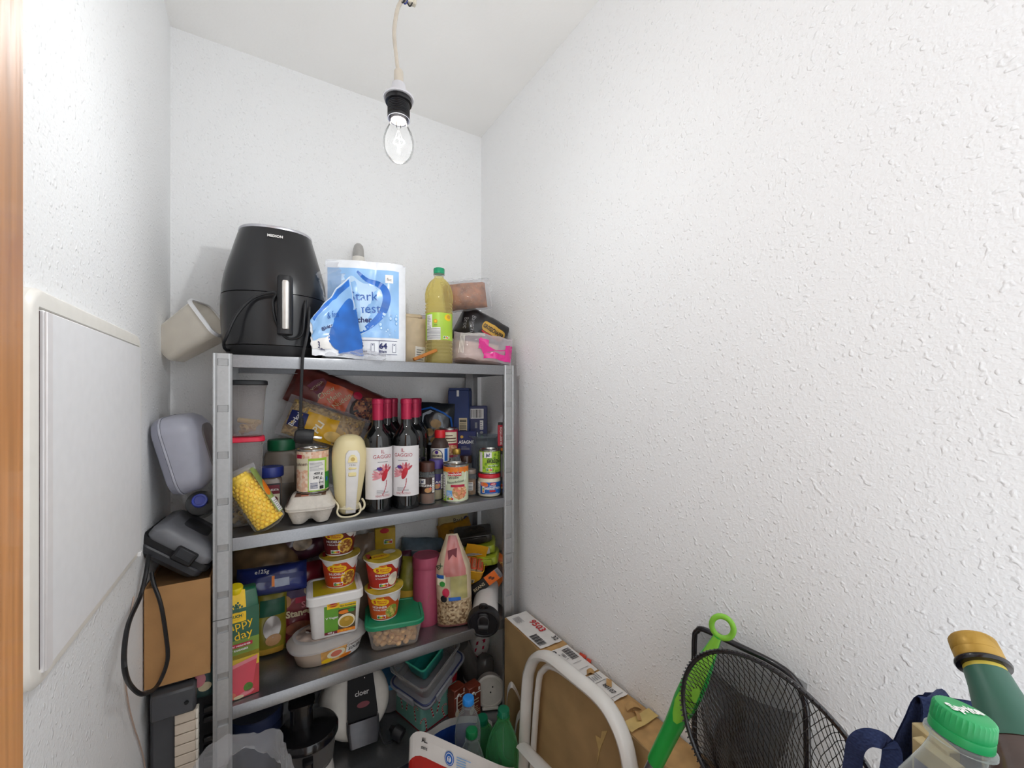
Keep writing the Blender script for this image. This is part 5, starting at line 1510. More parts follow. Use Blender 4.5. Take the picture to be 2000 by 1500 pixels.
def noodlecup(label, loc, rz, words, body, pic, scale=1.):
    t = thing('noodle_cup', label, 'noodle cup', loc, (0, 0, rz), 'instant noodle cups')
    b = B()
    H, r0, r1 = .088, .032, .0445
    b.lathe([(r0 - .003, .0015), (r0 - .001, 0), (r0, .001), (r0, .004), (r0 + .001, .005), (r1 - .0015, H - .004), (r1 + .0025, H - .0035), (r1 + .0035, H - .002), (r1 + .0025, H), (r1 - .002, H)], BW, 36); b.build('cup', t)
    b = B()
    n = 36
    rim = lambda z, k: [((r1 + .003) * k * (1 + .03 * math.sin(3 * a)) * math.cos(a), (r1 + .003) * k * math.sin(a), z + .0012 * math.sin(4 * a) * k) for a in [2 * PI * j / n for j in range(n)]]
    b.loft([rim(H + .0006, 1.02), rim(H + .0012, 1.02), rim(H + .0018, .7), rim(H + .0018, .25)], FOIL); l = b.build('foil_lid', t)
    b = B(); tf = flat_top(H + .003); b.p_ell(tf, -.010, -.008, .026, .018, PR['yel'], 1, 18); b.p_text(tf, words[0], -.01, -.012, .012, PR['red'], lay=2, fit=.034); b.p_ell(tf, .020, .012, .016, .014, pic, 2, 16); b.p_rect(tf, -.04, -.012, -.03, .02, CUPR, 1, 2, 2); b.build('lid_print', l)
    rr = lambda v: r0 + .001 + (r1 - .0015 - r0 - .001) * (v - .005) / (H - .009)
    sf = cyl(lambda v: rr(v))
    b = B()
    us = [-.098 + .196 * k / 40 for k in range(41)]
    top = [(u, .078 - .012 * abs(math.sin(u * 60)) ** 3 - (.014 if abs(u - .03) < .02 else 0) * math.cos((u - .03) / .02 * PI / 2)) for u in us]
    for k in range(40):
        b.p_poly(sf, [(us[k], .005), (us[k + 1], .005), top[k + 1], top[k]], body, 1)
    b.p_ell(sf, .016, .030, .017, .022, PR['yel'] if pic is NOODY else body, 2, 20)
    b.p_ell(sf, .017, .028, .014, .020, pic, 3, 20)
    b.p_ell(sf, -.010, .062, .017, .011, PR['yel'], 3, 20); b.p_ell(sf, -.002, .060, .012, .010, PR['yel'], 3, 20)
    b.p_ell(sf, -.008, .0735, .008, .004, PR['yel'], 3, 14); b.p_ell(sf, -.008, .0735, .0065, .003, PR['red'], 4, 14); b.p_text(sf, 'MAGGI', -.008, .0722, .0035, PR['yel'], lay=5)
    b.p_text(sf, '5', -.018, .057, .013, PR['red'], lay=5, bold=.04); b.p_text(sf, 'MINUTEN', -.004, .062, .0055, PR['red'], lay=5, fit=.018); b.p_text(sf, 'TERRINE', -.004, .056, .0055, PR['red'], lay=5, fit=.018)
    b.p_text(sf, words[1], -.009, .042, .0095, PR['white'], lay=5, fit=.030); b.p_text(sf, words[2], -.009, .034, .0065, PR['white'], lay=5, fit=.028)
    b.p_nutri(sf, -.016, .009, .020, 4); b.p_rect(sf, .034, .048, .046, .066, PR['white'], 4, 3, 2)
    b.build('label', t)
    t.scale = (1.06, 1.06, .895)
    return t
NOODY = speckle('noodle_cup_pasta', '#d8b25a', '#b8842c', '#8a4a20', 190)
NOODG = speckle('noodle_cup_soup', '#d8c468', '#a8903c', '#7a9a3c', 170)
zb_ = Z3 + .0632 + .1090
noodlecup('orange-red noodle cup standing directly on the white bucket', (.181, 1.190, zb_), face(.18, 1.19) + R(4), ('NUDELN', 'NUDELN', 'in Rahmsauce'), mat('cup_orange_red', '#c2401e', .4, var=.15, scale=20), NOODY)
noodlecup('dark red noodle cup on top, touching under the second shelf', (.180, 1.196, zb_ + .0822), face(.18, 1.19) - R(4), ('NUDELN', 'NUDELN', 'in Sahne-Sauce'), CUPD, NOODY)

# ---- green-lidded box with peanuts and its two cups
gx = thing('food_box', 'clear food box of peanuts with bright green lid', 'food box', (.318, 1.160, Z3), (0, 0, R(-13)))
b = B(); b.rloft([(.0008, .050, .046, .016), (.004, .055, .051, .02), (.062, .066, .061, .022), (.0625, .0645, .0595, .022), (.006, .0535, .0495, .019), (.004, .049, .045, .016)], film('food_box_clear', '#f2efec', .05, .08), n=6); b.build('box', gx); gx.scale = (1.1, 1.08, 1.06)
GRL = mat('green_food_lid', '#17845c', .4, var=.04)
b = B(); b.rloft([(.059, .0675, .0625, .024), (.059, .0705, .0655, .026), (.067, .0705, .0655, .026), (.0695, .068, .063, .024), (.0695, .063, .058, .021), (.0675, .062, .057, .021)], GRL, n=6); b.build('lid', gx)
NUT = mat('peanut_shell', '#e0b884', .6, var=.15, scale=70)
nb = B(); nb.lathe([(.0015, -.012), (.0062, -.009), (.0074, -.004), (.0062, .001), (.0070, .006), (.0054, .010), (.0012, .0125)], NUT, 10)
nme = nb.mesh('peanut'); rg = random.Random(12); cnt = 0
for lay in range(4):
    for k in range(26):
        z = .010 + lay * .0105
        hx, hy = .046 + z * .16, .042 + z * .16
        if k < 18:
            a = 2 * PI * (k + .5 * lay) / 18; kk = 1 / (abs(math.cos(a)) ** 4 + abs(math.sin(a)) ** 4) ** .25
            x, y = hx * .93 * kk * math.cos(a), hy * .93 * kk * math.sin(a)
        else:
            x, y = rg.uniform(-.03, .03), rg.uniform(-.028, .028)
        o = bpy.data.objects.new('peanut', nme); COL.objects.link(o); o.parent = gx
        o.location = (x, y, z + rg.uniform(0, .004)); o.rotation_euler = (rg.uniform(.6, 2.2), rg.uniform(-.5, .5), rg.uniform(0, 6.28))
noodlecup('noodle cup for chicken noodle pot standing on the green lid', (.289, 1.157, Z3 + .0725), face(.289, 1.157), ('HÜHNER', 'HÜHNER', 'NUDELTOPF'), mat('cup_orange', '#c8551c', .4, var=.2, scale=16), NOODG)
noodlecup('bright red spaghetti cup stacked on the chicken noodle cup', (.287, 1.162, Z3 + .0725 + .0822), face(.287, 1.16) + R(14), ('SPAGHETTI', 'SPAGHETTI', 'in Tomatensauce'), CUPR, mat('garlic_print', '#e4dcc8', .4, var=.2, scale=50))

# ---- pink tin, muesli bag, tumbler
pt = thing('tin_canister', 'tall matt pink metal tin canister behind the green lid', 'tin', (.424, 1.198, Z3), (0, 0, 0))
PKT = mat('matt_pink_tin', '#a2465f', .5, .1, var=.03)
b = B(); b.lathe([(.036, .001), (.039, 0), (.0395, .002), (.0390, .004), (.0390, .166), (.038, .168)], PKT, 40); b.build('body', pt)
b = B(); b.lathe([(.0405, .165), (.0408, .167), (.0405, .193), (.039, .197), (.036, .198), (.035, .1965), (.001, .1965)], PKT, 40); b.build('lid', pt)
b = B(); ribbon(b, cyl(.0392, -.35), [(-.012, .06), (-.004, .085), (.004, .07), (.010, .095), (.016, .085)], .0012, mat('tin_print', '#8c5a50', .4), 1); b.build('print', pt)
mu = thing('muesli_bag', 'half-full clear muesli bag with pink folded top', 'muesli bag', (.491, 1.136, Z3 + .001), (R(-2), R(-2), R(-22)))
f, sf = pillow(.092, .262, .066, 111, .005, base=True)
MUS = speckle('muesli', '#a58a68', '#cdb894', '#6e5238', 190)
def musk(u, v, sd, e=0.):
    k = 1 if v < .17 else max(.30, 1 - (v - .17) * 7.5)
    p = f(u * 1.0, v, sd, e)
    return (p[0] * k, p[1] * (k if v > .17 else 1), p[2])
b = B()
for sd in (-1, 1):
    b.surf(lambda a, c: musk(-.046 + .092 * a, .080 * c, sd), 16, 8, MUS)
b.build('muesli', mu, kind='stuff')
b = B()
MP = mat('muesli_bag_print', '#c9b79a', .3, var=.2, scale=22, coat=.4)
for sd in (-1, 1):
    b.surf(lambda a, c: musk(-.046 + .092 * a, .0795 + .1825 * c, sd), 16, 20, MP)
b.build('bag', mu)
ms = lambda u, v, e: musk(u, v, -1, e * 2.2 + .0006)
b = B()
RS = mat('muesli_rose', '#bd7470', .3, var=.25, scale=24, coat=.3)
b.p_rect(ms, -.026, .150, .032, .258, RS, 2, 10, 12); b.p_poly(ms, [(-.02, .22), (.02, .225), (.012, .20), (.0, .21), (-.014, .195)], PR['maroon'], 5)
b.p_rect(ms, -.042, .125, -.022, .155, PR['cream'], 3, 4, 4); b.p_text(ms, 'EX', -.034, .175, .014, PR['dgreen'], lay=5, rot=.9); b.p_rect(ms, -.044, .145, -.026, .155, PR['blue'], 4, 4, 2)
b.p_rect(ms, -.010, .085, .034, .150, mat('muesli_leaf', '#a8a06a', .3, var=.3, scale=30), 3, 8, 6); b.p_ell(ms, -.022, .106, .009, .013, PR['crimson'], 5, 14); b.p_ell(ms, -.028, .088, .008, .010, PR['ink'], 5, 12); b.p_rect(ms, -.016, .082, .016, .092, PR['blue'], 5, 6, 2); b.p_ell(ms, -.030, .130, .007, .008, PR['green'], 5, 12); b.p_rect(ms, -.044, .002, .044, .012, mat('muesli_rose', '#bd7470', .3), 3, 12, 1)
b.build('print', mu); mu.scale = (1.12, 1.05, 1.0)
tu = thing('tumbler', 'white drinking tumbler with black flip lid lying on its side', 'tumbler', (0, 0, 0))
ax = Vector((-.50, -.80, -.20)).normalized()
tu.location = Vector((.594, 1.138, Z3 + .034)); tu.rotation_euler = ax.to_track_quat('Z', 'Y').to_euler()
b = B(); b.lathe([(.030, -.118), (.034, -.114), (.0405, .055), (.042, .070)], mat('white_tumbler', '#dad8d6', .3, var=.02, coat=.3), 40); b.build('body', tu)
TL = mat('tumbler_black', '#1d1b1d', .4, var=.05)
b = B(); b.lathe([(.0445, .064), (.0470, .066), (.0475, .082), (.0455, .088), (.041, .089), (.039, .0865), (.001, .0865)], TL, 44); l_ = b.build('lid', tu)
b = B(); b.lathe([(.0095, 0), (.0095, .026), (.0085, .028)], TL, 18, c=(0, 0, -.014)); b.build('hinge', l_, loc=(0, -.006, .093), rot=(0, R(90), 0))
b = B(); b.rloft([(0, .014, .020, .008), (.006, .0135, .0195, .008), (.008, .011, .017, .006)], TL); b.build('flip_spout', l_, loc=(0, .018, .0865))
b = B(); b.box((0, 0, 0), (.024, .008, .004), mat('dark_gap', '#0c0b0d', .5), .001); b.build('vent_slot', l_, loc=(0, -.026, .0868))
b = B(); b.tube([(.013, 0, .0), (.0145, .018, .001), (.010, .030, .001), (0, .034, .001), (-.010, .030, .001), (-.0145, .018, .001), (-.013, 0, 0)], .0022, mat('grey_loop', '#3f3d40', .35), 8, sub=4); b.build('carry_loop', l_, loc=(0, -.004, .0925))
b = B(); b.tube([(.0105 * math.cos(a), .0105 * math.sin(a), 0) for a in [2 * PI * k / 20 for k in range(20)]], .0042, TL, 8, closed=True); b.build('lanyard_ring', l_, loc=(0, .051, .080), rot=(R(20), 0, 0))
b = B(); sf = cyl(.0408, 1.6)
for k in range(3):
    b.p_ell(sf, -.012 + .012 * k, .035 - .006 * k, .0012, .010, PR['ink'], 2, 8, rot=1.1 + .25 * k)
b.build('eyelash_print', tu)

# ---- back right of the third shelf
sp = thing('spaghetti_box', 'upright yellow spaghetti box standing at the back wall', 'pasta box', (.338, 1.342, Z3), (0, 0, R(-12)))
b = B(); b.box((0, 0, .128), (.062, .036, .256), mat('pasta_yellow_box', '#c9a31e', .4, var=.06), .0015); b.build('box', sp)
b = B(); sf = flat_front(-.0182); b.p_nutri(sf, -.004, .206, .026, 1); b.p_ell(sf, -.002, .248, .014, .008, PR['red'], 1, 14); b.p_rect(sf, -.031, .10, .031, .186, mat('pasta_print', '#a06a2c', .4, var=.4, scale=50), 1, 2, 2)
for k in range(9):
    b.p_rect(sf, -.027 + .006 * k, .165, -.0245 + .006 * k, .19, PR['beige'], 2, 1, 1)
b.build('print', sp)
def pr_pur(b, sf):
    b.p_rect(sf, -.026, .150, .026, .175, mat('purple_stripe', '#5c3a4c', .4), 3, 6, 3); b.p_text(sf, 'SONNENKERN', .0, .118, .010, PR['beige'], lay=6, fit=.044); b.p_text(sf, 'fein', .004, .104, .009, PR['beige'], lay=6)
carton_bag('baking_pouch', 'plum-coloured pouch with pale lettering left of the olive bag', 'pouch', (.368, 1.272, Z3 + .001), (R(-4), 0, R(-12)), .066, .188, .045, mat('plum_foil', '#511f33', .35, var=.15), 112, pr_pur, base=True)
carton_bag('seed_bag', 'olive yellow bag standing directly left of the pink tin', 'bag', (.371, 1.243, Z3 + .001), (R(-3), R(6), R(-20)), .055, .182, .045, mat('olive_foil', '#7d7726', .4, var=.12), 113, lambda b, sf: (b.p_rect(sf, -.02, .06, .02, .09, PR['gold'], 3, 5, 3), b.p_lines(sf, -.016, .02, .016, .05, PR['ink'], 5, 4)), base=True)
carton_bag('flour_bag', 'blue-grey bag lying behind the pink tin', 'bag', (.452, 1.322, Z3 + .090), (R(-14), R(6), R(-14)), .145, .11, .06, mat('blue_grey_bag', '#5f707d', .5, var=.15), 114, lambda b, sf: (b.p_rect(sf, .02, .035, .045, .045, PR['maroon'], 3, 3, 2), b.p_rect(sf, -.06, .07, .03, .074, PR['grey'], 3, 8, 1)))
carton_bag('snack_packet', 'small orange and dark packet behind the muesli bag', 'packet', (.482, 1.262, Z3 + .10), (R(-20), R(-18), R(-20)), .09, .07, .035, mat('packet_dark', '#2e2a2c', .4, var=.2), 115, lambda b, sf: (b.p_rect(sf, .004, .008, .036, .06, PR['org'], 3, 6, 6), b.p_ell(sf, -.014, .03, .014, .012, PR['white'], 4, 14)))
carton_bag('flour_bag', 'tall cream paper bag with handwriting logo in the back right corner', 'bag', (.575, 1.347, Z3 + .001), (R(-2), 0, R(-16)), .105, .262, .05, mat('cream_paper_bag', '#b9ab7c', .6, var=.06), 116, lambda b, sf: (b.p_text(sf, 'Back', .018, .232, .020, PR['ink'], lay=5, bold=0, rot=.1), b.p_text(sf, 'Family', .022, .215, .018, PR['ink'], lay=5, bold=0, rot=.1), b.p_ell(sf, .044, .242, .008, .008, PR['navy'], 5, 14)), base=True)
carton_bag('rusk_packet', 'golden yellow packet lying on the heap before the cream bag', 'packet', (.575, 1.305, Z3 + .170), (R(-34), R(-14), R(-18)), .115, .078, .04, mat('golden_packet', '#a97a1c', .35, var=.15), 117, lambda b, sf: (b.p_text(sf, 'Monte', .0, .034, .014, PR['ink'], lay=5, bold=0), b.p_rect(sf, -.05, .008, .05, .016, PR['gold'], 3, 8, 1)))
def ramen(label, loc, rot, m, m2, seed, pic):
    t = thing('ramen_packet', label, 'noodle packet', loc, rot, 'flat ramen packets')
    b = B()
    rg = random.Random(seed)
    b.rloft([(-.014, .054, .034, .010), (-.012, .0605, .0405, .012), (-.004, .062, .042, .010), (.004, .062, .042, .010), (.011, .0605, .0405, .012), (.0135, .053, .033, .012)], m, n=4)
    b.v = [v + Vector((0, 0, .0022 * noise.noise(Vector((v.x * 50, v.y * 50, seed))))) for v in b.v]
    b.build('wrapper', t)
    b = B(); tf = flat_top(.0146)
    b.p_ell(tf, .006, .0, .036, .024, pic, 1, 20); b.p_rect(tf, -.05, -.03, -.034, .03, m2, 1, 2, 4); b.build('print', t)
    b = B(); b.box((0, -.0462, .0), (.09, .006, .018), m2, .001); b.p_lines(flat_front(-.0493), -.03, -.006, .03, .006, PR['ink'], 4, 1); b.build('end_seal', t)
    return t
SEAW = speckle('seaweed_print', '#2a231c', '#4c4030', '#15130f', 160)
GF = mat('olive_green_film', '#8d9a26', .35, var=.3, scale=20, coat=.3); DF = mat('dark_film', '#2c2824', .35, var=.4, scale=30, coat=.3); PLW = mat('pale_seal', '#a8a49a', .4)
ramen('flat green ramen packet, lowest of the pile by the right post', (.606, 1.205, Z3 + .150), (R(4), R(-9), R(-34)), GF, GF, 121, SEAW)
ramen('flat green ramen packet in the middle of the pile', (.601, 1.218, Z3 + .1845), (R(6), R(-7), R(-30)), GF, PLW, 122, SEAW)
ramen('black ramen packet lying on top of the green ramen packets', (.594, 1.232, Z3 + .219), (R(8), R(-6), R(-26)), DF, DF, 123, SEAW)
yb = thing('snack_tray', 'open yellow tray box of small wafers tipped beside the muesli', 'snack box', (.566, 1.178, Z3 + .125), (R(30), R(12), R(-24)))
YT = mat('yellow_tray', '#d49c1c', .4, var=.06)
b = B(); b.rloft([(-.05, .026, .020, .010), (-.046, .031, .024, .012), (.030, .034, .027, .012), (.0305, .032, .025, .011), (-.044, .029, .022, .011), (-.046, .026, .019, .01)], YT, n=5); b.build('tray', yb)
b = B(); b.p_bars(lambda u, v, e: (u, -.0262 - e * 2, v), -.014, -.022, .012, -.006, PR['beige'], PR['ink'], 1, 9, True); b.build('barcode', yb)
for k in range(3):
    b = B(); b.box((0, 0, 0), (.017, .040, .030), mat('wafer_wrap', '#dfc9a4', .4, var=.12, scale=60), .004); b.box((0, 0, .012), (.018, .041, .006), mat('wafer_band', '#b5482a', .4), .002); b.build('wafer', yb, loc=(-.019 + .019 * k, 0, .022), rot=(0, R(4 * (k - 1)), 0))
b = B(); b.surf(lambda a, c: (-.034 + .068 * a, .027 + .002 * math.sin(PI * a), .03 + .075 * c - .02 * c * c), 6, 8, YT); b.build('back_flap', yb)
carton_bag('rice_packet', 'orange packet with noodle picture leaning in the right corner', 'packet', (.630, 1.205, Z3 + .062), (R(-12), R(38), R(-30)), .085, .10, .03, mat('orange_film', '#c8641e', .35, var=.3, scale=20), 131, lambda b, sf: (b.p_ell(sf, .012, .065, .025, .020, NOODY, 4, 16), b.p_lines(sf, -.03, .05, -.004, .08, PR['cream'], 3, 6)))
cx_ = thing('chocolate_box', 'tilted orange and black chocolate box above the tumbler', 'box', (.610, 1.164, Z3 + .098), (R(4), R(-36), R(-30)))
b = B(); b.box((0, 0, 0), (.110, .050, .034), mat('black_choc_box', '#1a1819', .4), .0015); b.build('box', cx_)
b = B(); sf = lambda u, v, e: (u, -.0252 - e, v)
b.p_rect(sf, .000, -.016, .040, .016, PR['orange'], 1, 2, 2); b.p_rect(sf, .040, -.016, .054, .016, PR['grey'], 1, 1, 1); b.p_text(sf, 'choco', .047, 0, .011, PR['ink'], lay=2, rot=R(90), bold=0); b.p_ell(sf, .016, .004, .006, .004, PR['brown'], 2, 10); b.p_ell(sf, .022, -.003, .006, .004, PR['brown'], 2, 10); b.p_text(sf, 'BEANS', -.028, -.005, .014, PR['beige'], lay=2, bold=0)
b.build('print', cx_)
# ================================================================== fourth shelf
Z4 = SH[3]
# ---- dark blue pot
bt = thing('storage_tin', 'dark navy blue round tin on the lowest visible shelf', 'tin', (-.010, 1.212, Z4), (0, 0, 0))
NV = mat('navy_enamel', '#1c2440', .35, var=.08)
b = B(); b.lathe([(.052, .001), (.056, 0), (.057, .003), (.057, .178), (.056, .18)], NV, 40); b.build('body', bt)
b = B(); b.lathe([(.0585, .172), (.059, .174), (.0585, .196), (.056, .1985), (.054, .197), (.001, .196)], mat('navy_lid', '#27304e', .3, var=.06), 40); b.build('lid', bt)
# ---- food processor
fp_ = thing('food_processor', 'black food processor lid and feed tube beside the navy tin', 'food processor', (.100, 1.152, Z4), (0, 0, R(-5)))
fp_.scale = (1.14, 1.14, 1.0)
DK = mat('dark_smoke_plastic', '#151416', .2, var=.06, coat=.3)
b = B(); b.lathe([(.050, .001), (.056, .004), (.050, .050), (.046, .060)], mat('processor_base', '#cfcac4', .4), 36); b.build('base', fp_)
b = B(); b.lathe([(.046, .060), (.052, .064), (.058, .130), (.056, .130), (.050, .068)], film('bowl_clear', '#9a9694', .25, .08), 36, cap0=False, cap1=False); b.build('bowl', fp_)
b = B(); b.lathe([(.060, .126), (.062, .128), (.062, .140), (.058, .146), (.030, .154), (.001, .156)], DK, 40); b.build('lid', fp_)
b = B(); b.rloft([(.150, .022, .018, .012), (.205, .0225, .0185, .012), (.207, .026, .022, .014), (.212, .026, .022, .014), (.213, .02, .016, .01)], DK, c=(-.012, .005)); b.build('feed_tube', fp_)
b = B(); b.rloft([(.03, .010, .012, .005), (.12, .010, .012, .005)], DK, c=(.0, -.066)); b.build('handle', fp_)
# ---- waffle maker standing on edge
wf = thing('waffle_maker', 'white and black waffle maker standing upright on the lower shelf', 'waffle maker', (.231, 1.268, Z4 + .096), (R(-20), 0, R(-4)))
wf.scale = (1.05, 1.05, 1.05)
WH = mat('appliance_white', '#dcd6cc', .35, var=.03)
def wring(y, r, ky=1.):
    return [(r * math.cos(2 * PI * j / 44), y, r * ky * math.sin(2 * PI * j / 44)) for j in range(44)]
b = B(); b.loft([wring(-.050, .060), wring(-.046, .078), (wring(-.034, .088)), wring(-.012, .090), wring(-.006, .089)], WH); b.build('upper_shell', wf)
b = B(); b.loft([wring(.008, .089), wring(.014, .090), wring(.034, .088), wring(.046, .078), wring(.050, .060)], WH); b.build('lower_shell', wf)
b = B(); b.loft([wring(-.006, .0865), wring(.008, .0865)], mat('waffle_gap', '#3a2420', .5)); b.build('gap_band', wf)
b = B()
b.prism([(-.030, .088), (.030, .088), (.036, .02), (.040, -.030), (.036, -.036), (-.032, -.036), (-.036, -.03), (-.034, .02)], .018, mat('waffle_black', '#101012', .5, spec=.2))
pn_ = b.build('front_panel', wf, loc=(.012, -.056, 0))
b = B(); sf = flat_front(-.0092); b.p_text(sf, 'cloer', .002, .018, .017, mat('silver_print', '#b8b6b4', .35), lay=1, rot=.0, fit=.036, bold=.02); b.p_ell(sf, .004, -.004, .016, .007, PR['maroon'], 1, 18); b.p_ell(sf, .010, .056, .0012, .0012, PR['white'], 1, 8); b.build('print', pn_)
b = B(); b.rloft([(-.094, .034, .012, .006), (-.060, .040, .016, .008), (-.037, .040, .016, .008)], mat('satin_grey_handle', '#545458', .3, .4), c=(0, 0)); b.build('handle', wf, loc=(.014, -.058, 0))
b = B(); b.box((-.052, -.052, -.030), (.004, .004, .012), HOLE, .0008); b.tube([(-.078 + .0006 * k, -.050, -.026 - .0014 * k) for k in range(16)], .001, mat('dial_print', '#4a4442', .5), 5); b.build('dial_mark', wf)
wcord = [(.045, -.060, -.030), (.050, -.064, -.060), (.056, -.066, -.085), (.064, -.068, -.104), (.080, -.064, -.1085), (.100, -.052, -.1085)]
b = B(); b.tube(wcord, .0032, BLKM, 8, sub=5); b.build('power_cord', wf)
b = B(M=Matrix.Rotation(R(90), 4, 'Y') @ Matrix.Rotation(R(30), 4, 'X')); b.lathe([(.006, -.022), (.010, -.014), (.0165, -.008), (.0175, .0), (.0170, .016), (.015, .018)], BLKM, 20); pq = b.build('plug', wf, loc=(.098, -.064, -.092), rot=(0, R(40), 0))
# ---- round container with blue lid
rc = thing('round_container', 'round clear container with sky blue lid behind the waffle maker', 'container', (.346, 1.318, Z4), (0, 0, 0))
rc.scale = (.8, .8, 1)
b = B(); b.lathe([(.044, .001), (.048, .003), (.056, .078), (.057, .082)], film('container_grey', '#b4b2b4', .45, .25), 40); b.build('body', rc)
b = B(); b.lathe([(.058, .076), (.060, .078), (.060, .086), (.057, .090), (.001, .090)], mat('sky_blue_lid', '#2f86b8', .4), 40); b.build('lid', rc)
# ---- candy cane tin, with lunch boxes piled on top
tn = thing('candy_tin', 'mint green tin with candy canes and red lid', 'tin', (.440, 1.242, Z4), (0, 0, R(18)))
tn.scale = (1.14, 1.14, 1.0)
MINT = mat('mint_tin', '#8cc9bb', .4, .2, var=.04)
HX, HY = .060, .062
b = B(); b.rloft([(.0008, HX - .002, HY - .002, .010), (.003, HX, HY, .012), (.090, HX, HY, .012)], MINT, n=5); b.build('body', tn)
b = B(); b.rloft([(.089, HX + .001, HY + .001, .012), (.112, HX + .0015, HY + .0015, .012), (.115, HX - .002, HY - .002, .010)], mat('red_tin_lid', '#a5162e', .4, .15), n=5); b.build('lid', tn)
b = B(); b.rloft([(.0006, HX + .001, HY + .001, .012), (.004, HX + .001, HY + .001, .012)], mat('red_tin_lid', '#a5162e', .4), n=5, cap0=False, cap1=False); b.build('base_rim', tn)
b = B()
def cane(b, sf, u, v, s_, fl, rot):
    pts = [(0, -.030), (0, -.02), (0, -.01), (0, 0), (0, .006)]
    pts += [(.008 - .008 * math.cos(a), .006 + .008 * math.sin(a)) for a in [R(x) for x in (30, 60, 90, 120, 150, 180)]]
    pts = [(fl * x * s_, y * s_) for x, y in pts]
    pts = [(u + x * math.cos(rot) - y * math.sin(rot), v + x * math.sin(rot) + y * math.cos(rot)) for x, y in pts]
    q = [(p.x, p.y) for p in smooth_path([Vector((x, y, 0)) for x, y in pts], 4)]
    N = len(q)
    for i in range(N - 1):
        a_, c_ = Vector(q[max(0, i - 1)]), Vector(q[min(N - 1, i + 2)])
        t_ = (c_ - a_).normalized(); n_ = Vector((t_.y, -t_.x)) * .0022 * s_
        p0, p1 = Vector(q[i]), Vector(q[i + 1])
        b.p_poly(sf, [tuple(p0 - n_), tuple(p1 - n_), tuple(p1 + n_), tuple(p0 + n_)], PR['red'] if (i // 2) % 2 else PR['white'], 3)
ff = flat_front(-HY); fl_ = flat_left(-HX)
for u, v, fl, r_ in ((-.032, .055, 1, .25), (-.006, .060, -1, -.3), (.024, .055, 1, .25), (-.05, .03, -1, .1), (.045, .03, -1, -.2), (.005, .025, 1, .3)):
    cane(b, ff, u, v, 1.0, fl, r_)
for u, v, fl, r_ in ((-.030, .055, 1, .25), (.0, .06, -1, -.2), (.03, .05, 1, .2)):
    cane(b, fl_, u, v, 1.0, fl, r_)
b.build('candy_cane_print', tn)
lbx = thing('lunch_box', 'clear clip lid food box tilted on the candy cane tin', 'food box', (.430, 1.208, Z4 + .168), (R(10), R(-20), R(26)))
lbx.scale = (1.14, 1.14, 1.1)
LBM = film('lunchbox_clear', '#d2d0cf', .22, .15)
b = B()
b.rloft([(-.036, .058, .044, .012), (-.034, .062, .048, .014), (.022, .072, .058, .016), (.022, .077, .063, .018), (.028, .077, .063, .018), (.028, .073, .059, .017), (-.030, .060, .046, .013), (-.032, .058, .044, .012)], LBM, n=5); b.build('box', lbx)
b = B(); b.rloft([(-.0345, .079, .065, .018), (-.028, .079, .065, .018), (-.027, .076, .062, .017), (-.0335, .076, .062, .017)], mat('blue_seal', '#2c3560', .4), n=5, cap0=False, cap1=False); b.build('seal', lbx)
b = B(); b.rloft([(-.040, .080, .066, .018), (-.036, .083, .069, .02), (-.031, .083, .069, .02)], film('clip_lid_clear', '#c4c6cc', .4, .15), n=5); l_ = b.build('lid', lbx)
for x, y, w_, d2 in ((-.02, -.072, .06, .006), (.084, 0, .006, .055), (-.086, 0, .006, .055)):
    b = B(); b.box((x, y, -.026), (w_, d2, .024), film('clip_clear', '#d0d2d8', .35, .12), .002); b.build('clip', l_)
tb = thing('lunch_box', 'small teal food box nested inside the clear clip lid box', 'food box', (.424, 1.206, Z4 + .194), (R(10), R(-20), R(26)))
TEAL = mat('teal_plastic', '#2c9a92', .4, var=.05)
b = B(); b.rloft([(-.040, .042, .030, .010), (-.038, .044, .032, .011), (.010, .050, .038, .013), (.0105, .048, .036, .012), (-.036, .042, .030, .01)], TEAL, n=5); b.build('box', tb)
b = B(); b.rloft([(.008, .0505, .0385, .013), (.008, .053, .041, .014), (.012, .053, .041, .014), (.0125, .0495, .0375, .012)], mat('mint_rim', '#4cb89a', .35), n=5, cap0=False, cap1=False); b.build('rim', tb)
# ---- shaker, candy mug, grey jar, white container at the right
sk = thing('shaker', 'silver grey drinking cup leaning upside down with a white rim', 'shaker', (.590, 1.262, Z4 + .088), (R(8), R(-24), 0))
b = B(); b.lathe([(.024, .080), (.028, .078), (.033, -.060), (.033, -.062)], mat('shaker_steel', '#8c8884', .3, .6, var=.1, stretch=(1, 1, .2)), 36); b.build('body', sk)
b = B(); b.lathe([(.0345, -.060), (.036, -.062), (.036, -.080), (.033, -.082), (.001, -.082)], mat('shaker_lid_white', '#cfcac6', .4), 36); b.build('rim', sk)
cmg = thing('mug', 'white mug with red candy stripes in the right rear corner', 'mug', (.648, 1.318, Z4 + .052), (R(6), R(10), R(-20)))
b = B(); b.lathe([(.026, .0), (.032, .004), (.038, .04), (.036, .085), (.028, .108), (.014, .118), (.001, .120)], mat('white_ceramic', '#cfc9c4', .3, coat=.3), 36); b.build('body', cmg)
b = B(); sf = cyl(lambda v: .0382 - .0000 * v if v < .06 else .0382 - (v - .06) * .05)
for k in range(3):
    b.p_poly(sf, [(-.016, .020 + .024 * k), (.014, .034 + .024 * k), (.014, .046 + .024 * k), (-.016, .032 + .024 * k)], PR['crimson'], 3)
b.build('stripes', cmg)
b = B(); b.lathe([(.030, .001), (.034, .004), (.0345, .046), (.033, .050)], mat('mug_stand_grey', '#77706c', .5), 32); b.build('cylinder_box', loc=(.648, 1.318, Z4), label='grey round box under the candy striped mug', cat='box')
gj = thing('grey_pot', 'grey rounded storage pot beside the cardboard on the right', 'pot', (.645, 1.245, Z4), (0, 0, 0))
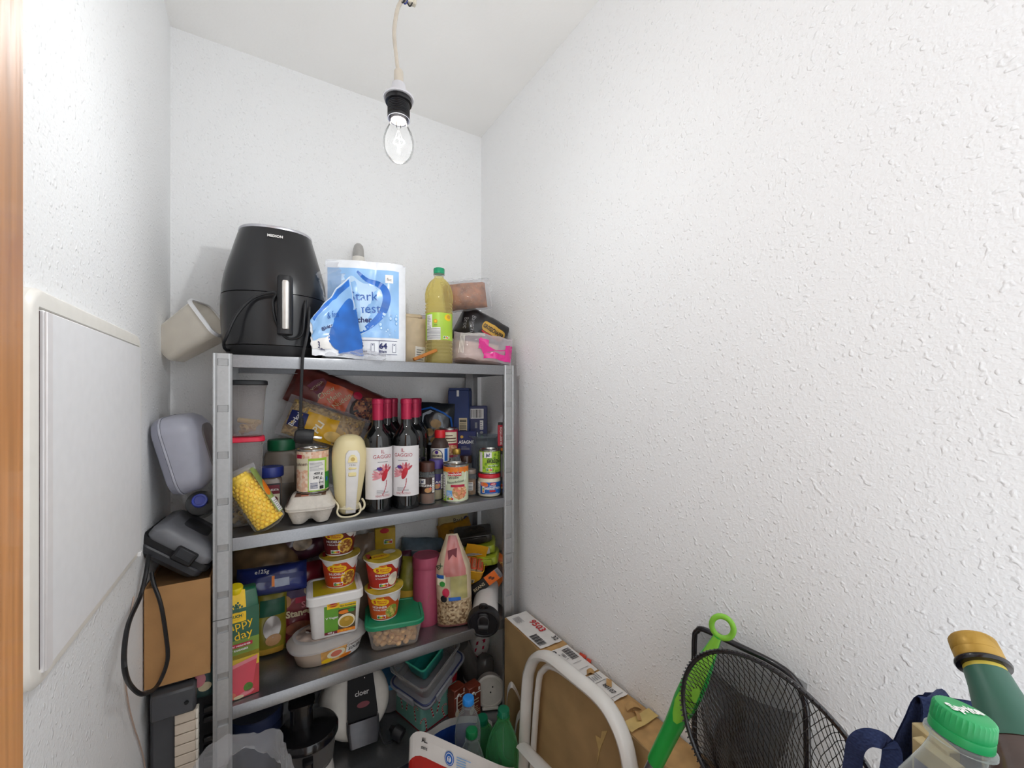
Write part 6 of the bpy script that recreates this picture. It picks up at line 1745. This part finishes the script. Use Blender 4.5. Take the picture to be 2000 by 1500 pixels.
gj.scale = (.8, .8, .62)
b = B(); b.lathe([(.030, .0), (.036, .004), (.040, .05), (.039, .115), (.034, .140), (.022, .155), (.001, .158)], film('smoky_plastic', '#6c6866', .65, .2), 36); b.build('body', gj)
wc_ = thing('white_container', 'off-white round lidded container with two small holes', 'container', (.612, 1.145, Z4), (R(-12), 0, R(-24)))
wc_.scale = (.84, .84, .80)
OW = mat('off_white_lid', '#c9c2ba', .4, var=.03)
def drum(y, r):
    return [(r * math.cos(2 * PI * j / 36), y, .062 + r * math.sin(2 * PI * j / 36)) for j in range(36)]
b = B(); b.loft([drum(.030, .050), drum(-.006, .054)], OW); b.build('drum', wc_)
b = B(); b.loft([drum(-.006, .056), drum(-.010, .058), drum(-.018, .058), drum(-.021, .054), drum(-.021, .048), drum(-.019, .047)], OW); l_ = b.build('lid', wc_)
for x, z in ((.010, .078), (.002, .060)):
    b = B(M=Matrix.Translation((x, -.0195, z)) @ Matrix.Rotation(R(90), 4, 'X')); b.lathe([(.0028, 0), (.0024, .001)], HOLE, 10); b.build('hole', l_)
b = B(); b.box((0, .006, .005), (.06, .06, .010), OW, .002); b.build('foot', wc_)
# ---- two brown drink cartons
def drink(label, x, y, rz):
    t = thing('drink_carton', label, 'drink carton', (x, y, Z4), (0, 0, rz), 'small chocolate drink cartons')
    b = B(); b.box((0, 0, .046), (.044, .034, .092), mat('cocoa_carton', '#7c3826', .4, var=.2, scale=30), .002); b.build('carton', t)
    b = B(); sf = flat_front(-.0171); b.p_rect(sf, -.022, .070, .022, .073, PR['white'], 1, 1, 1); b.p_rect(sf, .012, .076, .018, .086, PR['white'], 1, 1, 1); b.p_lines(sf, -.014, .042, .014, .060, PR['beige'], 2, 1); b.p_ell(sf, -.012, .024, .008, .012, PR['cream'], 1, 12); b.p_lines(sf, -.004, .012, .018, .036, PR['beige'], 4, 1); b.build('print', t)
    b = B(); b.tube([(-.014, -.019, .030), (-.014, -.019, .070), (-.006, -.019, .078), (.0, -.019, .068)], .0020, PR['white'], 8, sub=4); b.build('straw', t)
    return t
drink('brown cocoa drink carton with straw next to the candy cane tin', .509, 1.166, R(16))
drink('brown cocoa drink carton with straw behind the clear bottle', .552, 1.150, R(10))

# ================================================================== floor: bag of bottles in front of the rack
BX, BY = .455, .952
def pet(name, label, loc, rot, prof, m, capm, cap_r=.0145, zc=None, ribs=None):
    t = thing(name, label, 'bottle', loc, rot)
    b = B(); b.lathe(prof, m, 32, cap1=False); b.build('body', t)
    zc = prof[-1][1]
    b = B(); b.lathe([(cap_r * .93, zc - .006), (cap_r, zc - .005, .03), (cap_r, zc + .008, .03), (cap_r * .93, zc + .0100), (.001, zc + .0102)], capm, 48, fn=24); b.build('cap', t)
    b = B(); b.lathe([(.0135, zc - .012), (.0165, zc - .0115), (.0165, zc - .0095), (.0135, zc - .009)], m, 24, cap0=False, cap1=False); b.build('neck_ring', t)
    return t
PETG = tint('green_pet', '#74cf90', .07, .05); PETC = film('clear_pet', '#dfe6e6', .09, .05)
GP = [(.020, .003), (.038, .0), (.0425, .008), (.0425, .19), (.041, .205), (.036, .228), (.027, .252), (.018, .270), (.0135, .281), (.0130, .296)]
CP = [(.018, .003), (.030, .0), (.0335, .008), (.0335, .10), (.031, .105), (.0335, .110), (.0335, .165), (.031, .185), (.024, .205), (.016, .222), (.0130, .230), (.0130, .242)]
p_ = at(976, 1385, Y=.915)
gbt = pet('plastic_bottle', 'empty green plastic bottle with green cap beside the step stool', (p_.x, p_.y, p_.z - .300), (R(2), R(1), 0), GP, PETG, mat('pine_green_cap', '#0f6a4c', .35))
b = B(); b.lathe([(.0430, .062), (.0430, .115)], mat('blue_bottle_label', '#23438c', .4), 32, cap0=False, cap1=False); b.build('label', gbt)
p_ = at(945, 1400, Y=1.03)
pet('plastic_bottle', 'green plastic bottle half hidden behind the front green bottle', (p_.x, p_.y, p_.z - .262), (R(6), R(-4), 0), GP[:-3] + [(.016, .270), (.0135, .276), (.0130, .282)], PETG, mat('pine_green_cap', '#0f6a4c', .35))
p_ = at(912, 1362, Y=.985)
pet('plastic_bottle', 'crumpled clear bottle with bright blue cap in the carrier bag', (p_.x, p_.y, p_.z - .246), (R(2), R(0), 0), CP, film('crumpled_pet', '#e4e8ea', .10, .06, bump=.004, scale=35), mat('cyan_blue_cap', '#2f8ce0', .35))
p_ = at(918, 1437, Y=.925)
pet('plastic_bottle', 'clear bottle with grass green cap at the front of the bag', (p_.x, p_.y, p_.z - .246), (R(-2), R(2), 0), CP, PETC, mat('grass_green_cap', '#1a7a46', .35))
# carrier bag: an open sack, mouth above, print on its front
cg = thing('carrier_bag', 'white red and blue plastic carrier bag full of empty bottles', 'carrier bag', (0, 0, 0))
mouth = [at(831, 1432, Y=.985), at(800, 1445, Y=.955), at(822, 1428, Y=.925), at(900, 1460, Y=.875), at(985, 1497, Y=.845), at(1012, 1492, Y=.90), at(1015, 1462, Y=.985), at(995, 1425, Y=1.045), at(940, 1400, Y=1.06), at(880, 1403, Y=1.05)]
mp = smooth_path([Vector(p) for p in mouth], 5, True)
cen = sum(mp, Vector()) / len(mp)
BAGW = mat('carrier_white', '#dcd8d4', .35, var=.04, scale=20, coat=.2); BAGR = mat('carrier_red', '#b32018', .35, var=.06, coat=.2); BAGB = mat('carrier_blue', '#26489a', .35, var=.06, coat=.2)
ZS = [(0, 1.0), (.02, 1.005), (.055, 1.02), (.10, 1.04), (.2, 1.06), (.4, 1.05), (.58, .98)]
def sackpt(s_, zz, e=0.):
    N = len(mp); s_ = s_ % N
    i = int(s_); p = mp[i].lerp(mp[(i + 1) % N], s_ - i)
    for (z0_, o0), (z1_, o1) in zip(ZS, ZS[1:]):
        if z0_ <= zz <= z1_:
            out = o0 + (o1 - o0) * (zz - z0_) / (z1_ - z0_); break
    else:
        out = ZS[-1][1]
    d_ = p - cen; d_.z = 0
    n_ = .006 * noise.noise(Vector((p.x * 14, p.y * 14, zz * 7))) * min(1, zz / .03)
    q = cen + d_ * out + d_.normalized() * (n_ + e)
    return Vector((min(q.x, .572), q.y, p.z - zz))
b = B()
N_ = len(mp)
lv = [0, .02, .038, .055, .075, .10, .15, .2, .3, .4, .5, .58]
for k in range(len(lv) - 1):
    for i in range(N_):
        m_ = BAGB if (i < 6 or lv[k] >= .15) else (BAGW if lv[k] < .055 else BAGR)
        if i > 30:
            m_ = BAGB if lv[k] >= .02 else BAGW
        b.add([sackpt(i, lv[k]), sackpt(i + 1, lv[k]), sackpt(i + 1, lv[k + 1]), sackpt(i, lv[k + 1])], [(0, 1, 2, 3)], m_)
bt_ring = [sackpt(i, .58) for i in range(N_)]
b.loft([bt_ring, [(p.x * .9 + cen.x * .1, p.y * .9 + cen.y * .1, .002) for p in bt_ring]], BAGB, False, True)
bmd = b.build('sack', cg)
bpy.context.view_layer.update()
L_ = sum((mp[i + 1] - mp[i]).length for i in range(10, 20))
def bgf(u, v, e):
    return sackpt(10 + u / L_ * 10, .050 - v, e * 2 + .0008)
b = B()
b.p_text(bgf, 'AL.', .016, .028, .015, PR['ink'], lay=3, bold=.03); b.p_text(bgf, 'stens', .016, .013, .011, PR['ink'], lay=3, bold=.02)
b.p_ell(bgf, .085, .018, .011, .015, PR['blue'], 3, 22); b.p_ell(bgf, .085, .018, .009, .0125, PR['white'], 4, 22); b.p_ell(bgf, .085, .018, .008, .0112, PR['blue'], 5, 22); b.p_ell(bgf, .085, .018, .0045, .0065, PR['white'], 6, 18); b.p_rect(bgf, .0842, .008, .0858, .020, PR['blue'], 7, 1, 1); b.p_ell(bgf, .085, .022, .0018, .0022, PR['blue'], 7, 10)
b.p_lines(bgf, .102, .004, .138, .032, PR['lightblue'], 5, 3); b.p_bars(bgf, .165, .004, .195, .030, PR['white'], PR['ink'], 3, 9, False)
b.build('print', cg)
# ---- clear plastic bag bottom left in front of the rack
pbx = thing('plastic_bag', 'crumpled clear plastic bag hanging in front of the left post', 'plastic bag', (0, 0, 0))
CB_ = film('bag_clear_bright', '#f6f6f8', .10, .1, bump=.0035, scale=30)
op = smooth_path([at(x, y, Y=1.035) for x, y in ((360, 1530), (395, 1470), (438, 1437), (470, 1434), (510, 1430), (545, 1422), (556, 1450), (568, 1480), (586, 1530))], 6)
ip = smooth_path([at(x, y, Y=1.005) for x, y in ((425, 1540), (446, 1488), (468, 1466), (487, 1452), (508, 1466), (526, 1472), (540, 1486), (548, 1502), (556, 1540))], 6)
def bagsurf(a, c):
    k = c * (len(op) - 1); i = min(int(k), len(op) - 2)
    p = op[i].lerp(op[i + 1], k - i).lerp(ip[i].lerp(ip[i + 1], k - i), a)
    n_ = noise.noise(Vector((p.x * 45, p.z * 45, a * 2))) + .6 * noise.noise(Vector((p.x * 90, p.z * 90, a * 3 + 5)))
    return p + Vector((.003 * n_, -.016 * math.sin(PI * a) + .007 * n_, .003 * n_))
b = B(); b.surf(bagsurf, 10, 48, CB_); b.build('mouth_film', pbx)
b = B(); b.surf(lambda a, c: bagsurf(0, a) + Vector((0, .008 * noise.noise(Vector((a * 9, c * 6, 2))) - .035 * math.sin(PI * c) * 0, -.22 * c)), 40, 10, CB_); b.build('back_film', pbx)
b = B(); b.lathe([(.05, 0), (.06, .01), (.062, .30), (.05, .31)], mat('kraft_bundle', '#55504c', .8), 20); b.build('bundle', pbx, loc=(.0, 1.0, .36))
b = B(); b.box((0, 0, .18), (.15, .12, .36), mat('dark_crate', '#2e2c2e', .7), .006); b.build('storage_crate', loc=(.0, .99, 0), label='dark crate on the floor under the clear plastic bag', cat='crate')
# ================================================================== right side: long carton, stool, broom, nets, bottles
lc = thing('long_carton', 'long flat worn cardboard box with shipping labels along the right wall', 'box', (.662, .72, 0), (0, 0, 0))
CD = mat('worn_cardboard', '#a98a5e', .8, var=.12, scale=14, bump=.0004, bscale=90)
CDT = mat('torn_cardboard', '#b68f5c', .85, var=.15, scale=40, bump=.001)
LZ, LW = .880, .080
y0, y1 = -.34, .352
b = B(); b.box((-LW / 2 + .002, (y0 + y1) / 2, LZ / 2), (.004, y1 - y0, LZ), CD, .001); b.build('front_panel', lc)
b = B(); b.box((LW / 2 - .002, (y0 + y1) / 2, LZ / 2), (.004, y1 - y0, LZ), CD, .001); b.build('back_panel', lc)
for y in (y0 + .002, y1 - .002):
    b = B(); b.box((0, y, LZ / 2), (LW - .008, .004, LZ), CD, .001); b.build('end_panel', lc)
b = B()
b.surf(lambda a, c: (-LW / 2 + .001 + (LW - .002) * a, y0 + (y1 - y0) * c, LZ + .001 + .0035 * noise.noise(Vector((a * 3, c * 24, 2)))), 6, 40, CDT)
tp_ = b.build('top_flap', lc)
for k, (u, v, w_, d_, rz) in enumerate(((-.028, -.08, .03, .012, .5), (.012, -.1, .034, .014, -.3), (.0, -.12, .03, .01, 1.2), (-.02, -.06, .02, .02, .2), (.022, -.02, .026, .012, .8), (.01, .03, .018, .010, -.6))):
    b = B(); b.surf(lambda a, c: (w_ * (a - .5), d_ * (c - .5), .004 + .007 * math.sin(PI * a) + .003 * c), 4, 3, CDT); b.build('torn_flake', tp_, loc=(u, v, LZ + .001), rot=(.2 * (k % 3 - 1), .1, rz))
topf = lambda u, v, e: (u, v, LZ + .0055 + e)
def ltext(b, s_, u, v, h, m, lay=2, fit=None):
    b.p_text(lambda x, y, e: topf(-y + u, x + v, e), s_, 0, 0, h, m, lay=lay, fit=fit, sx=1)
def wlabel(u0, v0, u1, v1, fn, name='paper_label'):
    b = B(); b.surf(lambda a, c: (u0 + (u1 - u0) * a, v0 + (v1 - v0) * c, LZ + .005 + .0015 * noise.noise(Vector((a * 4, c * 6, u0 * 30)))), 6, 8, mat('label_paper', '#dedad6', .6, var=.03))
    o = b.build(name, lc)
    b = B(); fn(b); b.build('print', o)
def t_rev(b, s_, u, v, h, m, fit=None):
    # print reads from the wall side, upside down to the viewer
    b.p_text(lambda x, y, e: topf(u + y, v - x, e + .0012), s_, 0, 0, h, m, lay=2, fit=fit)
def l1(b):
    t_rev(b, '9503', .006, .26, .030, PR['red'], .062); t_rev(b, '32', .016, .185, .020, PR['ink'])
    for k in range(12):
        b.p_rect(topf, -.034, .178 + .0042 * k, -.010, .1798 + .0042 * k + .0008 * (k % 3), PR['ink'], 4, 1, 1)
    for k in range(6):
        b.p_rect(topf, -.026 + .004 * k, .300 - .003 * (k % 2), -.0245 + .004 * k, .330, PR['grey'], 4, 1, 1)
wlabel(-.038, .168, .034, .346, l1)
def l2(b):
    t_rev(b, '06-1', -.028, .118, .022, PR['ink'], .045); t_rev(b, '1001 1', -.008, .108, .010, PR['ink'])
    for k in range(10):
        b.p_rect(topf, .004, .09 + .0045 * k, .026, .092 + .0045 * k + .001 * (k % 2), PR['ink'], 4, 1, 1)
    b.p_rect(topf, -.004, .05, .022, .0512, PR['grey'], 4, 1, 1); b.p_rect(topf, -.004, .075, .022, .0762, PR['grey'], 4, 1, 1)
wlabel(-.036, .030, .034, .146, l2)
def l3(b):
    t_rev(b, '80107', .004, -.034, .016, PR['ink'], .034)
    b.p_lines(lambda u, v, e: topf(-v, u, e + .001), -.0, -.02, .024, .01, PR['grey'], 5, 3)
    for v in (-.058, -.006):
        b.p_rect(topf, -.026, v, .026, v + .001, PR['ink'], 4, 1, 1)
wlabel(-.032, -.066, .034, .024, l3)
TAPE = mat('masking_tape', '#c9ad6c', .5, var=.08)
b = B(); b.surf(lambda a, c: (-.0395 + .079 * a, -.145 + .026 * c, LZ + .0062 + .001 * math.sin(9 * a)), 8, 3, TAPE); b.surf(lambda a, c: (-.0412, -.145 + .026 * c, LZ - .12 * a), 6, 3, TAPE); b.build('tape', lc)
b = B(); b.prism([(-.02, .0), (.0, -.05), (.012, -.095), (.006, -.06), (.016, -.035), (.0, -.03), (-.004, -.012)], .001, mat('torn_pale', '#c3a56a', .9), axis='x'); b.build('torn_strip', lc, loc=(-.0412, -.06, LZ - .035))
for k, (v, w_) in enumerate(((.068, .02), (.045, .012))):
    b = B(); b.box((0, 0, 0), (.004, w_, .008), mat('red_seal', '#c8452e', .5), .001); b.build('sticker_scrap', lc, loc=(.037, v + .02, LZ + .006), rot=(0, .3, .2))

# ---- folding step stool
st = thing('step_stool', 'white metal folding step stool leaning against the long carton', 'step stool', (0, 0, 0))
WM = mat('white_lacquered_steel', '#e2dfda', .3, var=.05, scale=14, coat=.3)
XS = .590
outer = [(XS, .955, .012), (XS, .928, .45), (XS, .900, .780), (XS, .884, .850), (XS, .858, .890), (XS, .822, .914), (XS, .780, .925), (XS, .700, .930), (XS, .640, .933), (XS, .600, .925), (XS, .566, .896), (XS, .548, .850), (XS, .535, .780), (XS, .50, .45), (XS, .46, .012)]
b = B(); b.tube(outer, .0120, WM, 12, sub=4, rx=.0170); b.build('frame', st)
inner = [(XS + .020, .965, .012), (XS + .018, .915, .45), (XS + .014, .872, .790), (XS + .014, .845, .862), (XS + .014, .800, .893), (XS + .014, .720, .905), (XS + .014, .640, .908), (XS + .014, .596, .885), (XS + .014, .572, .830), (XS + .018, .55, .45), (XS + .020, .53, .012)]
b = B(); b.tube(inner, .0075, WM, 10, sub=4, rx=.0085); b.build('rear_frame', st)
b = B(M=Matrix.Translation((XS - .012, .915, .640)) @ Matrix.Rotation(R(90), 4, 'Y')); b.lathe([(.0036, -.002), (.0030, .001)], HOLE, 12); b.build('rivet', st)
b = B(); b.tube([at(1020, 1456, X=.552), at(1040, 1478, X=.540), at(1075, 1515, X=.525), at(1120, 1570, X=.505)], .016, WM, 10, rx=.006); b.build('step_arm', st)
b = B(); b.box((.50, .73, .43), (.02, .36, .16), WM, .006); b.build('step_board', st, rot=None)
strip = smooth_path([at(990, 1440, Y=1.00), at(990, 1370, Y=.995), at(993, 1345, Y=.99), at(1001, 1338, Y=.975), at(1014, 1362, Y=.955), at(1019, 1385, Y=.945), at(1010, 1405, Y=.95), at(1005, 1440, Y=.955), at(1003, 1480, Y=.955)], 5)
b = B()
b.surf(lambda a, c: strip[min(len(strip) - 1, int(round(c * (len(strip) - 1))))] + Vector((.012 * (a - .5), .022 * (a - .5), 0)), 2, len(strip) - 1, mat('white_strap', '#d8d4cf', .5))
b.build('strap', st)

# ---- mop handle
mpn = thing('mop', 'bright green grip with hanging ring on a steel mop pole', 'mop', (0, 0, 0))
GG = mat('bright_green_plastic', '#1d9c3c', .35, var=.04); GL = mat('lime_grip_inlay', '#7fbe38', .45, var=.06); STL = mat('mop_steel', '#8a8688', .3, .8)
p0, p1 = at(1402, 1243, X=.600), at(1280, 1488, X=.562)
ax = (p1 - p0).normalized()
pts = [p0 + ax * t_ for t_ in (.0, .02, .05, .09, .13, .17, .21, .25, .29, .33)]
Lg = (p1 - p0).length
b = B(); b.tube([p0 + ax * Lg * k / 10 for k in range(11)], [.006, .009, .013, .0165, .0182, .0178, .0155, .014, .0136, .0134, .0132], GG, 18); b.build('grip', mpn)
side = ax.cross(Vector((1, 0, 0))).normalized()
vw = (Vector((0, 0, CAMZ)) - p0).normalized(); vw = (vw - ax * vw.dot(ax)).normalized(); sd_ = ax.cross(vw)
b = B()
b.loft([[p0 + ax * Lg * t_ + (vw * math.cos(a) + sd_ * math.sin(a)) * rr for a in [R(x) for x in range(-w_, w_ + 1, max(1, w_ // 6))][:13]] for t_, rr, w_ in ((.0, .0067, 54), (.1, .0099, 54), (.2, .0137, 42), (.3, .0172, 42), (.4, .0189, 42), (.5, .0185, 48), (.58, .0168, 30), (.62, .0162, 12))], GL, False, False, closed=False)
b.build('grip_inlay', mpn)
rc_ = p0 - ax * .0175
b = B(); b.tube([rc_ + ax * .0165 * math.cos(a) + sd_ * .0150 * math.sin(a) for a in [2 * PI * k / 28 for k in range(28)]], .0036, GL, 10, closed=True, rx=.0042); b.build('hanging_ring', mpn)
tE = (p1.z - .02) / -ax.z
b = B(); b.tube([p1, p1 + ax * tE * .5, p1 + ax * tE], .0108, STL, 16); pole = b.build('pole', mpn)
hp = p1 + ax * .022 + vw * .0105
b = B(); b.lathe([(.0035, -.001), (.003, .0012)], mat('snap_button', '#d8d4d2', .3), 12); o_ = b.build('snap_button', pole); o_.location = hp; o_.rotation_euler = vw.to_track_quat('Z', 'Y').to_euler()
pe_ = p1 + ax * tE
b = B(); b.box((0, 0, 0), (.09, .24, .03), GG, .006); b.build('mop_head', mpn, loc=(pe_.x, pe_.y, .0165))

# ---- rectangular net near the wall
BLKN = mat('black_net_frame', '#1a171b', .25, var=.06, coat=.3)
nr = thing('hand_net', 'square black fine-mesh net leaning on the right wall', 'net', (0, 0, 0))
def rn(y, z, r_=0.):
    return (.675 + (1.13 - z) * -.02, y, z)
loop = [(.470, .92), (.472, .98), (.474, 1.10), (.468, 1.122), (.455, 1.131), (.40, 1.134), (.335, 1.136), (.308, 1.128), (.296, 1.108), (.292, 1.08), (.290, .98), (.290, .92), (.31, .895), (.38, .888), (.45, .895)]
b = B(); b.tube([rn(y, z) for y, z in loop], .0048, BLKN, 10, closed=True, sub=3); b.build('frame', nr)
NETF = film('fine_black_net', '#232227', .42, .6, var=.3, scale=40)
NETF.node_tree.nodes['Transparent BSDF'].inputs['Color'].default_value = (.92, .92, .92, 1)
b = B()
b.surf(lambda a, c: (.676 + .016 * math.sin(PI * a) * math.sin(PI * c) + .008 * noise.noise(Vector((a * 5, c * 5, 3.))), .470 - .178 * a, .892 + .239 * c), 20, 24, NETF)
b.surf(lambda a, c: (.668 + .006 * noise.noise(Vector((a * 7, c * 4, 6.))) + .010 * abs(math.sin(6 * a)) * (1 - c), .466 - .165 * a * (.55 + .45 * c) - .02 * (1 - c), .895 + .19 * c - .02 * math.sin(PI * a) * c), 24, 20, NETF)
b.build('net_bag', nr)

# ---- round landing net
ln = thing('landing_net', 'round black landing net with coarse mesh in front of the square net', 'net', (0, 0, 0))
HC = Vector((.556, .283, 1.078))
def hoop(a, k=1.):
    return HC + Vector((-.012 * math.sin(a), .127 * k * math.cos(a), .131 * k * math.sin(a)))
b = B(); b.tube([hoop(2 * PI * k / 48) for k in range(48)], .0032, BLKN, 8, closed=True); b.build('hoop', ln)
# mesh cord wound round the hoop
b = B()
for k in range(110):
    a = 2 * PI * k / 110
    b.tube([hoop(a, 1.028) + Vector((-.004, 0, 0)), hoop(a + .02, .975) + Vector((.002, 0, 0))], .0012, BLKN, 4)
b.build('lacing', ln, kind='stuff')
b = B()
NU, NV = 92, 20
vs = []; fs = []
for j in range(NV + 1):
    q = j / NV
    for i in range(NU):
        a = 2 * PI * (i + .5 * (j % 2)) / NU
        p = hoop(a, 1 - .50 * q)
        sag = Vector((.070 * math.sin(q * PI / 2) + .012 * noise.noise(Vector((math.cos(a) * 2, math.sin(a) * 2, q * 3))), 0, -.20 * q ** 1.2))
        vs.append(p + sag + Vector((0, .008 * noise.noise(Vector((math.cos(a) * 3, math.sin(a) * 3, q * 4 + 5))), 0)))
for j in range(NV):
    for i in range(NU):
        # diamond cells between staggered rows
        i2 = (i + 1) % NU
        for (p, q) in (((j, i), (j + 1, i if j % 2 == 0 else i2)), ((j, i), (j + 1, (i - 1) % NU if j % 2 == 0 else i))):
            A_, C_ = Vector(vs[p[0] * NU + p[1]]), Vector(vs[q[0] * NU + q[1]])
            d_ = (C_ - A_).normalized(); u_ = d_.cross(Vector((1, .2, .1))).normalized() * .00055; w_ = d_.cross(u_).normalized() * .00055
            n0 = len(b.v)
            b.v += [A_ + u_, A_ - u_ * .5 + w_, A_ - u_ * .5 - w_, C_ + u_, C_ - u_ * .5 + w_, C_ - u_ * .5 - w_]
            k_ = b.mi(BLKN)
            b.f += [[n0, n0 + 1, n0 + 4, n0 + 3], [n0 + 1, n0 + 2, n0 + 5, n0 + 4], [n0 + 2, n0, n0 + 3, n0 + 5]]; b.fm += [k_] * 3
b.build('netting', ln, kind='stuff')
b = B(); b.tube([hoop(-PI / 2), (.575, .300, .6), (.600, .33, .012)], .0065, BLKN, 10); b.build('pole', ln)

# ---- carton stack outside the picture that carries the navy bag
sb_ = thing('moving_box', 'tall plain cardboard box standing by the doorway on the right', 'box', (.40, .055, 0), (0, 0, 0))
b = B(); b.box((0, 0, .46), (.25, .29, .92), CD, .002); b.build('carton', sb_)
b = B(); b.box((0, 0, .9212), (.05, .29, .001), TAPE); b.build('tape', sb_)

# ---- navy fabric bag with webbing handles
NVB = mat('navy_webbing', '#2d3b66', .85, var=.14, scale=300, bump=.0005, bscale=500, stretch=(1, 1, 3))
NVI = mat('navy_lining', '#1c2342', .9, var=.1, scale=100)
ng = thing('fabric_bag', 'navy blue fabric bag with webbing handles full of bottles', 'bag', (0, 0, 0))
ring_ = [at(1806, 1352, d=.37), at(1758, 1500, d=.375), at(1690, 1560, d=.40), at(1640, 1640, d=.34), at(1760, 1820, d=.26), at(1960, 1840, d=.20), at(2120, 1680, d=.20), at(2090, 1500, d=.27), at(1960, 1420, d=.33)]
rr_ = smooth_path(ring_, 4, True)
ce_ = sum(rr_, Vector()) / len(rr_)
b = B()
b.loft([[Vector((p.x, p.y, p.z)) for p in rr_], [Vector((p.x, p.y, p.z - .03)) for p in rr_], [Vector((ce_.x + (p.x - ce_.x) * 1.03, ce_.y + (p.y - ce_.y) * 1.03, 1.05)) for p in rr_], [Vector((ce_.x + (p.x - ce_.x) * .9, ce_.y + (p.y - ce_.y) * .9, .925)) for p in rr_]], NVB, False, True)
b.build('body', ng)
def ribbon3(pts, w, m, up):
    pp = smooth_path([Vector(p) for p in pts], 6)
    bb = B()
    for s_ in (-.0006, .0006):
        rows = []
        for i, p in enumerate(pp):
            t_ = (pp[min(i + 1, len(pp) - 1)] - pp[max(i - 1, 0)]).normalized()
            sdv = t_.cross(up).normalized() if t_.cross(up).length > .01 else Vector((1, 0, 0))
            sdv = up - t_ * up.dot(t_); sdv.normalize()
            nrm = t_.cross(sdv)
            rows.append((p + nrm * s_ - sdv * w / 2, p + nrm * s_ + sdv * w / 2))
        for (a0, a1), (c0, c1) in zip(rows, rows[1:]):
            bb.add([a0, a1, c1, c0], [(0, 1, 2, 3)], m)
    return bb
rgt = Vector((_c, -_s, 0)); fwd = Vector((_s, _c, 0))
b = ribbon3([at(1655, 1560, d=.37), at(1666, 1490, d=.365), at(1672, 1456, d=.36), at(1692, 1441, d=.355), at(1722, 1446, d=.35), at(1742, 1466, d=.345), at(1736, 1520, d=.345), at(1722, 1580, d=.35)], .013, NVB, (fwd * .6 + Vector((0, 0, .55)) - rgt * .5).normalized()); b.build('handle', ng)
b = ribbon3([at(1736, 1560, d=.352), at(1752, 1480, d=.354), at(1784, 1408, d=.358), at(1814, 1362, d=.362), at(1826, 1372, d=.352), at(1824, 1420, d=.345)], .022, NVB, (rgt * .8 + Vector((0, 0, .35)) + fwd * .2).normalized()); b.build('handle', ng)
b = ribbon3([at(1816, 1368, d=.362), at(1850, 1374, d=.36), at(1900, 1382, d=.355), at(1950, 1398, d=.35)], .010, NVB, Vector((0, 0, 1))); b.build('hem', ng)
# ---- two bottles standing in it
c_ = at(1884, 1388, d=.262)
sb2 = thing('soda_bottle', 'clear soda bottle with bright green lettered cap near the camera', 'bottle', (c_.x, c_.y, c_.z), (0, R(10), -YAW))
SG = mat('soda_green_cap', '#1f9a58', .4, var=.04)
b = B()
n = 72
pr = [(.0148, -.0165, 0), (.0150, -.0160, 0), (.0148, -.0112, 0), (.0143, -.0110, 0), (.0146, -.0100, .018), (.0142, -.0016, .022), (.0134, -.0002, .012), (.0125, .0002, 0), (.001, .0003, 0)]
b.lathe(pr, SG, n, fn=36); cp_ = b.build('cap', sb2)
b = B(); b.p_text(flat_top(.0004), 'Sprite', 0, -.0028, .0092, PR['white'], lay=2, fit=.0205, bold=.04); b.build('lettering', cp_)
b = B(); b.lathe([(.0132, -.0165), (.0165, -.0175), (.0167, -.0195), (.0132, -.0205), (.0130, -.026), (.016, -.036), (.024, -.056), (.031, -.085), (.0325, -.11), (.0325, -.26), (.028, -.265)], film('soda_pet_clear', '#e6ecea', .10, .04), 40, cap0=False); b.build('body', sb2)
b = B(); b.lathe([(.0328, -.11), (.0328, -.17)], mat('soda_label', '#1e7a48', .4), 40, cap0=False, cap1=False); b.build('label', sb2)
q0, q1 = at(1905, 1268, d=.345), at(1985, 1440, d=.300)
axb = (q0 - q1).normalized()
db = thing('dark_bottle', 'brown bottle with green neck sleeve and golden screw cap leaning in the bag', 'bottle', tuple(q0), axb.to_track_quat('Z', 'Y').to_euler())
GD = mat('golden_cap', '#b08a38', .4, .3, var=.06)
b = B(); b.lathe([(.0150, -.010), (.0152, -.0095), (.0152, -.0035), (.0148, -.003), (.0150, -.0025, .02), (.0146, .0065, .02), (.0132, .0085), (.001, .009)], GD, 72, fn=36); b.build('cap', db)
b = B(); b.lathe([(.0125, -.0105), (.0168, -.0112), (.0172, -.0128), (.0165, -.0145), (.0125, -.015)], mat('black_neck_ring', '#151216', .2), 36, cap0=False, cap1=False); b.build('neck_ring', db)
b = B(); b.lathe([(.0128, -.0145), (.0128, -.018), (.0133, -.0182)], mat('sleeve_yellow', '#c8b548', .45), 36, cap0=False, cap1=False); b.build('sleeve_edge', db)
b = B(); b.lathe([(.0133, -.018), (.0145, -.030), (.0175, -.048), (.0215, -.066), (.0222, -.068)], mat('bottle_green_sleeve', '#2c5a4a', .4, var=.05), 40, cap0=False, cap1=False); b.build('neck_sleeve', db)
b = B(); b.lathe([(.012, -.012), (.0126, -.02), (.0140, -.030), (.0170, -.048), (.0210, -.066), (.026, -.085), (.0315, -.11), (.033, -.13), (.033, -.26), (.028, -.264)], mat('brown_bottle_glass', '#4a3a34', .12, var=.08, coat=.5), 40, cap0=False); b.build('body', db)
for k, (px_, dd) in enumerate(((1826, .335), (1832, .325))):
    p = at(px_, 1462 + 30 * k, d=dd)
    b = B(); b.box((0, 0, -.07), (.010, .030, .16), mat('beige_book', '#b9a77c', .6, var=.1), .001); b.p_rect(lambda u, v, e: (-.0062 - e, u, v), -.012, -.05, .012, -.004, PR['navy'], 1, 1, 1)
    b.build('notebook', loc=tuple(p), rot=(0, 0, -YAW + R(8 * k)), label=('thin beige notebook in the navy bag nearest the clear soda bottle', 'beige notebook in the navy bag behind the nearer notebook')[k], cat='notebook')
